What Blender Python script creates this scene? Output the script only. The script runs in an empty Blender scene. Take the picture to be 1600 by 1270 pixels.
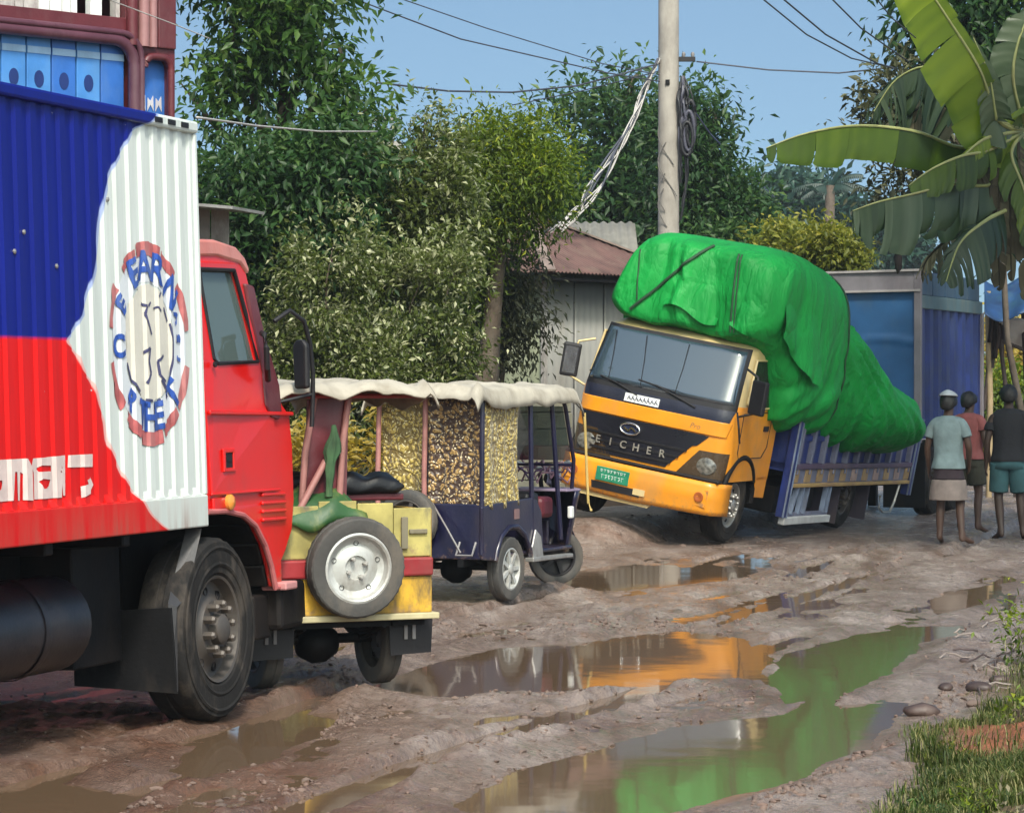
import bpy, bmesh, math, random
import numpy as np
from mathutils import Vector, Matrix
from mathutils.geometry import tessellate_polygon
from mathutils.bvhtree import BVHTree
rnd = random.Random(7)
sc = bpy.context.scene
col = sc.collection
R = math.radians

# ------------------------------------------------------------ camera, sky, sun, exposure
FPX, CX, CY, EYE = 4500.0, 800.0, 605.0, 1.7
cam_d = bpy.data.cameras.new('camera')
cam_d.sensor_width = 36.0
cam_d.lens = 36.0 * FPX / 1600.0
cam_d.clip_start = 0.3
cam_d.clip_end = 3000
cam = bpy.data.objects.new('camera', cam_d)
col.objects.link(cam)
cam.location = (0, 0, EYE)
cam.rotation_euler = (R(90) - math.atan(30 / FPX), 0, 0)
sc.camera = cam

SUN_EL, SUN_AZ = 50.0, 168.0          # azimuth clockwise from +Y: high behind the camera
world = bpy.data.worlds.new('World')
sc.world = world
world.use_nodes = True
wn, wl_ = world.node_tree.nodes, world.node_tree.links
wn.clear()
w_out = wn.new('ShaderNodeOutputWorld')
w_bg = wn.new('ShaderNodeBackground')
w_sky = wn.new('ShaderNodeTexSky')
w_sky.sky_type = 'NISHITA'
w_sky.sun_disc = False
w_sky.sun_elevation = R(SUN_EL)
w_sky.sun_rotation = R(SUN_AZ)
w_sky.air_density = 1.0
w_sky.dust_density = 4.5
w_sky.ozone_density = 0.6
w_geo = wn.new('ShaderNodeTexCoord')
w_map = wn.new('ShaderNodeMapping')
w_map.vector_type = 'TEXTURE'
w_map.inputs['Location'].default_value = (0, 0, -0.07)
w_map.inputs['Scale'].default_value = (1, 1, 0.62)
wl_.new(w_geo.outputs['Generated'], w_map.inputs['Vector'])
w_nrm = wn.new('ShaderNodeVectorMath'); w_nrm.operation = 'NORMALIZE'
wl_.new(w_map.outputs[0], w_nrm.inputs[0])
wl_.new(w_nrm.outputs[0], w_sky.inputs['Vector'])
w_tint = wn.new('ShaderNodeVectorMath'); w_tint.operation = 'MULTIPLY'; w_tint.inputs[1].default_value = (0.84, 1.0, 1.0)
wl_.new(w_sky.outputs[0], w_tint.inputs[0]); wl_.new(w_tint.outputs[0], w_bg.inputs[0])
w_bg.inputs[1].default_value = 0.118
wl_.new(w_bg.outputs[0], w_out.inputs[0])

sun_d = bpy.data.lights.new('sun', 'SUN')
sun_d.energy = 2.6
sun_d.angle = R(9.0)
sun_d.color = (1.0, 0.94, 0.84)
sun = bpy.data.objects.new('sun', sun_d)
col.objects.link(sun)
sdir = Vector((math.sin(R(SUN_AZ)) * math.cos(R(SUN_EL)), math.cos(R(SUN_AZ)) * math.cos(R(SUN_EL)), math.sin(R(SUN_EL))))
sun.rotation_euler = sdir.to_track_quat('Z', 'Y').to_euler()
sun.location = (0, -5, 30)

sc.view_settings.view_transform = 'Standard'
sc.view_settings.look = 'None'
sc.view_settings.gamma = 1.0
sc.view_settings.use_curve_mapping = False
sc.view_settings.exposure = 0.78
try:
    sc.cycles.max_bounces = 8
    sc.cycles.transparent_max_bounces = 12
    sc.cycles.caustics_reflective = False
    sc.cycles.caustics_refractive = False
except Exception:
    pass

# ------------------------------------------------------------ helpers
def P(px, py, Y):
    """point seen at pixel (px, py) of the 1600 px photograph at depth Y"""
    return Vector(((px - CX) / FPX * Y, Y, EYE - (py - CY) / FPX * Y))

def G(px, py, z=0.0):
    """ground point of a pixel"""
    Y = (EYE - z) * FPX / (py - CY)
    return np.array([(px - CX) / FPX * Y, Y])

def tag(o, label=None, cat=None, group=None, kind=None):
    if label: o['label'] = label
    if cat: o['category'] = cat
    if group: o['group'] = group
    if kind: o['kind'] = kind
    return o

def thing(name, label, cat, M=None, group=None):
    o = bpy.data.objects.new(name, None)
    o.empty_display_size = 0.2
    col.objects.link(o)
    if M is not None: o.matrix_world = M
    return tag(o, label, cat, group)

def frame(origin, heading, roll=0.0, pitch=0.0):
    """x forward, y left, z up; heading clockwise from +Y (radians)"""
    f = Vector((math.sin(heading), math.cos(heading), 0))
    l = Vector((-math.cos(heading), math.sin(heading), 0))
    u = Vector((0, 0, 1))
    if roll:
        u2 = u * math.cos(roll) + l * math.sin(roll)
        l2 = l * math.cos(roll) - u * math.sin(roll)
        u, l = u2, l2
    M = Matrix.Identity(4)
    for i, a in enumerate((f, l, u)):
        for j in range(3): M[j][i] = a[j]
    M.translation = Vector(origin)
    return M

class MB:
    def __init__(s): s.v, s.f, s.m = [], [], []
    def add(s, vs, fs, mi=0, M=None):
        n = len(s.v)
        if M is not None: vs = [tuple(M @ Vector(p)) for p in vs]
        s.v += [tuple(p) for p in vs]
        s.f += [tuple(i + n for i in f) for f in fs]
        s.m += [mi] * len(fs)
        return s
    def box(s, c, d, mi=0, rot=None):
        hx, hy, hz = d[0] / 2, d[1] / 2, d[2] / 2
        vs = [Vector((x, y, z)) for x in (-hx, hx) for y in (-hy, hy) for z in (-hz, hz)]
        if rot is not None:
            from mathutils import Euler
            E = Euler(rot).to_matrix()
            vs = [E @ v for v in vs]
        vs = [v + Vector(c) for v in vs]
        return s.add(vs, [(0, 1, 3, 2), (4, 6, 7, 5), (0, 4, 5, 1), (2, 3, 7, 6), (0, 2, 6, 4), (1, 5, 7, 3)], mi)
    def span(s, a, b, mi=0):
        return s.box([(a[i] + b[i]) / 2 for i in range(3)], [abs(b[i] - a[i]) for i in range(3)], mi)
    def bar(s, p0, p1, w, h, mi=0, up=(0, 0, 1)):
        p0, p1 = Vector(p0), Vector(p1)
        d = (p1 - p0).normalized(); up = Vector(up)
        if abs(d.dot(up)) > 0.97: up = Vector((1, 0, 0))
        a = d.cross(up).normalized(); b = a.cross(d).normalized()
        vs = [p + a * (w / 2 * i) + b * (h / 2 * j) for p in (p0, p1) for i, j in ((-1, -1), (1, -1), (1, 1), (-1, 1))]
        return s.add(vs, [(0, 1, 2, 3), (7, 6, 5, 4), (0, 4, 5, 1), (1, 5, 6, 2), (2, 6, 7, 3), (3, 7, 4, 0)], mi)
    def tube(s, pts, r, n=8, mi=0, cap=True):
        pts = [Vector(p) for p in pts]
        rs = r if isinstance(r, (list, tuple)) else [r] * len(pts)
        vs, fs = [], []
        ref = Vector((0.13, 0.27, 1)).normalized()
        for i, p in enumerate(pts):
            d = (pts[min(i + 1, len(pts) - 1)] - pts[max(i - 1, 0)]).normalized()
            q = ref if abs(d.dot(ref)) < 0.95 else Vector((1, 0.2, 0)).normalized()
            a = d.cross(q).normalized(); b = d.cross(a).normalized()
            for k in range(n):
                t = 2 * math.pi * k / n
                vs.append(p + (a * math.cos(t) + b * math.sin(t)) * rs[i])
        for i in range(len(pts) - 1):
            for k in range(n):
                fs.append((i * n + k, i * n + (k + 1) % n, (i + 1) * n + (k + 1) % n, (i + 1) * n + k))
        if cap:
            fs.append(tuple(range(n))[::-1]); fs.append(tuple(range((len(pts) - 1) * n, len(pts) * n)))
        return s.add(vs, fs, mi)
    def lathe(s, prof, n=32, c=(0, 0, 0), mi=0, axis='y', mod=None):
        vs, fs = [], []
        for i, (r, a) in enumerate(prof):
            for k in range(n):
                t = 2 * math.pi * k / n
                rr = r + (mod(i, k) if mod else 0)
                x, z = rr * math.cos(t), rr * math.sin(t)
                p = (x, a, z) if axis == 'y' else ((a, x, z) if axis == 'x' else (x, z, a))
                vs.append((p[0] + c[0], p[1] + c[1], p[2] + c[2]))
        for i in range(len(prof) - 1):
            for k in range(n):
                fs.append((i * n + k, i * n + (k + 1) % n, (i + 1) * n + (k + 1) % n, (i + 1) * n + k))
        return s.add(vs, fs, mi)
    def plate(s, outer, holes=(), axis='y', a=0.0, b=0.01, mi=0, fn=None):
        loops = [[Vector((p[0], p[1], 0)) for p in outer]] + [[Vector((p[0], p[1], 0)) for p in h] for h in holes]
        flat = [p for lp in loops for p in lp]
        tris = tessellate_polygon(loops)
        n = len(flat)
        def mk(p, t):
            if axis == 'y': return (p.x, t, p.y)
            if axis == 'x': return (t, p.x, p.y)
            return (p.x, p.y, t)
        vs = [mk(p, a) for p in flat] + [mk(p, b) for p in flat]
        fs = [tuple(t) for t in tris] + [tuple(i + n for i in t[::-1]) for t in tris]
        o = 0
        for lp in loops:
            k = len(lp)
            for i in range(k):
                j = (i + 1) % k
                fs.append((o + i, o + j, o + j + n, o + i + n))
            o += k
        if fn: vs = [fn(v) for v in vs]
        return s.add(vs, fs, mi)
    def grid(s, fn, nu, nv, mi=0, closed_u=False):
        vs = [fn(i / (nu if closed_u else nu - 1), j / (nv - 1)) for j in range(nv) for i in range(nu)]
        fs = []
        for j in range(nv - 1):
            for i in range(nu if closed_u else nu - 1):
                k = (i + 1) % nu
                fs.append((j * nu + i, j * nu + k, (j + 1) * nu + k, (j + 1) * nu + i))
        return s.add(vs, fs, mi)
    def build(s, name, mats, parent=None, smooth=None, bevel=0, solid=0, subsurf=0, recalc=True):
        me = bpy.data.meshes.new(name)
        me.from_pydata(s.v, [], s.f)
        for m in (mats if isinstance(mats, (list, tuple)) else [mats]): me.materials.append(m)
        if any(s.m): me.polygons.foreach_set('material_index', s.m)
        if recalc:
            bm = bmesh.new(); bm.from_mesh(me)
            bmesh.ops.recalc_face_normals(bm, faces=bm.faces)
            bm.to_mesh(me); bm.free()
        if smooth:
            me.polygons.foreach_set('use_smooth', [True] * len(me.polygons))
            if smooth is not True: me.set_sharp_from_angle(angle=R(smooth))
        me.update()
        o = bpy.data.objects.new(name, me)
        col.objects.link(o)
        if parent is not None: o.parent = parent
        if solid:
            md = o.modifiers.new('solid', 'SOLIDIFY'); md.thickness = solid; md.offset = 0
        if bevel:
            md = o.modifiers.new('bevel', 'BEVEL'); md.width = bevel; md.segments = 2; md.limit_method = 'ANGLE'; md.angle_limit = R(35)
        if subsurf:
            md = o.modifiers.new('sub', 'SUBSURF'); md.levels = md.render_levels = subsurf
        return o

def copy_tree(o, parent=None):
    c = o.copy(); col.objects.link(c)
    if parent is not None: c.parent = parent
    for ch in list(o.children): copy_tree(ch, c)
    return c

# ------------------------------------------------------------ numpy noise
def _hash(ix, iy, seed):
    n = (ix.astype(np.int64) * 374761393 + iy.astype(np.int64) * 668265263 + seed * 1442695041) & 0x7fffffff
    n = ((n ^ (n >> 13)) * 1274126177) & 0x7fffffff
    n = n ^ (n >> 16)
    return (n & 0xffff) / 65535.0
def vnoise(x, y, seed=0):
    ix, iy = np.floor(x), np.floor(y)
    fx, fy = x - ix, y - iy
    ux, uy = fx * fx * (3 - 2 * fx), fy * fy * (3 - 2 * fy)
    a, b = _hash(ix, iy, seed), _hash(ix + 1, iy, seed)
    c, d = _hash(ix, iy + 1, seed), _hash(ix + 1, iy + 1, seed)
    return (a * (1 - ux) + b * ux) * (1 - uy) + (c * (1 - ux) + d * ux) * uy * 1.0
def fbm(x, y, seed=0, oct=4):
    t, a, s = 0.0, 0.5, 0.0
    for i in range(oct):
        t = t + a * vnoise(x * 2 ** i + 17 * i, y * 2 ** i - 9 * i, seed + i); s += a; a *= 0.5
    return t / s
def sstep(a, b, x):
    t = np.clip((x - a) / (b - a), 0, 1)
    return t * t * (3 - 2 * t)
def sd_poly(X, Y, poly):
    """signed distance, negative inside"""
    poly = np.asarray(poly); n = len(poly)
    d = np.full(X.shape, 1e9); ins = np.zeros(X.shape, bool)
    for i in range(n):
        ax, ay = poly[i]; bx, by = poly[(i + 1) % n]
        ex, ey = bx - ax, by - ay
        t = np.clip(((X - ax) * ex + (Y - ay) * ey) / (ex * ex + ey * ey + 1e-12), 0, 1)
        d = np.minimum(d, (X - ax - t * ex) ** 2 + (Y - ay - t * ey) ** 2)
        c = ((ay > Y) != (by > Y)) & (X < (bx - ax) * (Y - ay) / (by - ay + 1e-12) + ax)
        ins ^= c
    return np.where(ins, -1, 1) * np.sqrt(d)

# ------------------------------------------------------------ materials
MATS = {}
def srgb(r, g, b):
    def f(c):
        c /= 255.0
        return c / 12.92 if c < 0.04045 else ((c + 0.055) / 1.055) ** 2.4
    return (f(r), f(g), f(b))
def pm(name, base, rough=0.55, var=0.18, scale=4.0, bump=0.15, bscale=40.0, metal=0.0, dirt=None, damt=0.5, dscale=2.5, coat=0.0, spec=0.5, ior=None, splash=None):
    """worn paint or plain surface: two noises for tone and dirt, one for fine relief"""
    if name in MATS: return MATS[name]
    m = bpy.data.materials.new(name); m.use_nodes = True
    n, l = m.node_tree.nodes, m.node_tree.links
    b = n['Principled BSDF']
    tc = n.new('ShaderNodeTexCoord')
    n1 = n.new('ShaderNodeTexNoise'); n1.inputs['Scale'].default_value = scale; n1.inputs['Detail'].default_value = 6
    l.new(tc.outputs['Object'], n1.inputs['Vector'])
    mr = n.new('ShaderNodeMapRange'); mr.inputs[1].default_value = 0.3; mr.inputs[2].default_value = 0.7
    mr.inputs[3].default_value = 1 - var; mr.inputs[4].default_value = 1 + var
    l.new(n1.outputs[0], mr.inputs[0])
    vm = n.new('ShaderNodeVectorMath'); vm.operation = 'SCALE'; vm.inputs[0].default_value = base
    l.new(mr.outputs[0], vm.inputs['Scale'])
    out = vm.outputs[0]
    if dirt:
        n2 = n.new('ShaderNodeTexNoise'); n2.inputs['Scale'].default_value = dscale; n2.inputs['Detail'].default_value = 9; n2.inputs['Roughness'].default_value = 0.68
        mp = n.new('ShaderNodeMapping'); mp.inputs['Scale'].default_value = (1, 1, 0.45)
        l.new(tc.outputs['Object'], mp.inputs[0]); l.new(mp.outputs[0], n2.inputs['Vector'])
        r2 = n.new('ShaderNodeMapRange'); r2.inputs[1].default_value = 0.48; r2.inputs[2].default_value = 0.68
        r2.inputs[3].default_value = 0; r2.inputs[4].default_value = damt
        l.new(n2.outputs[0], r2.inputs[0])
        mx = n.new('ShaderNodeMix'); mx.data_type = 'RGBA'
        l.new(r2.outputs[0], mx.inputs[0]); l.new(out, mx.inputs[6]); mx.inputs[7].default_value = (*dirt, 1)
        out = mx.outputs[2]
    if splash:
        z0, z1, sc_, am = splash
        sz = n.new('ShaderNodeSeparateXYZ'); l.new(tc.outputs['Object'], sz.inputs[0])
        r3 = n.new('ShaderNodeMapRange'); r3.inputs[1].default_value = z1; r3.inputs[2].default_value = z0; r3.inputs[3].default_value = -.25; r3.inputs[4].default_value = am
        l.new(sz.outputs[2], r3.inputs[0])
        n5 = n.new('ShaderNodeTexNoise'); n5.inputs['Scale'].default_value = 14; n5.inputs['Detail'].default_value = 9; n5.inputs['Roughness'].default_value = .75; l.new(tc.outputs['Object'], n5.inputs['Vector'])
        ad = n.new('ShaderNodeMath'); ad.operation = 'ADD'; l.new(r3.outputs[0], ad.inputs[0]); l.new(n5.outputs[0], ad.inputs[1])
        r4 = n.new('ShaderNodeMapRange'); r4.inputs[1].default_value = .62; r4.inputs[2].default_value = .80; r4.inputs[4].default_value = .85; l.new(ad.outputs[0], r4.inputs[0])
        mx2 = n.new('ShaderNodeMix'); mx2.data_type = 'RGBA'; l.new(r4.outputs[0], mx2.inputs[0]); l.new(out, mx2.inputs[6]); mx2.inputs[7].default_value = (.22, .14, .09, 1)
        out = mx2.outputs[2]
    l.new(out, b.inputs['Base Color'])
    rr = n.new('ShaderNodeMapRange'); rr.inputs[3].default_value = max(0.02, rough - 0.1); rr.inputs[4].default_value = min(1, rough + 0.15)
    l.new(n1.outputs[0], rr.inputs[0]); l.new(rr.outputs[0], b.inputs['Roughness'])
    b.inputs['Metallic'].default_value = metal
    b.inputs['Coat Weight'].default_value = coat
    b.inputs['Coat Roughness'].default_value = 0.118
    b.inputs['Specular IOR Level'].default_value = spec
    if ior: b.inputs['IOR'].default_value = ior
    if bump:
        n3 = n.new('ShaderNodeTexNoise'); n3.inputs['Scale'].default_value = bscale; n3.inputs['Detail'].default_value = 4
        l.new(tc.outputs['Object'], n3.inputs['Vector'])
        bp = n.new('ShaderNodeBump'); bp.inputs['Strength'].default_value = bump; bp.inputs['Distance'].default_value = 0.01
        l.new(n3.outputs[0], bp.inputs['Height']); l.new(bp.outputs[0], b.inputs['Normal'])
    MATS[name] = m
    return m

MUDC = (0.16, 0.10, 0.065)
m_black = pm('chassis_black', (0.005, 0.005, 0.006), 0.6, dirt=(0.030, 0.020, 0.015), damt=0.4, spec=0.2)
m_rubber = pm('tyre_rubber', (0.016, 0.015, 0.015), 0.85, var=0.3, spec=0.2, dirt=(0.10, 0.082, 0.068), damt=0.65, dscale=5, bump=0.3)
m_redp = pm('red_cab_paint', srgb(208, 19, 15), 0.32, var=0.06, dirt=(0.30, 0.06, 0.05), damt=0.3, coat=0.3, bump=0.04, splash=(.6, 1.3, 0, .22))
m_maroon = pm('maroon_paint', (0.10, 0.016, 0.022), 0.4, var=0.2, dirt=(0.16, 0.09, 0.09), damt=0.4)
m_rubberseal = pm('black_seal', (0.006, 0.005, 0.007), 0.55)
m_steel = pm('worn_steel', (0.42, 0.41, 0.39), 0.42, metal=0.7, dirt=(0.16, 0.11, 0.08), damt=0.6, dscale=6)
m_darksteel = pm('dirty_hub_steel', (0.075, 0.066, 0.06), 0.5, metal=0.25, dirt=(0.10, 0.07, 0.05), damt=0.6, dscale=8)
m_chrome = pm('chrome', (0.75, 0.75, 0.76), 0.18, metal=1.0, var=0.05, bump=0)
m_greyp = pm('grey_frame_paint', (0.20, 0.19, 0.19), 0.5, dirt=(0.12, 0.08, 0.06), damt=0.5)
m_white = pm('white_paint', (0.72, 0.74, 0.73), 0.5, var=0.06, dirt=(0.4, 0.36, 0.3), damt=0.3)
m_amber = pm('amber_lens', (0.75, 0.28, 0.05), 0.2, var=0.1, bump=0.05)
m_blackcloth = pm('black_vinyl', (0.005, 0.005, 0.007), 0.45, bump=0.3, bscale=25)

def glass_mat(name, tint, refl_ior=1.6, see=0.5):
    m = bpy.data.materials.new(name); m.use_nodes = True
    n, l = m.node_tree.nodes, m.node_tree.links
    n.clear()
    o = n.new('ShaderNodeOutputMaterial'); mix = n.new('ShaderNodeMixShader'); mix2 = n.new('ShaderNodeMixShader')
    tr = n.new('ShaderNodeBsdfTransparent'); tr.inputs[0].default_value = (*[c ** 0.5 for c in tint], 1)
    df = n.new('ShaderNodeBsdfDiffuse'); df.inputs[0].default_value = (*tint, 1)
    gl = n.new('ShaderNodeBsdfGlossy'); gl.inputs['Roughness'].default_value = 0.04
    fr = n.new('ShaderNodeFresnel'); fr.inputs[0].default_value = refl_ior
    mix2.inputs[0].default_value = 1 - see
    l.new(tr.outputs[0], mix2.inputs[1]); l.new(df.outputs[0], mix2.inputs[2])
    l.new(fr.outputs[0], mix.inputs[0]); l.new(mix2.outputs[0], mix.inputs[1]); l.new(gl.outputs[0], mix.inputs[2])
    l.new(mix.outputs[0], o.inputs[0])
    return m
m_glass = glass_mat('window_glass', (0.16, 0.22, 0.21), 1.7, 0.45)
m_windscreen = glass_mat('windscreen_glass', (0.05, 0.08, 0.11), 2.5, 0.25)
# ------------------------------------------------------------ ground, puddles, verge
WL = -0.06                                   # water level
def gp(pts, z=WL): return [G(x, y, z) for x, y in pts]
PUDDLES = {
 'front': gp([(725, 1262), (745, 1235), (800, 1210), (905, 1180), (1000, 1150), (1065, 1132), (1180, 1124), (1290, 1104), (1425, 1098), (1395, 1140), (1330, 1178), (1250, 1215), (1160, 1240), (1060, 1266), (960, 1280), (800, 1285)]),
 'middle': gp([(575, 1076), (640, 1046), (780, 1014), (900, 1006), (990, 994), (1060, 984), (1150, 996), (1210, 1030), (1185, 1062), (1050, 1070), (850, 1086), (700, 1092)]),
 'right': gp([(1225, 1022), (1330, 993), (1420, 980), (1512, 975), (1500, 990), (1440, 1006), (1410, 1034), (1360, 1062), (1280, 1092), (1222, 1104), (1200, 1072)]),
 'rear': gp([(880, 912), (905, 893), (960, 884), (1100, 881), (1192, 888), (1150, 905), (1050, 918), (930, 926)]),
 'side': gp([(1450, 938), (1500, 922), (1560, 912), (1565, 930), (1510, 950), (1465, 962)]),
 'truckside': gp([(250, 1205), (330, 1150), (420, 1120), (520, 1116), (490, 1150), (400, 1195), (300, 1222)]),
 'corner': gp([(-60, 1250), (60, 1225), (180, 1236), (230, 1262), (150, 1290), (-60, 1290)]),
}
VERGE = [G(x, y, 0.1) for x, y in [(1285, 1300), (1340, 1240), (1400, 1168), (1452, 1112), (1500, 1062), (1545, 1015), (1570, 960), (1610, 905), (1680, 880)]] + [np.array([14., 24.]), np.array([14., 9.]), np.array([2.0, 9.])]
AL = R(18.5)
# body frame of the leaning yellow truck (its left wheels sit in the rut, the right ones on a hump)
YT_AL, YT_ROLL = R(25), R(11)
_g = G(1140, 850, -0.05); YT_W = Vector((_g[0], _g[1], -0.05))
YT_M = frame((0, 0, 0), YT_AL + math.pi, YT_ROLL)
YT_F, YT_L, YT_U = [Vector((YT_M[0][i], YT_M[1][i], YT_M[2][i])) for i in range(3)]
if YT_L.x < 0: raise RuntimeError('yellow truck frame')
YT_O = YT_W - YT_L * 0.85
YT_M.translation = YT_O

def ground_h(X, Y, fine=True):
    X = np.asarray(X, float); Y = np.asarray(Y, float)
    c = X * math.cos(AL) - Y * math.sin(AL); a = X * math.sin(AL) + Y * math.cos(AL)
    wob = fbm(a * 0.35, c * 0.35, 5, 3) - 0.5
    h = 0.05 * (fbm(X * 0.45, Y * 0.45, 1, 3) - 0.5) * 2
    rg = 1 - np.abs(2 * fbm((c + wob * 1.2) * 1.5, a * 0.17, 11, 3) - 1)          # long ruts
    h = h + 0.07 * (rg - 0.6)
    if fine:
        rg2 = 1 - np.abs(2 * fbm((c + wob) * 4.5, a * 0.7, 23, 3) - 1)
        h = h + 0.030 * (rg2 - 0.5)
        for k_, (c0, wd, dp) in enumerate(((-4.62, .15, .06), (-6.05, .15, .055), (-3.35, .12, .05), (-5.3, .11, .045), (-7.4, .14, .05))):
            e_ = c - c0 - .5 * (fbm(a * .16 + 9 * k_, a * 0 + k_, 71, 2) - .5) - .16 * (fbm(a * .8 + 5 * k_, a * 0, 72, 2) - .5)
            act = sstep(.38, .52, fbm(a * .22 + 3.3 * k_, a * 0 + 7 * k_, 73, 2))
            ins_ = sstep(wd, wd * .6, np.abs(e_)); rim = np.exp(-((np.abs(e_) - wd * 1.35) / .07) ** 2)
            lug = .016 * (np.sin(a * 2 * np.pi / .13 + 9 * np.abs(e_)) > .1)
            h = h - .012 + act * (-1.25 * dp * ins_ + .030 * rim * (.5 + fbm(X * 4, Y * 3, 74, 2)) + lug * ins_)
        lump = fbm(X * 5.5, Y * 4.0, 31, 4)
        rgh = sstep(0.42, 0.6, fbm(X * 0.7, Y * 0.5, 77, 3))
        h = h + (0.014 + 0.038 * rgh) * (lump - 0.45)
        rd3 = 1 - np.abs(2 * fbm(X * 2.2 + 3, Y * 3.6, 57, 4) - 1); h = h + 0.026 * np.maximum(0, rd3 - .72) / .28 * sstep(.35, .6, fbm(X * .9, Y * .6, 58, 3))
        h = h + (0.008 + 0.020 * rgh) * (fbm(X * 18, Y * 13, 41, 3) - 0.5)
    near = sstep(70, 40, Y)
    h = h * near; lo_ = WL - .040; h = np.where(h < lo_ + .02, lo_ + .02 * np.exp((np.minimum(h, lo_ + .02) - lo_ - .02) / .02), h)
    h = np.where((Y > 48) | (Y < 9) | (X < -9) | (X > 9), np.maximum(h, WL + .02), h)
    # hump under the right wheels of the leaning truck
    dx, dy = X - YT_O.x, Y - YT_O.y
    lx = dx * YT_F.x + dy * YT_F.y; ly = (dx * YT_L.x + dy * YT_L.y)
    w = sstep(2.2, 0.9, lx) * sstep(-8.5, -6.5, lx) * sstep(0.35, -0.55, ly) * sstep(-3.6, -1.4, ly)
    h = h * (1 - w) + w * (0.235 + 0.05 * (fbm(X * 3, Y * 3, 3, 2) - .5))
    w2 = sstep(0.95, 0.5, np.abs(ly - 0.85)) * sstep(2.0, 0.9, lx) * sstep(-8, -6, lx)
    h = h * (1 - w2) + w2 * (-0.045)
    # verge
    d = -sd_poly(X, Y, VERGE) + 0.25 * (fbm(X * 1.5, Y * 1.2, 61, 3) - .5)
    h = h + 0.30 * sstep(0.0, 1.5, d) + 0.5 * sstep(1.2, 5, d)
    if True:
        nz = 0.35 * (fbm(X * 2.6, Y * 1.5, 51, 4) - 0.5)
        for k, poly in PUDDLES.items():
            s = sd_poly(X, Y, poly) + nz * (0.55 if k != 'truckside' else 0.8)
            basin = WL - 0.05 * sstep(0, 0.35, -s)
            h = np.where(s < 0, basin, np.minimum(h, WL + 0.005 + 0.13 * s + 0.5 * s * s))
    return h
def gz(x, y): return float(ground_h(np.array([x]), np.array([y]))[0])

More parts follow.
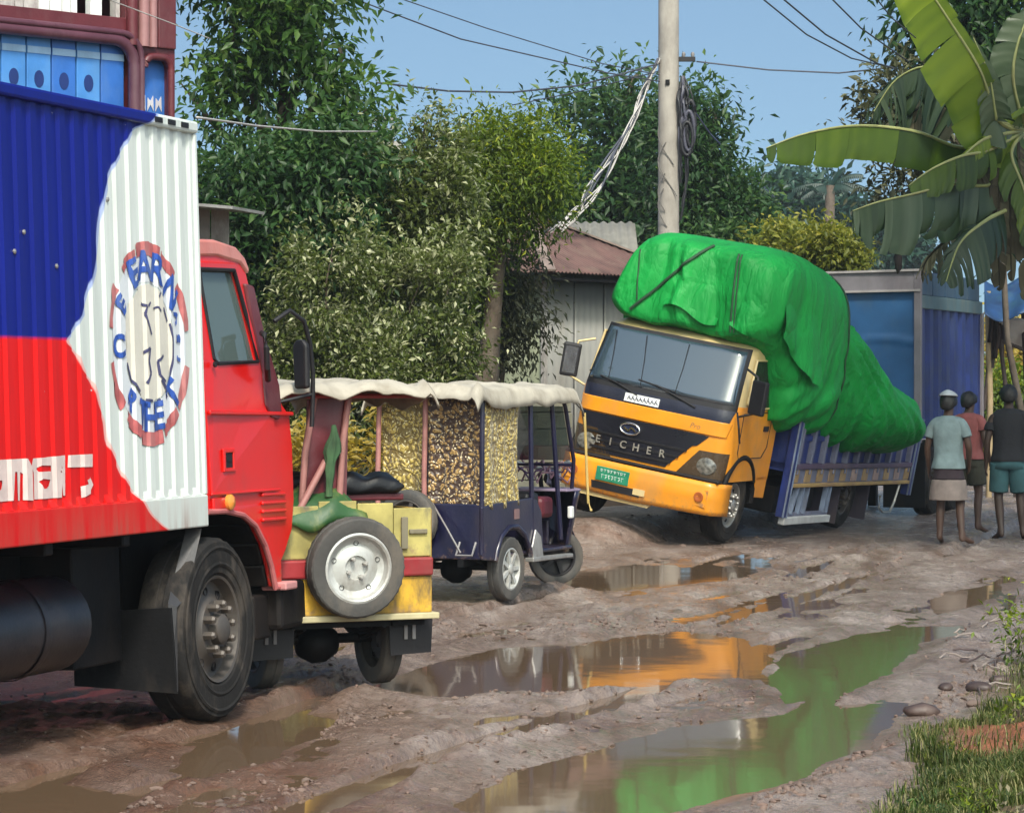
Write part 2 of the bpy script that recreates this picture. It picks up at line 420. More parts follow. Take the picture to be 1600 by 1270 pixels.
def build_ground():
    def seg(a, b, st): return list(np.arange(a, b, st))
    gx = [14.0 * 1.35 ** k for k in range(1, 16)]
    xs = [-v for v in gx[::-1]] + seg(-14, -7, .25) + seg(-7, -3.2, 0.05) + seg(-3.2, 4.6, 0.026) + seg(4.6, 9, 0.05) + seg(9, 14, .25) + gx
    ys = [-300, -60, -10, 0, 5, 8, 9.5]
    y = 10.4
    while y < 46: ys.append(y); y += max(0.028, 1.7 * y * y / (FPX * EYE))
    st = 0.8
    while y < 1600: ys.append(y); st *= 1.3; y += st
    xs, ys = np.array(xs), np.array(ys)
    X, Y = np.meshgrid(xs, ys)
    H = ground_h(X, Y)
    nx, ny = len(xs), len(ys)
    co = np.stack([X, Y, H], -1).reshape(-1, 3)
    i = np.arange(nx * ny).reshape(ny, nx)
    q = np.stack([i[:-1, :-1], i[:-1, 1:], i[1:, 1:], i[1:, :-1]], -1).reshape(-1, 4)
    me = bpy.data.meshes.new('ground')
    me.vertices.add(len(co)); me.vertices.foreach_set('co', co.ravel())
    me.loops.add(q.size); me.loops.foreach_set('vertex_index', q.ravel())
    me.polygons.add(len(q)); me.polygons.foreach_set('loop_start', np.arange(0, q.size, 4)); me.polygons.foreach_set('loop_total', np.full(len(q), 4))
    me.polygons.foreach_set('use_smooth', np.ones(len(q), bool))
    me.update(calc_edges=True)
    # soil kind: R reddish clay, G wet, B verge soil
    d = -sd_poly(X, Y, VERGE)
    px = CX + FPX * X / np.maximum(Y, 1); py = CY + FPX * (EYE - H) / np.maximum(Y, 1)
    red = sstep(1000, 250, px - (py - 1150) * .6) * .9 + 0.35 * sstep(900, 830, py) * sstep(1350, 1000, px)
    red = np.clip(red + 0.5 * (fbm(X * .8, Y * .6, 91, 3) - .5), 0, 1)
    pud = np.full(X.shape, 9.0)
    for k, poly in PUDDLES.items(): pud = np.minimum(pud, sd_poly(X, Y, poly))
    wet = np.clip(sstep(0.06, -0.03, H) * .8 + sstep(0.35, 0.0, pud) * .6, 0, 1) * (1 - sstep(0.1, 0.6, d))
    ver = sstep(0.0, 0.3, d + .5 * (fbm(X * 2, Y * 2, 15, 3) - .5))
    rs = sstep(.25, .6, np.exp(-(((X - 2.32) / .42) ** 2 + ((Y - 13.6) / .95) ** 2)) + .5 * (fbm(X * 4, Y * 3, 19, 3) - .5))
    c = np.stack([red, wet, ver, rs], -1).reshape(-1)
    at = me.color_attributes.new('soil', 'FLOAT_COLOR', 'POINT'); at.data.foreach_set('color', c)
    m = bpy.data.materials.new('mud'); m.use_nodes = True
    n, l = m.node_tree.nodes, m.node_tree.links
    b = n['Principled BSDF']
    tc = n.new('ShaderNodeTexCoord'); va = n.new('ShaderNodeVertexColor'); va.layer_name = 'soil'
    sp = n.new('ShaderNodeSeparateColor'); l.new(va.outputs[0], sp.inputs[0])
    def noise(sc_, det=6, ro=.6, st=None):
        t = n.new('ShaderNodeTexNoise'); t.inputs['Scale'].default_value = sc_; t.inputs['Detail'].default_value = det; t.inputs['Roughness'].default_value = ro
        if st:
            mp = n.new('ShaderNodeMapping'); mp.inputs['Rotation'].default_value = (0, 0, AL); mp.inputs['Scale'].default_value = st
            l.new(tc.outputs['Object'], mp.inputs[0]); l.new(mp.outputs[0], t.inputs['Vector'])
        else: l.new(tc.outputs['Object'], t.inputs['Vector'])
        return t.outputs[0]
    def mrange(s, a, b_, c_=0, d_=1):
        t = n.new('ShaderNodeMapRange'); t.inputs[1].default_value = a; t.inputs[2].default_value = b_; t.inputs[3].default_value = c_; t.inputs[4].default_value = d_
        l.new(s, t.inputs[0]); return t.outputs[0]
    def mix(f, a, b_):
        t = n.new('ShaderNodeMix'); t.data_type = 'RGBA'
        l.new(f, t.inputs[0])
        for k, v in ((6, a), (7, b_)):
            if isinstance(v, tuple): t.inputs[k].default_value = (*v, 1)
            else: l.new(v, t.inputs[k])
        return t.outputs[2]
    def mth(op, a, b_):
        t = n.new('ShaderNodeMath'); t.operation = op; t.use_clamp = True
        for k, v in ((0, a), (1, b_)):
            if isinstance(v, (int, float)): t.inputs[k].default_value = v
            else: l.new(v, t.inputs[k])
        return t.outputs[0]
    g1 = mix(mrange(noise(1.1, 7, .65, (1.6, .45, 1)), .35, .65), (0.18, 0.118, 0.088), (0.55, 0.465, 0.415))
    r1 = mix(mrange(noise(1.7, 7, .65, (1.4, .5, 1)), .35, .65), (0.075, 0.028, 0.014), (0.22, 0.10, 0.058))
    redf = mth('ADD', sp.outputs[0], mrange(noise(2.2, 5), .45, .75, -.15, .35))
    base = mix(redf, g1, r1)
    fine = noise(9, 8, .7, (2.0, .7, 1))
    base = mix(mrange(fine, .54, .68, 0, .75), base, (0.085, 0.046, 0.030))
    strk = noise(5.0, 9, .72, (.5, 3.2, 1)); base = mix(mrange(strk, .56, .66, 0, .55), base, (0.10, 0.060, 0.042))
    base = mix(mrange(noise(4.2, 8, .7, (.6, 2.6, 1)), .58, .70, 0, .5), base, (0.50, 0.44, 0.40))
    base = mix(mrange(noise(26, 5, .6), .62, .75, 0, .5), base, (0.42, 0.35, 0.30))
    wetf = mth('MULTIPLY', sp.outputs[1], mrange(noise(3.1, 6), .25, .6, .45, 1))
    base = mix(mth('MULTIPLY', wetf, .62), base, (0.115, 0.068, 0.045))
    vs = mix(mrange(noise(3.4, 7), .40, .62), (0.060, 0.055, 0.018), (0.17, 0.11, 0.055))
    vs = mix(va.outputs[1], vs, mix(mrange(noise(6, 7), .4, .65), (0.30, 0.105, 0.045), (0.20, 0.075, 0.035)))
    base = mix(sp.outputs[2], base, vs)
    l.new(base, b.inputs['Base Color'])
    ro = mrange(mth('ADD', mth('MULTIPLY', wetf, .7), mrange(noise(2.0, 8, .7, (.8, 1.8, 1)), .48, .62, 0, .55)), 0, 1, .40, .08)
    l.new(mth('ADD', ro, mth('MULTIPLY', sp.outputs[2], .3)), b.inputs['Roughness'])
    b1 = n.new('ShaderNodeBump'); b1.inputs['Strength'].default_value = 1.0; b1.inputs['Distance'].default_value = .055
    l.new(noise(14, 8, .65, (1.6, .7, 1)), b1.inputs['Height'])
    b2 = n.new('ShaderNodeBump'); b2.inputs['Strength'].default_value = .6; b2.inputs['Distance'].default_value = .012
    l.new(noise(75, 4), b2.inputs['Height']); l.new(b1.outputs[0], b2.inputs['Normal']); l.new(b2.outputs[0], b.inputs['Normal'])
    me.materials.append(m)
    o = bpy.data.objects.new('ground', me); col.objects.link(o); o['kind'] = 'structure'
    # water
    w = bpy.data.materials.new('muddy_water'); w.use_nodes = True
    n, l = w.node_tree.nodes, w.node_tree.links
    b = n['Principled BSDF']; b.inputs['Base Color'].default_value = (0.13, 0.085, 0.052, 1)
    b.inputs['Roughness'].default_value = 0.05; b.inputs['IOR'].default_value = 1.45
    tc = n.new('ShaderNodeTexCoord'); t = n.new('ShaderNodeTexNoise'); t.inputs['Scale'].default_value = 2.2; t.inputs['Detail'].default_value = 2
    l.new(tc.outputs['Object'], t.inputs['Vector'])
    bp = n.new('ShaderNodeBump'); bp.inputs['Strength'].default_value = .05; bp.inputs['Distance'].default_value = .02
    l.new(t.outputs[0], bp.inputs['Height']); l.new(bp.outputs[0], b.inputs['Normal'])
    road = [G(-90, 1300), G(1290, 1300), G(1400, 1190), G(1540, 1010), G(1600, 900), G(1500, 858), G(420, 850), G(-90, 900)]
    tri = tessellate_polygon([[Vector((*q, 0)) for q in road]])
    mb = MB(); mb.add([(q[0], q[1], WL + .003) for q in road], [tuple(t_) for t_ in tri]); ob = mb.build('puddle_water', w); ob['kind'] = 'structure'
    if ob.data.polygons[0].normal.z < 0: ob.data.flip_normals()
build_ground()
# ------------------------------------------------------------ wheels
def make_wheel(parent, loc, r, w, rim_r, style, rimmat, tyremat=None, steer=0.0, yaw=0.0, name='wheel', tilt=None, n=56):
    """axle along local y, outer face towards -y (yaw=pi turns it round)"""
    tyremat = tyremat or m_rubber
    d = MB()
    k = rim_r
    if style == 'truck':
        d.lathe([(k * 1.02, -w * .36), (k * 1.0, -w * .44), (k * .95, -w * .42), (k * .90, -w * .22), (k * .84, -w * .20), (k * .62, -w * .27), (k * .55, -w * .36), (k * .40, -w * .38), (0.001, -w * .38)], n)
        d.lathe([(k * .30, -w * .38), (k * .28, -w * .54), (k * .20, -w * .60), (0.001, -w * .60)], 20)
    elif style == 'steel':
        d.lathe([(k * 1.04, -w * .44), (k * .98, -w * .47), (k * .93, -w * .42), (k * .88, -w * .12), (k * .70, -w * .02), (k * .52, -w * .16), (k * .36, -w * .20), (k * .33, -w * .08), (k * .22, -w * .06), (0.001, -w * .06)], n)
    else:
        d.lathe([(k * 1.04, -w * .42), (k * .97, -w * .45), (k * .92, -w * .38), (k * .90, -w * .05), (k * .80, w * .1), (0.001, w * .1)], n)
        for i in range(7 if style == 'alloy' else 5):
            t = 2 * math.pi * i / (7 if style == 'alloy' else 5)
            d.bar((k * .15 * math.cos(t), -w * .28, k * .15 * math.sin(t)), (k * .93 * math.cos(t), -w * .30, k * .93 * math.sin(t)), k * .20, w * .2, up=(0, 1, 0))
        d.lathe([(k * .26, -w * .2), (k * .26, -w * .42), (k * .2, -w * .48), (0.001, -w * .48)], 20)
    o = d.build(name, rimmat, parent, smooth=40)
    o.location = loc; o.rotation_euler = (tilt or 0, 0, yaw + steer)
    t = MB()
    h = w / 2
    prof = [(rim_r * .99, -h * .72), (rim_r * 1.06, -h * .92), (rim_r + (r - rim_r) * .45, -h * 1.0), (r * .945, -h * .93), (r * .985, -h * .80), (r, -h * .55), (r, -h * .16), (r * .985, -h * .12), (r * .985, h * .12), (r, h * .16), (r, h * .55), (r * .985, h * .80), (r * .945, h * .93), (rim_r + (r - rim_r) * .45, h), (rim_r * 1.06, h * .92), (rim_r * .99, h * .72)]
    def mod(i, kk):
        if i in (4, 11): return -r * .016 if kk % 2 else r * .004
        if i in (5, 10): return -r * .010 if kk % 2 else 0
        return 0
    t.lathe(prof, n if n % 2 == 0 else n + 1, mod=mod)
    if style == 'truck':
        for rr in (rim_r + (r - rim_r) * .30, rim_r + (r - rim_r) * .72):
            t.lathe([(rr - .012, -h * .985), (rr, -h * 1.03), (rr + .012, -h * .985)], n)
    t.build('tyre', tyremat, o, smooth=32)
    if style in ('truck', 'steel'):
        nn = 10 if style == 'truck' else 4
        rr, yy = (rim_r * .47, -w * .36) if style == 'truck' else (rim_r * .29, -w * .12)
        base = None
        for i in range(nn):
            a = 2 * math.pi * (i + .3) / nn
            if base is None:
                b = MB(); s_ = .022 if style == 'truck' else .013
                b.lathe([(s_, .01), (s_, -s_ * 2.2), (s_ * .6, -s_ * 2.8), (0.001, -s_ * 2.8)], 6)
                q = b.build('wheel_nut', rimmat, o); base = q
            else:
                q = base.copy(); col.objects.link(q); q.parent = o
            q.location = (rr * math.cos(a), yy, rr * math.sin(a))
        base = None
        nn = 8 if style == 'truck' else 5
        rr, yy = (rim_r * .73, -w * .245) if style == 'truck' else (rim_r * .72, -w * .04)
        for i in range(nn):
            a = 2 * math.pi * (i + .25) / nn
            if base is None:
                b = MB(); s_ = rim_r * (.085 if style == 'truck' else .075)
                b.lathe([(s_, .012), (s_, -.006), (s_ * .9, -.006), (s_ * .85, .004), (0.001, .004)], 12)
                q = b.build('hand_hole', m_rubberseal, o, smooth=30); base = q
            else:
                q = base.copy(); col.objects.link(q); q.parent = o
            q.location = (rr * math.cos(a), yy, rr * math.sin(a))
    return o

# ------------------------------------------------------------ red and blue container truck
_g = G(345, 1128, -0.02)
RT_M = frame((_g[0], _g[1], -0.02), AL, R(1.9))
rt = thing('container_truck', 'big truck with red cab and blue, red and white painted container', 'truck', RT_M)
PITCH, CD = 0.142, 0.013
def corr(s):
    """depth (y) of the corrugated side at length s"""
    t = (s / PITCH) % 1.0
    if s > -0.13: return 0.0
    for a, b, ya, yb in ((0, .36, 0, 0), (.36, .5, 0, 1), (.5, .86, 1, 1), (.86, 1.0, 1, 0)):
        if a <= t <= b: return CD * (ya + (yb - ya) * (t - a) / (b - a))
    return 0
def corr_breaks(lo, hi):
    o = []
    for k in range(int(lo / PITCH) - 2, int(hi / PITCH) + 2):
        for t in (0, .36, .5, .86):
            v = (k + t) * PITCH
            if lo < v < hi and v < -0.13: o.append(v)
    return o

# painted side: white field with a wavy edge over blue (above) and red (below)
cm = bpy.data.materials.new('container_paint'); cm.use_nodes = True
def _cm():
    n, l = cm.node_tree.nodes, cm.node_tree.links
    b = n['Principled BSDF']
    tc = n.new('ShaderNodeTexCoord'); sx = n.new('ShaderNodeSeparateXYZ'); l.new(tc.outputs['Object'], sx.inputs[0])
    pts = [(1.0, -.50), (1.035, -.60), (1.09, -.73), (1.15, -.80), (1.19, -.84), (1.27, -.97), (1.33, -1.02), (1.41, -1.10), (1.47, -1.16), (1.56, -1.155), (1.62, -1.22), (1.69, -1.25), (1.75, -1.28), (1.80, -1.39), (1.86, -1.41), (1.90, -1.47), (1.935, -1.57), (1.975, -1.47), (2.02, -1.42), (2.06, -1.37), (2.16, -1.31), (2.25, -1.24), (2.36, -1.19), (2.50, -1.165), (2.62, -1.11), (2.72, -1.06), (2.80, -.98), (2.87, -.90), (2.93, -.82), (2.98, -.79), (3.03, -.60), (3.10, -.50)]
    mr = n.new('ShaderNodeMapRange'); mr.inputs[1].default_value = 1.0; mr.inputs[2].default_value = 3.1
    nz = n.new('ShaderNodeTexNoise'); nz.inputs['Scale'].default_value = 6; nz.inputs['Detail'].default_value = 2
    l.new(tc.outputs['Object'], nz.inputs['Vector'])
    l.new(sx.outputs[2], mr.inputs[0])
    cr = n.new('ShaderNodeValToRGB'); e = cr.color_ramp.elements
    cr.color_ramp.interpolation = 'B_SPLINE'
    while len(e) < len(pts): e.new(0.5)
    for i, (h, s) in enumerate(pts):
        e[i].position = (h - 1.0) / 2.1; v = (s + 2.0) / 2.0; e[i].color = (v, v, v, 1)
    l.new(mr.outputs[0], cr.inputs[0])
    m1 = n.new('ShaderNodeMath'); m1.operation = 'MULTIPLY_ADD'; m1.inputs[1].default_value = 2.0; m1.inputs[2].default_value = -2.0
    l.new(cr.outputs[0], m1.inputs[0])
    sub = n.new('ShaderNodeMath'); sub.operation = 'SUBTRACT'; l.new(sx.outputs[0], sub.inputs[0]); l.new(m1.outputs[0], sub.inputs[1])
    def step(src, a, b_):
        t = n.new('ShaderNodeMapRange'); t.inputs[1].default_value = a; t.inputs[2].default_value = b_; l.new(src, t.inputs[0]); return t.outputs[0]
    def mix(f, a, b_):
        t = n.new('ShaderNodeMix'); t.data_type = 'RGBA'; l.new(f, t.inputs[0])
        for k, v in ((6, a), (7, b_)):
            if isinstance(v, tuple): t.inputs[k].default_value = (*v, 1)
            else: l.new(v, t.inputs[k])
        return t.outputs[2]
    upper = step(sx.outputs[2], 1.935, 1.955)
    br = mix(upper, srgb(206, 14, 12), srgb(0, 20, 116))
    pale = mix(upper, srgb(225, 170, 165), srgb(150, 165, 205))  # pale glow beside the wavy edge, put into the colour
    c = mix(step(sub.outputs[0], -.030, -.018), br, pale)
    c = mix(step(sub.outputs[0], -.004, .006), c, srgb(202, 209, 205))
    # scuffs, rain streaks and dust
    n2 = n.new('ShaderNodeTexNoise'); n2.inputs['Scale'].default_value = 3.5; n2.inputs['Detail'].default_value = 9; n2.inputs['Roughness'].default_value = .7
    mp = n.new('ShaderNodeMapping'); mp.inputs['Scale'].default_value = (2.2, 1, .22); l.new(tc.outputs['Object'], mp.inputs[0]); l.new(mp.outputs[0], n2.inputs['Vector'])
    hs = n.new('ShaderNodeHueSaturation'); l.new(c, hs.inputs['Color'])
    v = n.new('ShaderNodeMapRange'); v.inputs[1].default_value = .3; v.inputs[2].default_value = .7; v.inputs[3].default_value = .82; v.inputs[4].default_value = 1.12
    l.new(n2.outputs[0], v.inputs[0]); l.new(v.outputs[0], hs.inputs['Value'])
    n3 = n.new('ShaderNodeTexNoise'); n3.inputs['Scale'].default_value = 9; n3.inputs['Detail'].default_value = 6; n3.inputs['Roughness'].default_value = .75
    l.new(tc.outputs['Object'], n3.inputs['Vector'])
    c2 = mix(step(n3.outputs[0], .70, .74), hs.outputs[0], (0.42, 0.42, 0.44))
    lowd = n.new('ShaderNodeMath'); lowd.operation = 'MULTIPLY'
    l.new(step(sx.outputs[2], 1.25, 0.98), lowd.inputs[0]); l.new(step(n2.outputs[0], .42, .7), lowd.inputs[1])
    c3 = mix(lowd.outputs[0], c2, (0.22, 0.10, 0.07))
    l.new(c3, b.inputs['Base Color']); b.inputs['Roughness'].default_value = .5; b.inputs['Specular IOR Level'].default_value = .3
    bp = n.new('ShaderNodeBump'); bp.inputs['Strength'].default_value = .12; bp.inputs['Distance'].default_value = .01
    n4 = n.new('ShaderNodeTexNoise'); n4.inputs['Scale'].default_value = 2.2; n4.inputs['Detail'].default_value = 3; l.new(tc.outputs['Object'], n4.inputs['Vector'])
    l.new(n4.outputs[0], bp.inputs['Height']); l.new(bp.outputs[0], b.inputs['Normal'])
_cm()

S0, S1, HB, HT, WID = -5.2, -0.08, 1.01, 3.08, 2.15
def container():
    mb = MB()
    xs = [S0] + sorted(corr_breaks(S0, S1)) + [-0.13, S1]
    for yb, sg in ((0.0, 1), (WID, -1)):
        vs, fs = [], []
        zz = [1.17, 1.935, 2.5, 3.02]
        for z in zz:
            for s in xs: vs.append((s, yb + sg * (corr(s) + .012), z))
        nx = len(xs)
        for j in range(len(zz) - 1):
            for i in range(nx - 1): fs.append((j * nx + i, j * nx + i + 1, (j + 1) * nx + i + 1, (j + 1) * nx + i))
        mb.add(vs, fs)
    mb.span((S0, .05, 1.05), (S1 - .03, WID - .05, 1.12)); mb.span((S0, .05, 3.0), (S1 - .03, WID - .05, 3.06))
    mb.span((S1 - .05, .03, 1.05), (S1 - .01, WID - .03, 3.03)); mb.span((S0, .03, 1.05), (S0 + .04, WID - .03, 3.03))
    body = mb.build('container', cm, rt)
    r = MB()
    for y0, y1 in ((-.004, .05), (WID - .05, WID + .004)):
        r.span((S0, y0, HB), (S1, y1, 1.172))
    r.span((S1 - .05, .05, HB), (S1, WID - .05, 1.10))
    r.build('bottom_rail', cm, body, bevel=.008)
    r = MB()
    for y0, y1 in ((-.012, .05), (WID - .05, WID + .012)):
        r.span((S0, y0, 3.018), (S1 + .006, y1, HT))
    r.build('top_rail', cm, body, bevel=.014)
    r = MB(); r.span((S1 - .03, -.002, 1.172), (S1 + .004, .06, 3.018)); r.build('corner_post', cm, body, bevel=.008)
    # rib end caps along the sill
    base = None
    for k in range(int(S0 / PITCH) + 1, -1):
        if k * PITCH > -0.25: continue
        if base is None:
            c = MB(); c.add([(0, 0.0, 0), (PITCH * .55, 0.0, 0), (PITCH * .50, .028, .045), (PITCH * .05, .028, .045), (0, .05, 0), (PITCH * .55, .05, 0)], [(0, 1, 2, 3), (0, 3, 4), (1, 5, 2)])
            base = c.build('rib_end', cm, body)
            base.data.transform(Matrix.Translation((0, 0, 0)))
        o = base if base.users_collection and k == int(S0 / PITCH) + 1 else base.copy()
        if o is not base: col.objects.link(o); o.parent = body
        o.data = base.data
        o.location = (k * PITCH + PITCH * .42, 0.0, 1.172)
    for s, in ((-.55,), (-.40,), (-.245,)):
        c = MB(); c.span((-.042, -.005, -.012), (.042, .002, .014)); q = c.build('vent_slot', m_rubberseal, body); q.location = (s, -.012, 3.047)
    for s, h in ((-2.02, 2.33), (-1.95, 2.42), (-1.62, 2.28), (-1.1, 2.62)):
        c = MB(); c.lathe([(.012, 0), (.012, -.006), (.005, -.01), (0.001, -.01)], 8); q = c.build('bolt_head', m_steel, body); q.location = (s, corr(s) + .01, h)
    return body
cont = container()
# rib_end material uses object coordinates: give the caps the container's own space
for o in cont.children:
    if o.name.startswith('rib_end'):
        o.data = o.data.copy(); o.data.transform(Matrix.Translation(o.location)); o.location = (0, 0, 0)

def drape(mb, off):
    """lay flat (s, h) faces on the corrugated side"""
    bm = bmesh.new()
    vs = [bm.verts.new(v) for v in mb.v]
    for f, mi in zip(mb.f, mb.m):
        try: bm.faces.new([vs[i] for i in f]).material_index = mi
        except ValueError: pass
    lo = min(v.co.x for v in bm.verts); hi = max(v.co.x for v in bm.verts)
    for x in corr_breaks(lo, hi):
        bmesh.ops.bisect_plane(bm, geom=bm.verts[:] + bm.edges[:] + bm.faces[:], plane_co=(x, 0, 0), plane_no=(1, 0, 0))
    for v in bm.verts: v.co.y = corr(v.co.x) + .012 - off
    bmesh.ops.recalc_face_normals(bm, faces=bm.faces)
    r = MB(); bm.verts.index_update()
    r.v = [tuple(v.co) for v in bm.verts]; r.f = [tuple(v.index for v in f.verts) for f in bm.faces]; r.m = [f.material_index for f in bm.faces]
    bm.free(); return r
def text_flat(txt, size, font=None, bold=0.0):
    cu = bpy.data.curves.new('lettering', 'FONT'); cu.body = txt; cu.size = size; cu.align_x = 'CENTER'; cu.align_y = 'CENTER'; cu.offset = bold; cu.resolution_u = 3
    o = bpy.data.objects.new('lettering', cu); col.objects.link(o)
    dg = bpy.context.evaluated_depsgraph_get(); me = o.evaluated_get(dg).to_mesh()
    vs = [(v.co.x, v.co.y) for v in me.vertices]; fs = [tuple(p.vertices) for p in me.polygons]
    o.evaluated_get(dg).to_mesh_clear(); bpy.data.objects.remove(o); bpy.data.curves.remove(cu)
    return vs, fs
m_pred = pm('faded_red_print', (0.40, 0.10, 0.10), .5, var=.3, scale=12, dirt=(.55, .35, .33), damt=.5)
m_pblue = pm('blue_print', (0.02, 0.07, 0.33), .5, var=.3, scale=14, dirt=(.25, .33, .5), damt=.35)
m_pink = pm('faded_white_print', (0.62, 0.50, 0.47), .5, var=.12, scale=10)
m_ring = pm('pale_ring_print', (0.60, 0.63, 0.66), .5, var=.06)
m_cream = pm('cream_print', (0.60, 0.57, 0.50), .5, var=.08)
m_ink = pm('dark_line_print', (0.05, 0.05, 0.12), .5)
def emblem():
    cx, cz = -.675, 1.94; RX, RZ = .455, .50
    def pol(a, r): return (cx + RX * r * math.cos(a), 0, cz + RZ * r * math.sin(a))
    def arc(mb, a0, a1, r0, r1, n, mi):
        vs = []; 
        for i in range(n + 1):
            a = R(a0 + (a1 - a0) * i / n); vs += [pol(a, r0), pol(a, r1)]
        mb.add(vs, [(2 * i, 2 * i + 1, 2 * i + 3, 2 * i + 2) for i in range(n)], mi)
    mb = MB()
    arc(mb, 0, 360, .60, .90, 48, 1)
    mb2 = MB()
    for a0, a1, r0, r1 in ((72, 108, .86, 1.0), (47, 70, .87, .98), (110, 132, .87, .97), (145, 172, .87, .99), (8, 38, .88, 1.0), (-42, -14, .88, 1.0), (-72, -47, .86, .98), (-106, -75, .88, 1.02), (-130, -108, .86, .98), (-168, -138, .87, .99)):
        arc(mb2, a0, a1, r0, r1, 6, 0)
    b = drape(mb, .002); b.build('emblem_ring', [m_pred, m_ring], cont)
    drape(mb2, .005).build('emblem_scallops', [m_pred], cont)
    c = MB(); vs = [pol(R(i * 10), .58) for i in range(36)]; c.add(vs, [tuple(range(36))]); drape(c, .0035).build('emblem_centre', m_cream, cont)
    lt = MB()
    def letter(ch, ang, r, size, rot, mi=0):
        vs, fs = text_flat(ch, size, bold=.006)
        q = R(rot); px, _, pz = pol(R(ang), r)
        lt.add([(px + x * math.cos(q) - y * math.sin(q), 0, pz + x * math.sin(q) + y * math.cos(q)) for x, y in vs], fs, mi)
    for ch, ang, size, rot in (('C', 184, .15, 4), ('E', 152, .13, 50), ('E', 118, .19, 24), ('A', 97, .20, 6), ('R', 73, .20, -14), ('N', 42, .19, -48), ('T', -44, .19, 46), ('R', -131, .13, -40)):
        letter(ch, ang, .75, size, rot)
    for ch, ang in (('T', -107), ('H', -93), ('E', -77)): letter(ch, ang, .75, .19, (ang + 90) * .6)
    for ch, ang in (('A', 22), ('S', 4), ('I', -12)): letter(ch, ang, .72, .085, ang - 90)
    drape(lt, .008).build('emblem_letters', m_pblue, cont)
    ln = MB()
    def stroke(pts, w):
        for (x0, z0), (x1, z1) in zip(pts, pts[1:]):
            d = Vector((x1 - x0, z1 - z0)); d.normalize(); q = Vector((-d.y, d.x)) * w / 2
            ln.add([(cx + x0 * RX - q.x, 0, cz + z0 * RZ - q.y), (cx + x1 * RX - q.x, 0, cz + z1 * RZ - q.y), (cx + x1 * RX + q.x, 0, cz + z1 * RZ + q.y), (cx + x0 * RX + q.x, 0, cz + z0 * RZ + q.y)], [(0, 1, 2, 3)])
    stroke([(-.16, .38), (-.06, .36), (-.10, .28), (-.02, .16), (.02, .08)], .014); stroke([(.02, .40), (-.04, .36)], .012)
    stroke([(-.14, -.10), (-.02, -.05), (-.06, -.18), (-.02, -.30), (-.10, -.40)], .016); stroke([(.30, -.12), (.20, -.18), (.22, -.32), (.34, -.38)], .014)
    stroke([(.24, -.36), (.36, -.46), (.42, -.54)], .020); stroke([(.14, .34), (.22, .36), (.28, .32)], .010); stroke([(.24, .46), (.28, .50)], .012)
    stroke([(.52, .20), (.56, .05), (.55, -.15), (.50, -.32), (.42, -.44)], .012); stroke([(.40, .36), (.48, .22)], .014); stroke([(-.54, -.2), (-.46, -.36), (-.30, -.48)], .014)
    stroke([(-.12, -.56), (.0, -.57)], .012); stroke([(.16, -.58), (.22, -.56)], .016)
    drape(ln, .007).build('emblem_lines', m_ink, cont)
emblem()
def side_text():
    def q(px, py):  # pixel of the photograph -> (s, h) on the side
        r = Vector(((px - CX) / FPX, 1, -(py - CY) / FPX)); Mi = RT_M.inverted()
        o = Mi @ Vector((0, 0, EYE)); d = Mi.to_3x3() @ r
        t = -o.y / d.y; v = o + d * t; return (v.x, v.z)
    mb = MB(); dk = MB()
    def flat(m_, outer, holes=(), y=0):
        loops = [[Vector((*q(*p), 0)) for p in lp] for lp in ([outer] + list(holes))]
        tr = tessellate_polygon(loops); m_.add([(p.x, y, p.y) for lp in loops for p in lp], [tuple(t) for t in tr])
    flat(mb, [(-70, 720), (8, 718), (46, 716), (52, 727), (56, 738), (58, 782), (42, 781), (42, 740), (38, 737), (37, 782), (33, 782), (31, 737), (26, 737), (24, 782), (-2, 784), (-70, 786)], [[(-6, 728), (2, 732), (1, 740), (-8, 742)], [(-7, 752), (7, 750), (4, 765), (-6, 768)]])
    flat(mb, [(58, 716), (108, 711), (108, 774), (105, 774), (103, 745), (100, 748), (99, 777), (60, 780), (59, 738), (56, 728)], [[(63, 732), (68, 727), (86, 727), (86, 736), (66, 737)], [(66, 752), (70, 748), (85, 749), (82, 760), (72, 764)], [(97, 737), (103, 727), (104, 731), (99, 738)]])
    flat(mb, [(111, 711), (151, 709), (151, 729), (111, 730)])
    flat(mb, [(132, 760), (141, 756), (139, 750), (147, 745), (152, 757), (146, 770), (133, 778)])
    drape(mb, .004).build('painted_lettering', m_pink, cont)
side_text()

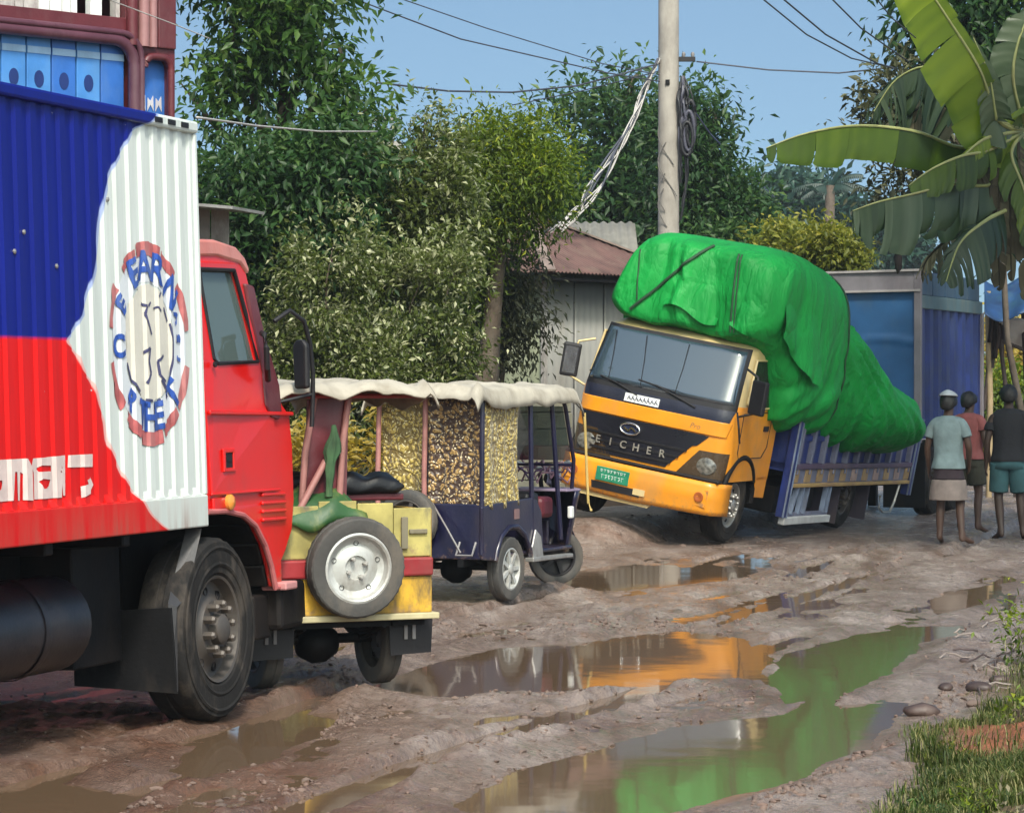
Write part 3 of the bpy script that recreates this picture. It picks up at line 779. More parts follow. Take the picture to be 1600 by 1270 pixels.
def red_cab():
    Y0, Y1 = 0.03, 1.98
    def lean(v):
        d = max(0, v[2] - 1.6) * .07
        return (v[0], v[1] + (d if v[1] < 1.0 else -d), v[2])
    prof = [(-.28, 2.43), (.30, 2.455), (.58, 2.43), (.675, 2.37), (.71, 2.28), (.80, 2.02), (.94, 1.70), (1.02, 1.62), (1.10, 1.57), (1.13, 1.40), (1.13, 1.10), (1.09, .94), (1.00, .84), (.93, .78)]
    arch = [(.93, .64), (.80, .64), (.755, .76), (.68, .88), (.56, .99), (.40, 1.055), (.18, 1.085), (-.28, 1.085)]
    side_out = prof + arch
    win = [(.055, 2.335), (.50, 2.345), (.60, 2.12), (.70, 1.86), (.175, 1.845), (.13, 1.87), (.06, 2.25)]
    mb = MB()
    mb.plate(side_out, [win], 'y', Y0, Y0 + .035, fn=lean); mb.plate(side_out, [win], 'y', Y1 - .035, Y1, fn=lean)
    def strip(pts, a, b, th=.03, mi=0):
        for (x0, z0), (x1, z1) in zip(pts, pts[1:]):
            d = Vector((x1 - x0, z1 - z0)); n_ = Vector((d.y, -d.x)); n_.normalize(); n_ *= -th
            vs = [(x, y, z) for y in (a, b) for x, z in ((x0, z0), (x1, z1), (x1 + n_.x * -1, z1 + n_.y * -1), (x0 - n_.x, z0 - n_.y))]
            mb.add([lean(v) for v in vs], [(0, 1, 2, 3), (7, 6, 5, 4), (0, 4, 5, 1), (1, 5, 6, 2), (2, 6, 7, 3), (3, 7, 4, 0)], mi)
    strip(prof[:5], Y0 + .035, Y1 - .035); strip(prof[6:], Y0 + .035, Y1 - .035); strip(arch[1:], Y0 + .036, Y1 - .036, mi=1)
    strip([(-.28, 1.085), (-.28, 2.43)], Y0 + .035, Y1 - .035)
    cab = mb.build('cab', [m_redp, m_black], rt, bevel=.012, smooth=35)
    # roof skin with a lip; its highlight is painted as paler red
    rf = MB(); rp = [(-.28, 2.385), (.30, 2.41), (.60, 2.385), (.665, 2.34), (.70, 2.33), (.715, 2.36), (.67, 2.42), (.56, 2.475), (.30, 2.50), (-.28, 2.48)]
    rf.plate(rp, (), 'y', Y0 - .012, Y1 + .012, fn=lean)
    rf.build('roof', pm('highlight_red_roof', (0.52, 0.17, 0.14), .38, var=.15, dirt=(.6, .32, .28), damt=.5), cab, bevel=.025, smooth=40)
    # door skin with a window opening
    door = [(.02, 2.375), (.53, 2.385), (.66, 2.08), (.76, 1.84), (.84, 1.68), (.86, 1.60), (.86, 1.18), (.76, 1.14), (.62, 1.165), (.02, 1.165)]
    dm = MB(); dm.plate(door, [win], 'y', Y0 - .012, Y0 + .004, fn=lean)
    d = dm.build('door', m_redp, cab, bevel=.006)
    w = MB(); w.plate(win, (), 'y', Y0 + .012, Y0 + .018, fn=lean); w.plate(win, (), 'y', Y1 - .02, Y1 - .014, fn=lean)
    w.build('door_window', m_glass, cab)
    s = MB()
    pts = [Vector(lean((x, Y0 - .012, z))) for x, z in win]; s.tube(pts + [pts[0]], .011, 6); s.build('window_seal', m_rubberseal, d)
    # dark A pillar
    a = MB(); a.plate([(.62, 2.28), (.725, 2.27), (.80, 2.04), (.95, 1.73), (.95, 1.585), (.91, 1.545), (.80, 1.56), (.745, 1.62), (.74, 1.80), (.67, 2.06)], (), 'y', Y0 - .022, Y0 + .03, fn=lean)
    a.build('windscreen_pillar', m_maroon, cab, bevel=.012)
    ws = MB(); ws.add([lean((.712, Y0 + .04, 2.28)), lean((.712, Y1 - .04, 2.28)), lean((.945, Y1 - .04, 1.70)), lean((.945, Y0 + .04, 1.70))], [(0, 1, 2, 3)]); ws.build('windscreen', m_glass, cab)
    # crease moulding, lower ribs, handle, lamp
    c = MB(); c.bar((.0, Y0 - .016, 1.592), (1.10, Y0 - .016, 1.575), .02, .022); c.bar((.0, Y0 - .014, 1.17), (.9, Y0 - .014, 1.165), .016, .014); c.build('side_moulding', m_redp, cab, bevel=.006)
    for k in range(4):
        r_ = MB(); r_.bar((.66, Y0 - .008, 1.145 - k * .045), (.98, Y0 - .008, 1.14 - k * .045), .02, .02); r_.build('step_rib', m_redp, cab, bevel=.007)
    h = MB(); h.plate([(.16, 1.28), (.31, 1.28), (.31, 1.40), (.16, 1.40)], [[(.185, 1.30), (.285, 1.30), (.285, 1.38), (.185, 1.38)]], 'y', Y0 - .022, Y0 - .008); h.build('handle_surround', m_redp, d, bevel=.004)
    h = MB(); h.span((.187, Y0 - .014, 1.302), (.283, Y0 - .008, 1.378)); h.span((.20, Y0 - .02, 1.335), (.27, Y0 - .012, 1.36)); h.build('handle', m_rubberseal, d)
    k = MB(); k.lathe([(.016, 0), (.016, -.012), (0.001, -.012)], 10, c=(.10, Y0 - .008, 1.84)); k.build('lock', m_rubberseal, d)
    t = MB(); t.plate([(.02, 1.09), (.28, 1.095), (.30, 1.15), (.02, 1.15)], (), 'y', Y0 - .02, Y0); t.build('lamp_panel', m_redp, cab, bevel=.008)
    t = MB(); t.lathe([(.042, 0), (.042, -.02), (.03, -.03), (0.001, -.034)], 16, c=(.20, Y0 - .018, 1.122)); t.build('indicator_lamp', m_amber, cab, smooth=40)
    # arch lip in dark trim
    lp = MB(); ap = [(x, Y0 - .012, z - .008) for x, z in [(.93, .645), (.80, .645), (.755, .76), (.68, .88), (.56, .99), (.40, 1.055), (.18, 1.085), (-.05, 1.09)]]
    lp.tube([Vector(p) for p in ap], .016, 8); lp.build('arch_lip', pm('faded_red_lip', (.42, .12, .12), .5), cab)
    # inner wheel well and floor, seats
    iw = MB(); iw.span((-.28, .40, .55), (.9, Y1 - .35, 1.06)); iw.span((-.26, .08, 1.10), (.95, 1.9, 1.16)); iw.build('engine_cover', m_black, rt)
    st = MB(); st.span((-.22, .25, 1.2), (.30, .8, 1.42)); st.span((-.24, .25, 1.4), (-.1, .8, 2.05)); st.span((-.22, 1.2, 1.2), (.30, 1.75, 1.42)); st.span((-.24, 1.2, 1.4), (-.1, 1.75, 2.05)); st.span((.7, .2, 1.5), (1.0, 1.8, 1.66)); st.build('seat', m_blackcloth, cab, bevel=.04)
    sw = MB(); sw.tube([Vector((.55 + .06 * math.sin(t_), .52 + .2 * math.cos(t_), 1.80 + .18 * math.sin(t_))) for t_ in [i * math.pi / 8 for i in range(17)]], .014, 6); sw.build('steering_wheel', m_rubberseal, cab)
    # front: bumper, grille, lamps
    b = MB(); b.span((.88, .02, .40), (1.24, 1.96, .66)); b.build('bumper', m_black, rt, bevel=.03)
    b = MB(); b.span((.84, -.03, .62), (1.0, .12, .665)); b.build('step', pm('pale_red_step', (.45, .2, .2), .5), rt, bevel=.01)
    b = MB(); b.span((.70, .10, .36), (.92, .30, .60)); b.build('tow_bracket', m_black, rt, bevel=.015)
    g = MB(); g.span((1.125, .25, .95), (1.15, 1.75, 1.35)); g.build('grille', m_rubberseal, cab, bevel=.01)
    for y in (.3, 1.7):
        q = MB(); q.lathe([(.10, 1.13), (.10, 1.17), (.07, 1.19), (0.001, 1.195)], 20, c=(0, y, .80), axis='x'); q.build('headlight', m_chrome, cab, smooth=40)
    # mirrors
    a = MB(); a.tube([Vector(p) for p in ((.90, .02, 2.08), (.98, -.04, 2.14), (1.06, -.09, 2.08), (1.11, -.10, 1.96), (1.14, -.10, 1.80), (1.15, -.09, 1.66), (1.145, -.08, 1.50))], .013, 8); a.tube([Vector(p) for p in ((1.15, -.09, 1.68), (1.06, -.03, 1.66), (1.0, .05, 1.64))], .010, 8)
    a.build('mirror_arm', m_rubberseal, cab, smooth=60)
    m_ = MB(); m_.plate([(-.055, -.13), (.055, -.13), (.06, .11), (.03, .14), (-.03, .14), (-.06, .11)], (), 'x', -.02, .02); q = m_.build('mirror', m_rubberseal, cab, bevel=.015); q.location = (1.08, -.06, 1.84); q.rotation_euler = (0, 0, R(-32))
    m_ = MB(); pts = [Vector(p) for p in ((.66, -.01, 2.01), (.60, -.05, 2.00), (.575, -.07, 1.93), (.60, -.06, 1.82), (.70, -.02, 1.76))]; m_.tube(pts, .016, 8); m_.add([(.66, -.012, 2.0), (.60, -.045, 1.98), (.585, -.06, 1.93), (.61, -.05, 1.83), (.69, -.02, 1.78)], [(0, 1, 2, 3, 4)]); m_.build('quarter_mirror', m_rubberseal, cab)
    # chassis, tank, flap, wheels
    ch = MB()
    for y in (.62, 1.50): ch.span((S0, y - .04, .74), (.95, y + .04, 1.0))
    for s in (-4.6, -3.6, -2.4, -1.2, -.4): ch.span((s - .05, .62, .82), (s + .05, 1.5, .96))
    for s in (-4.9, -4.1, -3.3, -2.5, -1.7, -.9): ch.span((s - .04, .06, .95), (s + .04, 2.09, 1.012))
    ch.span((-1.02, .30, .36), (-.50, .60, .95)); ch.build('chassis', m_black, rt, bevel=.01)
    tk = MB(); tk.lathe([(0.001, -2.9), (.20, -2.9), (.23, -2.87), (.23, -1.16), (.20, -1.13), (0.001, -1.13)], 28, c=(0, .36, .60), axis='x'); 
    for s in (-2.5, -1.6): tk.lathe([(.236, s - .03), (.24, s), (.236, s + .03)], 28, c=(0, .36, .60), axis='x')
    tk.build('fuel_tank', pm('dark_tank_paint', (.006, .006, .010), .36, dirt=(.04, .03, .028), damt=.4), rt, smooth=40)
    fl = MB(); fl.plate([(.03, .19), (.60, .23), (.60, .60), (.10, .62), (.05, .62)], (), 'x', -.45, -.435); fl.build('mud_flap', pm('flap_rubber', (.006, .006, .007), .65, dirt=(.05, .04, .033), damt=.5, spec=.2), rt, bevel=.004)
    fl = MB(); fl.add([(-.12, .02, 1.0), (-.33, .02, .66), (-.42, .03, .62), (-.44, .03, .2), (-.44, .07, .2), (-.44, .07, .64), (-.36, .09, .70), (-.16, .09, 1.0)], [(0, 1, 6, 7), (1, 2, 5, 6), (2, 3, 4, 5)]); fl.build('mud_guard', pm('dark_guard', (.03, .03, .034), .5, dirt=(.1, .08, .07), damt=.5), rt, solid=.01)
    ax = MB(); ax.tube([(.05, .2, .45), (.05, 1.9, .45)], .05, 10); ax.tube([(-3.6, .2, .47), (-3.6, 1.95, .47)], .08, 10); ax.build('axle', m_black, rt)
    make_wheel(rt, (.05, .14, .475), .475, .27, .275, 'truck', m_darksteel, n=72)
    make_wheel(rt, (.05, 1.95, .475), .475, .27, .275, 'truck', m_darksteel, yaw=math.pi, n=72)
    for y, yw in ((.16, 0), (.46, 0), (1.95, math.pi), (1.65, math.pi)): make_wheel(rt, (-3.6, y, .475), .475, .25, .275, 'truck', m_darksteel, yaw=yw, n=40)
red_cab()
# ------------------------------------------------------------ battery rickshaws
def brocade():
    """cloth printed all over with small gold leaves"""
    out = []
    for nm, dark, gold, pale in (('brown_gold_cloth', (0.045, 0.022, 0.012), (0.36, 0.22, 0.07), (0.72, 0.60, 0.38)), ('yellow_gold_cloth', (0.16, 0.11, 0.025), (0.48, 0.36, 0.09), (0.72, 0.64, 0.36))):
        m = bpy.data.materials.new(nm); m.use_nodes = True
        n, l = m.node_tree.nodes, m.node_tree.links; b = n['Principled BSDF']
        tc = n.new('ShaderNodeTexCoord')
        nz = n.new('ShaderNodeTexNoise'); nz.inputs['Scale'].default_value = 9; l.new(tc.outputs['Object'], nz.inputs['Vector'])
        ad = n.new('ShaderNodeVectorMath'); ad.operation = 'MULTIPLY_ADD'; ad.inputs[1].default_value = (.12, .12, .12); l.new(nz.outputs[1], ad.inputs[0]); l.new(tc.outputs['Object'], ad.inputs[2])
        def vor(s, f='F1'):
            v = n.new('ShaderNodeTexVoronoi'); v.inputs['Scale'].default_value = s; v.feature = f; l.new(ad.outputs[0], v.inputs['Vector']); return v
        v1, v2 = vor(26), vor(43)
        def rng(s, a, b_):
            t = n.new('ShaderNodeMapRange'); t.inputs[1].default_value = a; t.inputs[2].default_value = b_; l.new(s, t.inputs[0]); return t.outputs[0]
        def mix(f, a, b_):
            t = n.new('ShaderNodeMix'); t.data_type = 'RGBA'; l.new(f, t.inputs[0])
            for k, v in ((6, a), (7, b_)):
                if isinstance(v, tuple): t.inputs[k].default_value = (*v, 1)
                else: l.new(v, t.inputs[k])
            return t.outputs[2]
        c = mix(rng(v1.outputs[0], .48, .36), dark, gold)
        c = mix(rng(v2.outputs[0], .30, .20), c, pale)
        c = mix(rng(v1.outputs[0], .16, .10), c, (dark[0] * 1.5, dark[1] * 1.3, dark[2]))
        l.new(c, b.inputs['Base Color']); b.inputs['Roughness'].default_value = .45; b.inputs['Sheen Weight'].default_value = .2
        bp = n.new('ShaderNodeBump'); bp.inputs['Strength'].default_value = .9; bp.inputs['Distance'].default_value = .02; bp.invert = True
        l.new(v1.outputs[0], bp.inputs['Height']); l.new(bp.outputs[0], b.inputs['Normal'])
        out.append(m)
    return out
m_broc, m_broc2 = brocade()
m_canvas = pm('dirty_canvas', (0.40, 0.365, 0.30), .7, var=.2, scale=3, dirt=(.17, .14, .10), damt=.65, dscale=3, bump=.4, bscale=12)
m_navy = pm('navy_paint', (0.006, 0.006, 0.028), .3, var=.25, dirt=(.06, .045, .05), damt=.4, coat=.3, splash=(.3, .75, 0, .2))
m_yell = pm('chipped_yellow_paint', (0.50, 0.29, 0.025), .55, var=.35, scale=6, dirt=(.10, .07, .035), damt=.95, dscale=9, splash=(.40, .75, 0, .26))
m_ygrey = pm('peeling_yellow_board', (0.36, 0.31, 0.10), .65, var=.35, scale=6, dirt=(.105, .098, .072), damt=1.0, dscale=6, splash=(.70, 1.15, 0, .18))
m_dgreen = pm('dark_green_paint', (0.02, 0.075, 0.02), .5, dirt=(.22, .22, .05), damt=.7, dscale=4)
m_pinkpost = pm('pinkish_painted_pipe', (0.34, 0.15, 0.135), .55, dirt=(.14, .07, .055), damt=.6, dscale=8)
m_redbar = pm('deep_red_bar', (0.26, 0.018, 0.022), .45, dirt=(.12, .06, .05), damt=.5)
m_tyre2 = pm('greyish_tyre', (0.06, 0.058, 0.055), .75, var=.25, dirt=(.16, .13, .10), damt=.5, dscale=6, bump=.3)
m_alu = pm('dull_alloy', (0.50, 0.51, 0.49), .45, metal=.35, dirt=(.26, .22, .18), damt=.6, dscale=7)

def canopy(parent, x0, x1, w, z, sag, peak=(0, 0, 0), seed=1, drop=.12):
    def fn(u, v):
        x = x0 + (x1 - x0) * u
        t = (v - .5) * 2
        k = abs(t)
        zz = z + .055 * (1 - t * t)
        yy = t * w
        if k > .86:
            d = (k - .86) / .14
            yy = math.copysign(w * .86 + w * .14 * min(1, d * 1.3) * .45, t); zz = z + .055 * (1 - .74) - drop * d
        rib = abs(math.sin(u * math.pi * 2.5))
        zz -= sag * rib * (1 - .6 * k) * .7
        e = max(0, (abs(u - .5) - .46) / .04)
        zz -= drop * .75 * e
        zz += .03 * (float(vnoise(np.array([x * 3.1 + seed]), np.array([t * 3.7]), seed)[0]) - .5) + .022 * (float(vnoise(np.array([x * 11 + seed]), np.array([t * 9.0]), seed + 2)[0]) - .5)
        if k > .9 or e > .3: zz += .05 * (float(vnoise(np.array([x * 5 + t * 4.0]), np.array([seed * 1.0]), seed + 5)[0]) - .5)
        if k > .8: zz += .05 * math.exp(-((u - .04) / .06) ** 2) * (1 if t < 0 else 0)
        return (x, yy, zz)
    mb = MB(); mb.grid(fn, 44, 36)
    return mb.build('canopy', m_canvas, parent, smooth=True, solid=.012)

def rickshaw_running(parent, track, mat_rim, steer=0.0, style='alloy'):
    for y, yw in ((-track, 0), (track, math.pi)): make_wheel(parent, (0, y, .26), .26, .115, .165, style, mat_rim, m_tyre2, yaw=yw, n=48)
    fw = make_wheel(parent, (1.92, 0, .245), .245, .09, .165, 'spoke', m_rubberseal, m_tyre2, steer=steer, n=48)
    ax = MB(); ax.tube([(0, -track + .05, .27), (0, track - .05, .27)], .03, 10); ax.lathe([(0.001, -.13), (.07, -.11), (.115, -.04), (.12, .03), (.08, .11), (0.001, .13)], 16, c=(0, .02, .25), axis='y')
    ax.tube([(.02, -.3, .33), (-.12, -.32, .42)], .012, 6); ax.tube([(.02, .3, .33), (-.12, .32, .42)], .012, 6)
    ax.build('axle', m_black, parent, smooth=50)
    s = MB()
    for y in (-track + .12, track - .12):
        pts = [(-.38 + .76 * i / 8, y, .30 + .07 * (abs(i - 4) / 4) ** 2) for i in range(9)]
        s.tube(pts, .018, 6); s.tube([(p[0] * .7, p[1], p[2] - .025) for p in pts], .015, 6)
    s.build('leaf_spring', m_black, parent)

# near one: only the rear shows past the red truck
N_B = R(-25)
N_M = frame((-1.10, 16.5, -.01), N_B)
nr = thing('battery_rickshaw', 'battered yellow tailed rickshaw seen from behind with a spare wheel on its back', 'rickshaw', N_M, 'battery rickshaws stuck on the mud road')
def near_rickshaw():
    W = .50
    xr = -.45
    b = MB(); b.span((xr - .012, -W, .44), (xr + .012, W, .645)); b.build('tail_board', m_yell, nr, bevel=.006)
    b = MB(); b.span((xr - .05, -W - .03, .405), (xr + .05, W + .02, .44)); b.build('tail_lip', pm('muddy_pale_steel', (.42, .37, .22), .6, dirt=(.25, .2, .1), damt=.6), nr, bevel=.006)
    b = MB(); b.span((xr - .035, -W, .648), (xr + .03, W, .752)); b.build('cross_bar', m_redbar, nr, bevel=.012)
    # painted upper boards, each a piece
    for i, (y0, y1, z1, mt) in enumerate(((-.50, -.27, 1.03, m_ygrey), (-.265, -.05, 1.06, m_ygrey), (-.045, .18, 1.075, m_ygrey), (.185, .50, 1.05, m_ygrey))):
        p = MB(); p.span((xr - .004 * (i % 2), y0, .756), (xr + .016, y1, z1)); q = p.build('back_board', mt, nr, bevel=.005)
    p = MB(); p.span((xr - .02, -.35, .80), (xr - .004, -.31, .98)); p.span((xr - .018, -.47, .885), (xr - .003, -.36, .91)); p.build('patch_plate', pm('grey_patch', (.17, .15, .10), .7, dirt=(.08, .06, .03)), nr, bevel=.004)
    # green shoulder over the boards
    g = MB()
    def fg(u, v):
        y = -.10 + .52 * u; s = v
        return (xr - .035 + .34 * (1 - math.cos(s * 1.57)) + .012 * math.sin(u * 9), y, (.945 + .03 * math.sin(u * 7)) + .225 * math.sin(s * 1.57) * (1 - .5 * (2 * u - 1) ** 2) + .012 * math.sin(u * 17 + s * 6))
    g.grid(fg, 20, 10); g.build('rear_cowl', m_dgreen, nr, smooth=True, solid=.012)
    # sides, floor
    f = MB(); f.span((xr + .02, -W, .44), (1.5, W, .48)); f.span((1.3, -.3, .44), (1.9, .3, .47)); f.build('floor', m_black, nr)
    for sg in (-1, 1):
        s = MB(); s.plate([(xr + .02, .48), (1.15, .48), (1.15, .85), (.6, 1.02), (xr + .02, 1.02)], (), 'y', sg * W - .012, sg * W + .012); s.build('side_panel', m_yell, nr, bevel=.006)
    # chassis rails, flaps
    c = MB(); c.bar((-.42, -.3, .40), (1.6, -.22, .40), .05, .07); c.bar((-.42, .3, .40), (1.6, .22, .40), .05, .07); c.bar((-.38, -.48, .39), (-.38, .48, .39), .04, .05); c.build('chassis_rail', m_black, nr)
    for y in (-.42, .42):
        q = MB(); q.plate([(y - .13, .20), (y + .12, .19), (y + .13, .40), (y - .14, .40)], (), 'x', -.33, -.322); q.build('mud_flap', m_rubberseal, nr)
        q = MB(); q.span((-.342, y - .03, .28), (-.334, y - .01, .385)); q.span((-.342, y + .02, .28), (-.334, y + .04, .385)); q.build('flap_bracket', m_greyp, nr)
    rickshaw_running(nr, .36, m_darksteel, style='steel')
    make_wheel(nr, (xr - .10, .005, .71), .283, .125, .19, 'steel', m_alu, m_tyre2, yaw=-math.pi / 2, tilt=R(3), n=72, name='spare_wheel')
    # seats: two black cushions with sagging covers
    for y0, y1, rr in ((-.47, -.08, .04), (.06, .47, .03)):
        def fs(u, v, y0=y0, y1=y1):
            a = v * 2 * math.pi
            y = y0 + (y1 - y0) * u; k = 1 + .12 * math.sin(u * 7 + y0 * 9)
            c_, s_ = math.cos(a), math.sin(a); e = min(1, min(u, 1 - u) * 9) ** .5
            return (.12 + .25 * math.copysign(abs(c_) ** .5, c_), y, 1.135 + (.075 if s_ > 0 else .045) * math.copysign(abs(s_) ** .45, s_) * k * e + .014 * math.sin(u * 13 + c_ * 4) * (s_ > 0))
        s = MB(); s.grid(lambda u, v: fs(v, u), 24, 14, closed_u=True); s.build('seat_cushion', m_blackcloth, nr, smooth=True)
    s = MB(); s.span((-.1, -.48, 1.06), (.40, .48, 1.10)); s.build('seat_rail', m_maroon, nr, bevel=.01)
    # maroon back panel between pinkish pipes
    p = MB(); p.plate([(.23, 1.06), (.215, 1.64), (-.035, 1.66), (-.02, 1.06)], (), 'x', -.36, -.345); p.build('back_panel', m_maroon, nr, bevel=.004)
    for pts in ([(-.38, .26, 1.03), (-.38, .235, 1.35), (-.37, .175, 1.67)], [(-.38, .03, 1.10), (-.38, .01, 1.4), (-.37, -.03, 1.67)], [(-.42, .29, 1.02), (-.40, .12, 1.30)], [(.95, .46, .5), (.95, .46, 1.68)], [(.95, -.46, .5), (.95, -.46, 1.68)]):
        q = MB(); q.tube(pts, .020, 8); q.build('roof_post', m_pinkpost, nr, smooth=50)
    # gold cloth hung inside
    def fc(u, v): return (.55 + .03 * math.sin(u * 22), .48 - .50 * u, 1.62 - .55 * v + .012 * math.sin(u * 15))
    c = MB(); c.grid(fc, 40, 14); c.build('inner_curtain', m_broc2, nr, smooth=True, solid=.006)
    canopy(nr, -.52, 1.75, .56, 1.70, .05, seed=3, drop=.10)
    fr = MB()
    for y in (-.46, .46): fr.tube([(-.40, y, 1.66), (1.6, y, 1.66)], .014, 6)
    for x in (-.38, .95): fr.tube([(x, -.46, 1.66), (x, .46, 1.66)], .014, 6)
    fr.build('roof_frame', m_redbar, nr)
    # driver end
    d = MB(); d.plate([(1.3, .48), (2.1, .40), (2.2, .62), (2.0, .95), (1.75, .98), (1.45, .6)], (), 'y', -.2, .2); d.build('front_cowl', m_yell, nr, bevel=.03)
    d = MB(); d.tube([(1.92, -.08, .25), (1.80, -.08, .95)], .02, 8); d.tube([(1.92, .08, .25), (1.80, .08, .95)], .02, 8); d.tube([(1.72, -.32, 1.02), (1.80, -.1, 1.0), (1.80, .1, 1.0), (1.72, .32, 1.02)], .014, 8); d.build('handlebar', m_black, nr)
near_rickshaw()
def hung_cloth():
    mb = MB()
    def fn(u, v):
        a = 2 * math.pi * u
        w = [.010, .02, .035, .045, .03, .025, .022, .018][min(7, int(v * 7.99))]
        w2 = [.010, .02, .035, .045, .03, .025, .022, .018][min(7, int(v * 7.99) + 1)]
        f = v * 7.99 - int(v * 7.99); w = w + (w2 - w) * f
        w *= .55 + .9 * float(vnoise(np.array([math.cos(a) * 1.4 + 5]), np.array([math.sin(a) * 1.4 + v * 6]), 6)[0]) + .25 * math.sin(6 * a + v * 3)
        return (-.43 + .4 * w * math.cos(a), .085 - .02 * math.sin(v * 4) + w * math.sin(a) + .03 * math.sin(v * 2.6), 1.50 - .40 * v)
    mb.grid(fn, 20, 22, closed_u=True)
    o = mb.build('hanging_cloth', pm('faded_green_cloth', (0.035, 0.085, 0.035), .9, var=.5, scale=7, dirt=(.28, .27, .15), damt=.6, dscale=5), None, smooth=True)
    o.matrix_world = N_M
    tag(o, 'faded green cloth knotted to the pipes at the back of the yellow tailed rickshaw', 'cloth')
hung_cloth()

# far one: navy body, gold curtains, seen along its right side
F_B = R(25)
F_M = frame((-.43, 23.36, -.02), F_B)
fr_ = thing('battery_rickshaw', 'navy blue rickshaw with gold leaf curtains and a pale canvas canopy', 'rickshaw', F_M, 'battery rickshaws stuck on the mud road')
def far_rickshaw():
    W = .47
    xr = -.55
    # body: curved sides
    prof = [(xr, .36), (-.30, .34), (-.29, .40), (-.22, .50), (-.08, .57), (.08, .57), (.22, .50), (.30, .40), (.34, .33), (.56, .33), (.60, .40), (.56, .70), (.46, .80), (.35, .82), (-.30, .80), (xr - .02, .78)]
    b = MB()
    for y in (-W, W): b.plate(prof, (), 'y', y - .015, y + .015)
    b.span((xr, -W + .015, .36), (xr + .03, W - .015, .80)); b.span((xr + .03, -W + .015, .36), (1.25, W - .015, .39)); b.span((1.2, -.25, .39), (1.23, .25, .6)); b.span((.45, -W + .015, .39), (.48, W - .015, .78))
    body = b.build('body', m_navy, fr_, bevel=.012)
    f = MB(); f.tube([(x, -W - .012, z + .01) for x, z in [(-.33, .33), (-.30, .41), (-.22, .52), (-.08, .59), (.08, .59), (.22, .52), (.31, .41), (.36, .34)]], .022, 8); f.tube([(x, W + .012, z + .01) for x, z in [(-.33, .33), (-.30, .41), (-.22, .52), (-.08, .59), (.08, .59), (.22, .52), (.31, .41), (.36, .34)]], .022, 8); f.build('wheel_arch', m_navy, body, smooth=50)
    c = MB(); c.span((.02, -W - .025, .66), (.10, -W - .012, .74)); c.build('side_sticker', pm('brownish_sticker', (.2, .12, .12), .5), body)
    ft = MB(); ft.plate([(.30, .30), (1.10, .30), (1.10, .33), (.30, .335)], (), 'y', -W - .06, -W + .02); ft.build('foot_step', m_steel, fr_, bevel=.006)
    st = MB(); st.plate([(.36, .30), (.56, .30), (.50, .50), (.40, .56), (.33, .42)], (), 'y', -W - .035, -W - .02); st.build('splash_guard', m_steel, fr_, bevel=.004)
    # spare wheel on the tail
    make_wheel(fr_, (xr - .08, .14, .66), .25, .10, .165, 'spoke', m_darksteel, m_tyre2, yaw=-math.pi / 2, n=48, name='spare_wheel')
    q = MB(); q.tube([(xr - .03, -.05, .80), (xr - .09, -.20, .62), (xr - .10, -.33, .42)], .008, 6); q.tube([(xr - .05, -.30, .50), (xr - .12, -.30, .40), (xr - .12, -.44, .40), (xr - .05, -.44, .50)], .010, 6); q.build('tail_bracket', m_greyp, fr_)
    ch = MB(); ch.bar((xr, -.28, .33), (1.6, -.2, .33), .05, .06); ch.bar((xr, .28, .33), (1.6, .2, .33), .05, .06); ch.build('chassis_rail', m_black, fr_)
    rickshaw_running(fr_, .42, m_alu, steer=R(-48))
    # curtains: rear and side
    def cur(x0, y0, x1, y1, z0, z1, fold, sw=0.0):
        L = math.hypot(x1 - x0, y1 - y0); nx, ny = -(y1 - y0) / L, (x1 - x0) / L
        def fn(u, v):
            w = fold * (math.sin(u * L * 46) * .6 + math.sin(u * L * 27 + 1.3)) * (.4 + .6 * v) + sw * math.sin(v * 3.1)
            return (x0 + (x1 - x0) * u + nx * w, y0 + (y1 - y0) * u + ny * w, z1 + (z0 - z1) * v + .01 * math.sin(u * 21))
        return fn
    c = MB(); c.grid(cur(xr + .02, -W + .01, xr + .02, .02, .77, 1.63, .012, -.03), 40, 16); c.build('rear_curtain', m_broc, fr_, smooth=True, solid=.008)
    c = MB(); c.grid(cur(xr + .05, .05, xr + .05, W - .02, .85, 1.63, .014, -.02), 34, 14); c.build('rear_curtain', m_broc2, fr_, smooth=True, solid=.008)
    c = MB(); c.grid(cur(xr + .03, -W - .005, .12, -W - .005, .76, 1.60, .011, .02), 44, 16); c.build('side_curtain', m_broc2, fr_, smooth=True, solid=.008)
    c = MB(); c.grid(cur(.35, W, .95, W, .80, 1.60, .012), 30, 10); c.build('side_curtain', m_broc, fr_, smooth=True, solid=.008)
    for x, y in ((xr, W - .02), (xr + .0, .035)):
        p = MB(); p.tube([(x, y, .40), (x - .01, y, 1.0), (x + .02, y, 1.64)], .022, 8); p.build('roof_post', m_pinkpost, fr_, smooth=50)
    for x, y, x2 in ((.40, -W, .36), (.40, W, .36), (1.02, -W + .02, .82), (1.02, W - .02, .82), (xr + .01, -W + .01, xr + .03)):
        p = MB(); p.tube([(x, y, .40 if x < 1 else .45), (x2, y, 1.66)], .021, 8); p.build('roof_post', m_navy, fr_, smooth=50)
    # dirty clear windscreen with its bent frame
    p = MB(); p.tube([(1.45, -.36, .86), (1.40, -.40, 1.10), (1.18, -.42, 1.55), (1.10, -.42, 1.66)], .018, 8); p.tube([(1.45, .36, .86), (1.40, .40, 1.10), (1.18, .42, 1.55), (1.10, .42, 1.66)], .018, 8); p.tube([(1.40, -.40, 1.06), (1.40, .40, 1.06)], .012, 6); p.build('windscreen_frame', m_navy, fr_, smooth=50)
    p = MB(); p.add([(1.39, -.38, 1.10), (1.39, .38, 1.10), (1.17, .40, 1.56), (1.17, -.40, 1.56)], [(0, 1, 2, 3)]); p.build('windscreen', m_glass, fr_)
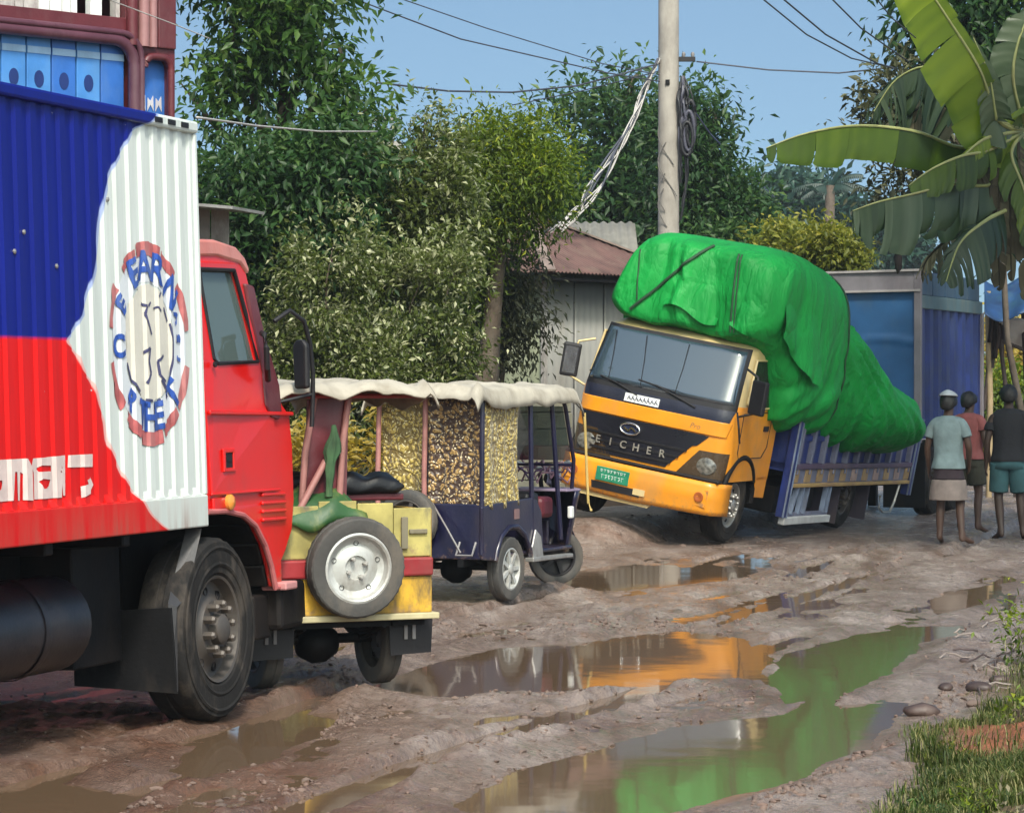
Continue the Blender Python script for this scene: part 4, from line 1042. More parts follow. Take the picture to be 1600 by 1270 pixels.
    can = canopy(fr_, -.72, 1.35, .56, 1.70, .04, seed=11, drop=.13)
    fr = MB()
    for y in (-W, W): fr.tube([(xr, y, 1.65), (1.15, y, 1.66)], .014, 6)
    for x in (xr + .03, .36, .82): fr.tube([(x, -W, 1.65), (x, W, 1.65)], .014, 6)
    fr.build('roof_frame', m_black, fr_)
    # benches
    for x0, x1 in ((-.42, -.05), (.42, .62)):
        s = MB(); s.span((x0, -.44, .70), (x1, .44, .86)); s.build('bench', m_blackcloth, fr_, bevel=.04)
    s = MB(); s.span((.98, -.30, .62), (1.22, .30, .80)); s.build('driver_seat', pm('dark_red_vinyl', (.10, .012, .02), .45), fr_, bevel=.04)
    # front: cowl, fork, bars, lamp, mudguard
    def cow(u, v):
        a = (u - .5) * math.pi
        r = .36 * (1 - .25 * v)
        return (1.40 + .42 * math.cos(a) * (1.0 - .2 * v), r * math.sin(a) * 1.15, .84 - .52 * v)
    c = MB(); c.grid(cow, 20, 8); c.build('front_cowl', m_navy, fr_, smooth=True, solid=.016)
    c = MB(); c.plate([(1.30, -.38), (1.55, -.40), (1.80, -.22), (1.86, 0), (1.80, .22), (1.55, .40), (1.30, .38)], (), 'z', .835, .855); c.build('dash_shelf', pm('purple_grey_shelf', (.22, .17, .25), .5, dirt=(.4, .35, .35)), fr_, bevel=.006)
    g = MB()
    def mg(u, v):
        a = R(20 + 140 * u); return (1.92 + .285 * math.cos(a), (v - .5) * .16, .245 + .285 * math.sin(a) * (1.0 + .1 * (1 - abs(2 * v - 1))))
    g.grid(mg, 18, 5); q = g.build('mudguard', m_navy, fr_, smooth=True, solid=.008)
    q = MB(); q.span((-.008, -.055, -.03), (.008, .055, .03)); q = q.build('reflector', m_white, fr_, bevel=.012); q.location = (1.80, -.16, .56); q.rotation_euler = (R(-15), R(20), R(-50))
    k = MB()
    for y in (-.075, .075): k.tube([(1.92, y, .25), (1.72, y * .8, .98)], .02, 8)
    k.build('fork', m_black, fr_, smooth=50)
    k = MB(); k.tube([(1.45, -.34, 1.06), (1.56, -.28, 1.09), (1.70, -.08, 1.02), (1.70, .08, 1.02), (1.56, .28, 1.09), (1.45, .34, 1.06)], .015, 8)
    k.tube([(1.44, -.37, 1.06), (1.50, -.28, 1.065)], .024, 8)
    k.build('handlebar', m_steel, fr_, smooth=50)
    for i in range(5):
        k = MB(); t0 = rnd.random() * 6
        k.tube([(1.60 + .14 * math.sin(t0 + j * .8) * .7, -.30 + .075 * j + .02 * math.sin(j * 2 + t0), .90 + .12 * math.sin(j * 1.1 + t0) ** 2 + .02 * i) for j in range(8)], .009, 6)
        k.build('cable', pm('purple_cable', (.11, .05, .12), .4) if i % 2 else pm('pink_cable', (.38, .22, .26), .4), fr_, smooth=60)
    k = MB(); k.lathe([(0.001, 1.76), (.05, 1.77), (.075, 1.83), (.078, 1.86), (.06, 1.875), (0.001, 1.88)], 20, c=(0, 0, .93), axis='x'); k.build('headlight', m_chrome, fr_, smooth=50)
    k = MB(); k.span((1.15, -W - .02, .62), (1.21, -W + .02, .72)); k.build('side_lamp', m_white, fr_, bevel=.01)
    k = MB(); k.tube([(1.72, -.36, 1.50), (1.73, -.375, 1.05), (1.755, -.38, .72), (1.735, -.42, .66), (1.70, -.43, .67)], .012, 6); k.build('side_stick', pm('bamboo_stick', (.5, .36, .12), .6), fr_, smooth=50)
    k = MB(); k.tube([(1.10, -.42, 1.64), (1.4, -.40, 1.60), (1.72, -.36, 1.50)], .006, 5); k.build('stick_cord', m_rubberseal, fr_)
far_rickshaw()
# ------------------------------------------------------------ leaning yellow truck
yt = thing('cargo_truck', 'yellow cabbed cargo truck with a blue slatted bed leaning sideways in the mud', 'truck', YT_M)
m_yp = pm('amber_cab_paint', srgb(228, 146, 28), .34, var=.08, dirt=(.34, .22, .10), damt=.45, dscale=2.2, coat=.3, bump=.05, splash=(.30, .80, 0, .17))
m_ypale = pm('faded_cream_paint', (0.58, 0.44, 0.20), .42, var=.12, dirt=(.42, .38, .28), damt=.4, coat=.2)
m_bblue = pm('blue_bed_paint', (0.012, 0.03, 0.17), .45, var=.3, dirt=(.05, .05, .09), damt=.5, dscale=4)
m_bpale = pm('pale_blue_edge_paint', (0.20, 0.25, 0.36), .5, var=.2, dirt=(.12, .11, .13), damt=.6, dscale=7)
m_bpost = pm('dusty_stake_paint', (0.17, 0.18, 0.26), .55, var=.25, dirt=(.10, .08, .09), damt=.6, dscale=9)
m_sqy = pm('dusty_yellow_block', (0.38, 0.25, 0.12), .6, var=.25, dirt=(.2, .14, .12), damt=.6)
m_sqp = pm('dusty_pink_block', (0.40, 0.28, 0.25), .6, var=.25, dirt=(.2, .14, .12), damt=.6)
YC = -.08
def cab_w(z): return .955 - .015 * max(0, (1.0 - z)) - .055 * max(0, (z - 1.35) / .95) ** 1.4
def cab_xf(z):
    if z < 1.42: return .66 - .05 * max(0, (z - .8)) ** 2
    return .64 - .36 * ((z - 1.42) / .85) ** 1.15
RC = .20
def Xf(y, z):
    w = cab_w(z); d = abs(y - YC); x = cab_xf(z)
    bow = .05 * (d / w) ** 2
    e = w - RC
    if d > e:
        t = min(1, (d - e) / RC); return x - bow - RC * (1 - math.sqrt(max(0, 1 - t * t)))
    return x - bow
def patch(mb, tl, tr, br, bl, off, nu=20, nv=8, mi=0, th=.012, curve=0.0):
    """sheet that follows the cab front between four (y, z) corners"""
    def at(u, v):
        a = [tl[i] + (tr[i] - tl[i]) * u for i in (0, 1)]; b = [bl[i] + (br[i] - bl[i]) * u for i in (0, 1)]
        return a[0] + (b[0] - a[0]) * v, a[1] + (b[1] - a[1]) * v
    vs = []
    for k in (0, 1):
        for j in range(nv + 1):
            for i in range(nu + 1):
                y, z = at(i / nu, j / nv)
                vs.append((Xf(y, z) + off - k * th, y, z))
    n1 = nu + 1; N = n1 * (nv + 1); fs = []
    for j in range(nv):
        for i in range(nu):
            q = (j * n1 + i, j * n1 + i + 1, (j + 1) * n1 + i + 1, (j + 1) * n1 + i)
            fs += [q, tuple(a + N for a in q[::-1])]
    ring = [i for i in range(n1)] + [j * n1 + nu for j in range(1, nv + 1)] + [nv * n1 + i for i in range(nu - 1, -1, -1)] + [j * n1 for j in range(nv - 1, 0, -1)]
    for a, b in zip(ring, ring[1:] + ring[:1]): fs.append((a, b, b + N, a + N))
    mb.add(vs, fs, mi)
    return mb
def yellow_cab():
    mb = MB(); zs = [.72, .8, .9, 1.0, 1.1, 1.2, 1.3, 1.38, 1.46, 1.555, 1.75, 1.9, 2.02, 2.15, 2.19, 2.235, 2.262, 2.275]
    rows = []
    for z in zs:
        w = cab_w(z); k = 0
        if z > 2.12: k = (z - 2.12) / .155; w -= .13 * k ** 2.2
        row = []
        ys = [YC + w * math.sin(t) if False else 0 for t in ()]
        n = 26
        for i in range(n + 1):
            y = YC - w + 2 * w * (.5 - .5 * math.cos(math.pi * i / n))
            d = abs(y - YC) / w * cab_w(z)
            x = Xf(YC + d, z) - .22 * k ** 2.2
            row.append((x, y, z))
        rows.append([(-.78, YC - w, z)] + [(-.4, YC - w, z)] + row + [(-.4, YC + w, z), (-.78, YC + w, z)])
    nv = len(rows[0]); vs = [p for r_ in rows for p in r_]; fs = []
    for j in range(len(rows) - 1):
        for i in range(nv - 1): fs.append((j * nv + i, j * nv + i + 1, (j + 1) * nv + i + 1, (j + 1) * nv + i))
        fs.append((j * nv + nv - 1, j * nv, (j + 1) * nv, (j + 1) * nv + nv - 1))
    fs.append(tuple((len(rows) - 1) * nv + i for i in range(nv)))
    def hole(f):
        c = [sum(vs[q][k] for q in f) / len(f) for k in range(3)]
        return 1.555 < c[2] < 2.15 and c[0] > .05 and abs(c[1] - YC) < cab_w(c[2]) - .09
    fs = [f for f in fs if not hole(f)]
    mb.add(vs, fs)
    # colour: cream roof and pillars over amber
    mb.m = [1 if sum(mb.v[i][2] for i in f) / len(f) > 1.62 else 0 for f in mb.f]
    cab = mb.build('cab', [m_yp, m_ypale], yt, smooth=45)
    w = MB(); patch(w, (-.945, 2.19), (.785, 2.19), (.745, 2.145), (-.905, 2.145), .010, 30, 2); patch(w, (-.945, 1.57), (.79, 1.57), (.835, 1.50), (-.99, 1.50), .010, 30, 2)
    patch(w, (-.945, 2.19), (-.855, 2.15), (-.885, 1.56), (-.99, 1.50), .011, 6, 12); patch(w, (.695, 2.15), (.785, 2.19), (.835, 1.50), (.73, 1.56), .011, 6, 12); w.build('windscreen_seal', m_rubberseal, cab, smooth=40)
    k = MB(); k.span((.10, -.90, 1.30), (.42, .74, 1.50)); k.build('dashboard', m_black, cab, bevel=.05)
    for y in (-.48, .32):
        k = MB(); k.span((-.62, y - .26, 1.2), (-.50, y + .26, 1.92)); k.span((-.60, y - .26, 1.12), (-.1, y + .26, 1.26)); k.build('seat', pm('dark_seat', (.035, .03, .03), .7), cab, bevel=.05)
    k = MB(); k.tube([(.10 + .08 * math.sin(t), -.48 + .21 * math.cos(t), 1.56 + .17 * math.sin(t)) for t in [i_ * math.pi / 10 for i_ in range(21)]], .016, 6); k.build('steering_wheel', m_rubberseal, cab)
    w = MB(); patch(w, (-.915, 2.155), (.755, 2.155), (.80, 1.56), (-.955, 1.56), .016, 30, 12, th=.005); w.build('windscreen', m_windscreen, cab, smooth=True)
    w = MB(); patch(w, (-.985, 1.50), (.83, 1.50), (.80, 1.36), (-.96, 1.36), .014, 30, 4); w.build('scuttle_panel', pm('navy_black_panel', (.012, .014, .03), .35, dirt=(.05, .05, .06)), cab, smooth=40)
    # wipers, dashboard clutter
    for y0, y1, z1 in ((-.30, -.80, 1.60), (.40, -.12, 1.62)):
        k = MB(); k.tube([(Xf(y0, 1.47) + .03, y0, 1.47), (Xf((y0 + y1) / 2, 1.56) + .035, (y0 + y1) / 2, 1.55), (Xf(y1, z1) + .026, y1, z1)], .010, 6); k.tube([(Xf(y1 - .22, z1 + .02) + .024, y1 - .22, z1 + .02), (Xf(y1 + .25, z1 - .03) + .024, y1 + .25, z1 - .035)], .009, 6); k.build('wiper', m_rubberseal, cab)
    for y0, y1 in ((-.42, -.30), (.10, .12), (-.80, -.70)):
        k = MB(); k.tube([(Xf(y0, 2.10) + .018, y0, 2.12), (Xf(y1, 1.85) + .018, (y0 + y1) / 2 + .01, 1.85), (Xf(y1, 1.58) + .018, y1, 1.58)], .005, 5); k.build('windscreen_line', m_rubberseal, cab)  # thin dark lines laid down the front of the windscreen
    k = MB()
    for i in range(7): k.box((.50 - .02 * i, .48 + .035 * i, 1.60 + .012 * (i % 3)), (.1, .09, .03), rot=(rnd.random(), rnd.random() * .5, rnd.random() * 3))
    k.build('crumpled_paper', m_white, cab)
    # bonnet ledge, grille, badge, letters
    k = MB(); patch(k, (-1.0, 1.365), (.83, 1.365), (.80, 1.20), (-.965, 1.20), .022, 30, 4, th=.04); k.build('bonnet_ledge', m_yp, cab, smooth=40, bevel=.008)
    k = MB(); patch(k, (-.965, 1.19), (.58, 1.19), (.18, .76), (-.74, .76), .012, 26, 8); patch(k, (.18, 1.189), (.62, 1.185), (.50, 1.06), (.20, 1.0), .010, 10, 4); k.build('grille', pm('gloss_black_grille', (.010, .010, .016), .3), cab, smooth=40)
    for z, a, b in ((.985, -.82, .40), (.90, -.80, .32), (.82, -.77, .24)):
        k = MB(); patch(k, (a, z + .012), (b, z + .012), (b, z - .012), (a, z - .012), .022, 22, 1); k.build('grille_bar', m_rubberseal, cab, smooth=40)
    k = MB()
    pts = [(Xf(-.30 + .115 * math.cos(t), 1.09) + .03, -.30 + .118 * math.cos(t), 1.09 + .062 * math.sin(t)) for t in [i * math.pi / 14 for i in range(28)]]
    k.tube(pts + [pts[0]], .012, 8); k.build('badge_ring', m_chrome, cab, smooth=60)
    k = MB(); k.add([(Xf(-.30, 1.09) + .022, -.30 + .11 * math.cos(t), 1.09 + .058 * math.sin(t)) for t in [i * math.pi / 12 for i in range(24)]], [tuple(range(24))]); k.build('badge_field', pm('badge_navy', (.02, .025, .06), .3), cab)
    k = MB(); x_ = Xf(-.30, 1.09) + .028; k.bar((x_, -.375, 1.10), (x_, -.31, 1.065), .012, .018); k.bar((x_, -.31, 1.065), (x_, -.285, 1.11), .012, .018); k.bar((x_, -.285, 1.11), (x_, -.225, 1.07), .012, .018); k.build('badge_mark', m_chrome, cab)
    for i, chh in enumerate('EICHER'):
        vs, fs = text_flat(chh, .118, bold=.0015); y0 = -.66 + i * .158; z0 = .905 - .002 * i
        k = MB(); k.add([(Xf(y0, z0) + .032, y0 + x, z0 + y) for x, y in vs], fs); k.build('grille_letter', pm('silver_letter', (.36, .34, .30), .35, metal=.4, dirt=(.1, .08, .06)), cab, solid=.01)
    vs, fs = text_flat('Pro', .085); k = MB(); k.add([(Xf(.45 + x, 1.27) + .026, .45 + x + .25 * y, 1.27 + y) for x, y in vs], fs); k.build('side_lettering', pm('brownish_print', (.35, .2, .08), .5), cab)
    # plaque under the windscreen
    k = MB(); patch(k, (-.44, 1.475), (-.02, 1.475), (-.02, 1.385), (-.44, 1.385), .03, 8, 1); q = k.build('name_plaque', m_white, cab)
    k = MB(); y = -.40
    for i in range(8):
        hh = .022 + .014 * ((i * 7) % 3) / 2
        k.bar((Xf(y, 1.43) + .033, y, 1.43 - hh), (Xf(y, 1.43) + .033, y + .018, 1.43 + hh), .004, .012, up=(1, 0, 0)); k.bar((Xf(y, 1.43) + .033, y + .018, 1.43 + hh * .3), (Xf(y, 1.43) + .033, y + .04, 1.43 - hh * .6), .004, .010, up=(1, 0, 0)); y += .047
    k.build('plaque_writing', pm('dark_blue_ink', (.02, .025, .08), .5), cab)
    # headlights
    for sg in (1, -1):
        def Y(v): return YC + sg * v
        k = MB()
        q_ = [(Y(.62), 1.02), (Y(.93), 1.03), (Y(.92), .73), (Y(.40), .735)] if sg > 0 else [(Y(.93), 1.03), (Y(.62), 1.02), (Y(.40), .735), (Y(.92), .73)]
        patch(k, *q_, .012, 12, 8); h = k.build('headlight', pm('smoked_housing', (.06, .035, .015), .25, coat=.5), cab, smooth=40)
        k = MB(); c_ = Vector((Xf(Y(.72), .86) + .02, Y(.72), .86))
        for r0, mm, nm in ((.10, m_chrome, 'reflector'),):
            k.lathe([(r0, -.03), (r0 * .95, -.006), (r0 * .7, .004), (r0 * .3, .008), (.001, .009)], 20, axis='x')
            g = k.build(nm, pm('headlamp_glass', (.26, .25, .22), .12, metal=.5, var=.6, scale=30), h, smooth=50); g.location = c_; g.scale = (1, 1.25, 1.0)
    # bumper
    def bump(u, v):
        y = YC - .99 + 1.98 * u; d = abs(u - .5) * 2
        x = .80 - .06 * d * d - (.25 * ((d - .86) / .14) ** 2 if d > .86 else 0)
        return (x - .05 * abs(v - .4), y, .70 - .38 * v + .03 * d * (v > .5))
    k = MB(); k.grid(bump, 40, 8); 
    b = k.build('bumper', m_yp, yt, smooth=True, solid=.05)
    k = MB(); k.span((.60, -1.0, .705), (.74, .86, .735)); k.build('bumper_top', m_rubberseal, b, bevel=.01)
    k = MB(); patch(k, (-.98, .335), (.15, .335), (.10, .28), (-.9, .28), .11, 20, 2, th=.05); k.build('lower_valance', m_ypale, b, smooth=40)
    k = MB(); patch(k, (-.60, .46), (.0, .46), (.0, .38), (-.58, .38), .155, 8, 1, th=.02); k.build('bumper_opening', m_rubberseal, b)
    k = MB(); k.span((.80, -.55, .475), (.825, -.15, .63)); pl = k.build('number_plate', pm('green_plate', (.012, .19, .10), .5, var=.25, scale=9, dirt=(.05, .22, .14), damt=.4), b, bevel=.006)
    k = MB()
    for row, z, hh in ((0, .59, .013), (1, .525, .020)):
        y = -.50 + .02 * row
        for i in range(8 - row): 
            k.bar((.828, y, z + hh), (.828, y + .028, z + hh), .003, .007); k.bar((.828, y + .006 + .012 * (i % 2), z + hh), (.828, y + .010 + .006 * (i % 3), z - hh), .003, .008)
            if i % 2 == row: k.bar((.828, y + .010, z - hh), (.828, y + .03, z + .2 * hh), .003, .007)
            y += .040
    k.build('plate_writing', pm('plate_white', (.5, .62, .55), .5), pl)
    k = MB(); k.span((.79, -.08, .40), (.82, .06, .47)); k.build('tow_label', m_ypale, b)
    for y in (.68, -.84):
        k = MB(); k.plate([(-.10, -.09), (.09, -.11), (.10, .09), (-.12, .08)], (), 'x', 0, .012); q = k.build('fog_lamp_frame', m_yp, b, bevel=.004); q.location = (.765, y, .53)
        k = MB(); k.lathe([(.055, 0), (.055, .016), (.04, .02), (.02, .012), (.001, .012)], 16, axis='x'); g = k.build('fog_lamp', pm('orange_fog', (.35, .09, .02), .3), q, smooth=50); g.location = (.012, 0, 0)
    # sides: doors, windows, arch, handle, mirrors
    for sg in (1, -1):
        def W(z, o=0.0): return YC + sg * (cab_w(z) + o)
        def fn(v, sg=sg): return (v[0], YC + sg * (cab_w(v[2]) + v[1]), v[2])
        win = [(.32, 1.60), (.18, 2.08), (-.50, 2.08), (-.50, 1.55), (.20, 1.52)]
        k = MB(); k.plate(win, (), 'y', .006, .014, fn=fn); k.build('door_window', m_glass if sg < 0 else glass_mat('dark_door_glass', (.03, .025, .025), 1.5, .2), cab)
        k = MB(); pts = [fn((x, .012, z)) for x, z in win]; k.tube(pts + [pts[0]], .014, 6); k.build('window_seal', m_ypale, cab)
        k = MB(); dp = [(.36, 1.48), (.36, 1.05), (.30, .98), (-.42, .98), (-.55, 1.1), (-.56, 1.50)]; pts = [fn((x, .004, z)) for x, z in dp]; k.tube(pts + [pts[0]], .006, 5); k.build('door_seam', m_rubberseal, cab)
        k = MB(); k.plate([(-.48, 1.28), (-.34, 1.28), (-.34, 1.34), (-.48, 1.34)], (), 'y', .0, .02, fn=fn); k.build('handle', m_rubberseal, cab, bevel=.006)
        a = MB(); a.tube([fn((.10 + .49 * math.cos(t), -.01, .50 + .49 * math.sin(t))) for t in [R(-5 + 10 * i) for i in range(20)]], .032, 8); a.build('wheel_arch', m_black, yt, smooth=60)
        a = MB(); a.plate([(-.78, .50), (-.45, .52), (-.40, .76), (-.78, .76)], (), 'y', -.06, .0, fn=fn); a.build('corner_panel', m_yp, cab, bevel=.01)
        m_ = MB(); m_.tube([fn((.42, .0, 1.98)), fn((.50, .16, 1.92)), fn((.50, .18, 1.80))], .014, 6); m_.tube([fn((.48, -.02, 1.45)), fn((.52, .16, 1.52)), fn((.50, .18, 1.60))], .014, 6); arm = m_.build('mirror_arm', m_rubberseal if sg > 0 else m_ypale, cab, smooth=60)
        m_ = MB(); m_.plate([(-.10, -.19), (.10, -.19), (.10, .19), (-.10, .19)], (), 'x', -.035, .03); q = m_.build('mirror', m_rubberseal, arm, bevel=.02); q.location = fn((.52, .20, 1.70)); q.rotation_euler = (0, 0, R(-18 * sg))
        if sg < 0:
            m_ = MB(); m_.plate([(-.07, -.15), (.07, -.15), (.07, .15), (-.07, .15)], (), 'x', .031, .034); g = m_.build('mirror_face', pm('mirror_glass', (.35, .36, .38), .08, metal=.9), q)
    k = MB(); k.tube([(Xf(.80, 1.5) + .02, .86, 1.50), (.66, .95, 1.35), (.60, .97, 1.18)], .012, 6); k.build('grab_handle', m_rubberseal, cab)
    # inside
    k = MB(); k.span((-.70, -.95, .80), (.45, .80, .95)); k.span((-.765, -.9, .95), (-.72, .75, 2.2)); k.build('cab_floor', m_black, cab)
    # roof rack boards and lamp bits under the load
    k = MB(); k.span((-.35, -.80, 2.283), (.12, .1, 2.31)); k.build('roof_mat', pm('dark_roof_mat', (.05, .035, .03), .8), cab)
    k = MB(); k.tube([(.05, .50, 2.26), (.06, .50, 2.36), (.02, .52, 2.42)], .02, 8); k.tube([(.05, .58, 2.26), (.06, .58, 2.34)], .02, 8); k.build('roof_clamp', m_steel, cab)
    # chassis, wheels
    ch = MB()
    for y in (-.50, .34): ch.span((-5.6, y - .04, .52), (.6, y + .04, .70))
    for x in (-5.4, -4.2, -3.0, -1.8, -.6): ch.span((x - .05, -.5, .56), (x + .05, .34, .66))
    ch.span((-.6, -.8, .5), (.5, .64, .80)); ch.tube([(.10, -.85, .44), (.10, .7, .44)], .05, 8); ch.tube([(-3.75, -.9, .44), (-3.75, .75, .44)], .07, 8); ch.lathe([(.001, -.2), (.17, -.1), (.19, 0), (.17, .1), (.001, .2)], 14, c=(-3.75, -.08, .44)); ch.tube([(.70, .45, .30), (.70, .62, .30)], .02, 6); ch.build('chassis', m_black, yt)
    make_wheel(yt, (.10, YC + .80, .44), .43, .23, .25, 'truck', m_steel, yaw=math.pi, n=48)
    make_wheel(yt, (.10, YC - .80, .44), .43, .23, .25, 'truck', m_steel, n=48)
    for y, yw in ((.76, math.pi), (.50, math.pi), (-.92, 0), (-.66, 0)): make_wheel(yt, (-3.75, y, .44), .43, .22, .25, 'truck', m_darksteel, yaw=yw, n=40)
yellow_cab()
def bed():
    before = set(sc.objects)
    YR, YL_ = 1.02, -1.16
    X0, X1 = -1.05, -5.75
    k = MB(); k.span((X1, YL_, .84), (X0, YR - .06, .92)); k.build('bed_floor', m_bblue, yt)
    k = MB(); k.span((X0 - .04, YL_, .82), (X0, YR - .02, 2.0)); k.span((X1, YL_, .82), (X1 + .04, YR - .02, 1.35)); k.span((X1, YL_ - .02, .82), (X0, YL_ + .03, 1.35)); k.build('bed_wall', m_bblue, yt)
    k = MB(); k.span((X1 + .04, YR - .05, .90), (X0 - .04, YR - .03, 1.46)); sp = k.build('side_wall', m_bblue, yt)
    # corner posts, with a pale worn edge
    for x in (X0, X1):
        k = MB(); k.bar((x, YR, .30 if x == X0 else .5), (x, YR, 1.50), .11, .09, up=(1, 0, 0)); k.build('corner_post', m_bblue, yt, bevel=.012)
        k = MB(); k.bar((x - .055, YR + .048, .30 if x == X0 else .5), (x - .055, YR + .048, 1.50), .03, .012, up=(1, 0, 0)); k.bar((x + .05, YR + .048, .30 if x == X0 else .5), (x + .05, YR + .048, 1.50), .02, .012, up=(1, 0, 0)); k.build('post_edge', m_bpale, yt)
    k = MB(); k.span((X1, YR - .02, .865), (X0 - .06, YR + .045, .925)); k.build('side_rail', pm('purplish_rail', (.09, .06, .11), .5, dirt=(.16, .11, .1), damt=.5), yt, bevel=.008)
    k = MB(); k.span((X1, YR - .02, .650), (X0 - .06, YR + .05, .692)); k.build('lower_rail', pm('worn_yellow_rail', (.42, .27, .10), .55, dirt=(.28, .15, .12), damt=.6), yt, bevel=.008)
    k = MB(); k.span((X1, YR - .02, .692), (X0 - .06, YR + .01, .865)); k.build('side_board', m_bpost, yt)
    n = 11; base = None
    for i in range(n):
        x = X0 - .22 - (abs(X1 - X0) - .36) * i / (n - 1)
        k = MB(); k.span((-.03, -.04, .925), (.03, .045, 1.47)); k.bar((0, .02, .93), (.0, .03, .80), .045, .03, up=(1, 0, 0))
        q = k.build('stake', m_bpost, yt, bevel=.006); q.location = (x, YR - .01, 0)
        k = MB(); k.span((x - .105, YR + .008, .705), (x + .105, YR + .022, .853)); k.build('painted_block', m_sqy if i % 2 == 0 or i < 4 else m_sqp, yt, bevel=.004)
    k = MB(); k.span((X1, YR - .035, 1.19), (X0 - .05, YR + .0, 1.25)); k.build('middle_rail', m_bblue, yt)
    # low step frame in front of the rear wheels
    k = MB(); k.span((-2.72, YR - .03, .215), (X0 - .03, YR + .05, .30)); k.build('step_rail', pm('whitish_step', (.55, .55, .55), .5, dirt=(.3, .25, .22), damt=.5), yt, bevel=.008)
    k = MB(); k.span((-2.72, YR - .03, .30), (X0 - .05, YR + .0, .345)); k.build('step_board', m_bpost, yt)
    for x, dx in ((-1.35, .10), (-1.62, .02), (-1.80, .02), (-2.50, .0), (-2.62, .0)):
        k = MB(); k.bar((x, YR, .33), (x - dx, YR, .66), .06, .035, up=(1, 0, 0)); k.build('step_slat', m_bpale, yt)
    k = MB(); k.span((-2.6, .30, .30), (-1.2, .85, .62)); k.build('tool_box', m_black, yt, bevel=.02)
    for x in (-3.2, -4.35):
        k = MB(); k.plate([(.40, .12), (.98, .12), (.98, .56), (.40, .56)], (), 'x', x, x + .012); k.build('mud_flap', pm('worn_flap', (.05, .04, .06), .7, dirt=(.14, .1, .08)), yt)
    k = MB(); k.tube([(-4.7, YR, .50), (-4.75, YR, .34), (-4.95, YR, .28), (-5.25, YR, .28), (-5.35, YR, .40), (-5.45, YR, .66)], .016, 6); k.build('hanging_chain', m_steel, yt)
    Rm = Matrix.Translation((-1.1, 0, .8)) @ Matrix.Rotation(R(-1.15), 4, 'Y') @ Matrix.Translation((1.1, 0, -.8))
    for o in set(sc.objects) - before:
        if o.name.split('.')[0] not in ('mud_flap', 'tool_box'): o.matrix_local = Rm @ Matrix.Translation(o.location)
bed()

# ------------------------------------------------------------ tarpaulin load
m_tarp = None
def tarp_mat():
    m = bpy.data.materials.new('green_tarpaulin'); m.use_nodes = True
    n, l = m.node_tree.nodes, m.node_tree.links; b = n['Principled BSDF']
    tc = n.new('ShaderNodeTexCoord')
    t = n.new('ShaderNodeTexNoise'); t.inputs['Scale'].default_value = 2.0; t.inputs['Detail'].default_value = 6; l.new(tc.outputs['Object'], t.inputs['Vector'])
    mr = n.new('ShaderNodeMapRange'); mr.inputs[1].default_value = .3; mr.inputs[2].default_value = .7; mr.inputs[3].default_value = .8; mr.inputs[4].default_value = 1.15; l.new(t.outputs[0], mr.inputs[0])
    vm = n.new('ShaderNodeVectorMath'); vm.operation = 'SCALE'; vm.inputs[0].default_value = (0.006, 0.27, 0.045); l.new(mr.outputs[0], vm.inputs['Scale'])
    l.new(vm.outputs[0], b.inputs['Base Color']); b.inputs['Roughness'].default_value = .55; b.inputs['Specular IOR Level'].default_value = .28
    b.inputs['Sheen Weight'].default_value = 0.0
    w = n.new('ShaderNodeTexNoise'); w.inputs['Scale'].default_value = 7; w.inputs['Detail'].default_value = 5; w.inputs['Distortion'].default_value = 1.2
    mp = n.new('ShaderNodeMapping'); mp.inputs['Scale'].default_value = (1, 1, .35); l.new(tc.outputs['Object'], mp.inputs[0]); l.new(mp.outputs[0], w.inputs['Vector'])
    bp = n.new('ShaderNodeBump'); bp.inputs['Strength'].default_value = .28; bp.inputs['Distance'].default_value = .04; sb = n.new('ShaderNodeMath'); sb.operation = 'SUBTRACT'; sb.inputs[1].default_value = .5; l.new(w.outputs[0], sb.inputs[0])
    ab = n.new('ShaderNodeMath'); ab.operation = 'ABSOLUTE'; l.new(sb.outputs[0], ab.inputs[0]); pw = n.new('ShaderNodeMath'); pw.operation = 'POWER'; pw.inputs[1].default_value = .6; l.new(ab.outputs[0], pw.inputs[0])
    w2 = n.new('ShaderNodeTexNoise'); w2.inputs['Scale'].default_value = 3.2; w2.inputs['Detail'].default_value = 3; w2.inputs['Distortion'].default_value = .6
    mp2 = n.new('ShaderNodeMapping'); mp2.inputs['Scale'].default_value = (1, 1.3, .5); mp2.inputs['Rotation'].default_value = (0, R(28), 0); l.new(tc.outputs['Object'], mp2.inputs[0]); l.new(mp2.outputs[0], w2.inputs['Vector'])
    s2 = n.new('ShaderNodeMath'); s2.operation = 'SUBTRACT'; s2.inputs[1].default_value = .5; l.new(w2.outputs[0], s2.inputs[0]); a2 = n.new('ShaderNodeMath'); a2.operation = 'ABSOLUTE'; l.new(s2.outputs[0], a2.inputs[0])
    b2 = n.new('ShaderNodeBump'); b2.inputs['Strength'].default_value = .5; b2.inputs['Distance'].default_value = .16; l.new(a2.outputs[0], b2.inputs['Height'])
    l.new(b2.outputs[0], bp.inputs['Normal'])
    l.new(pw.outputs[0], bp.inputs['Height']); l.new(bp.outputs[0], b.inputs['Normal'])
    return m
m_tarp = tarp_mat()
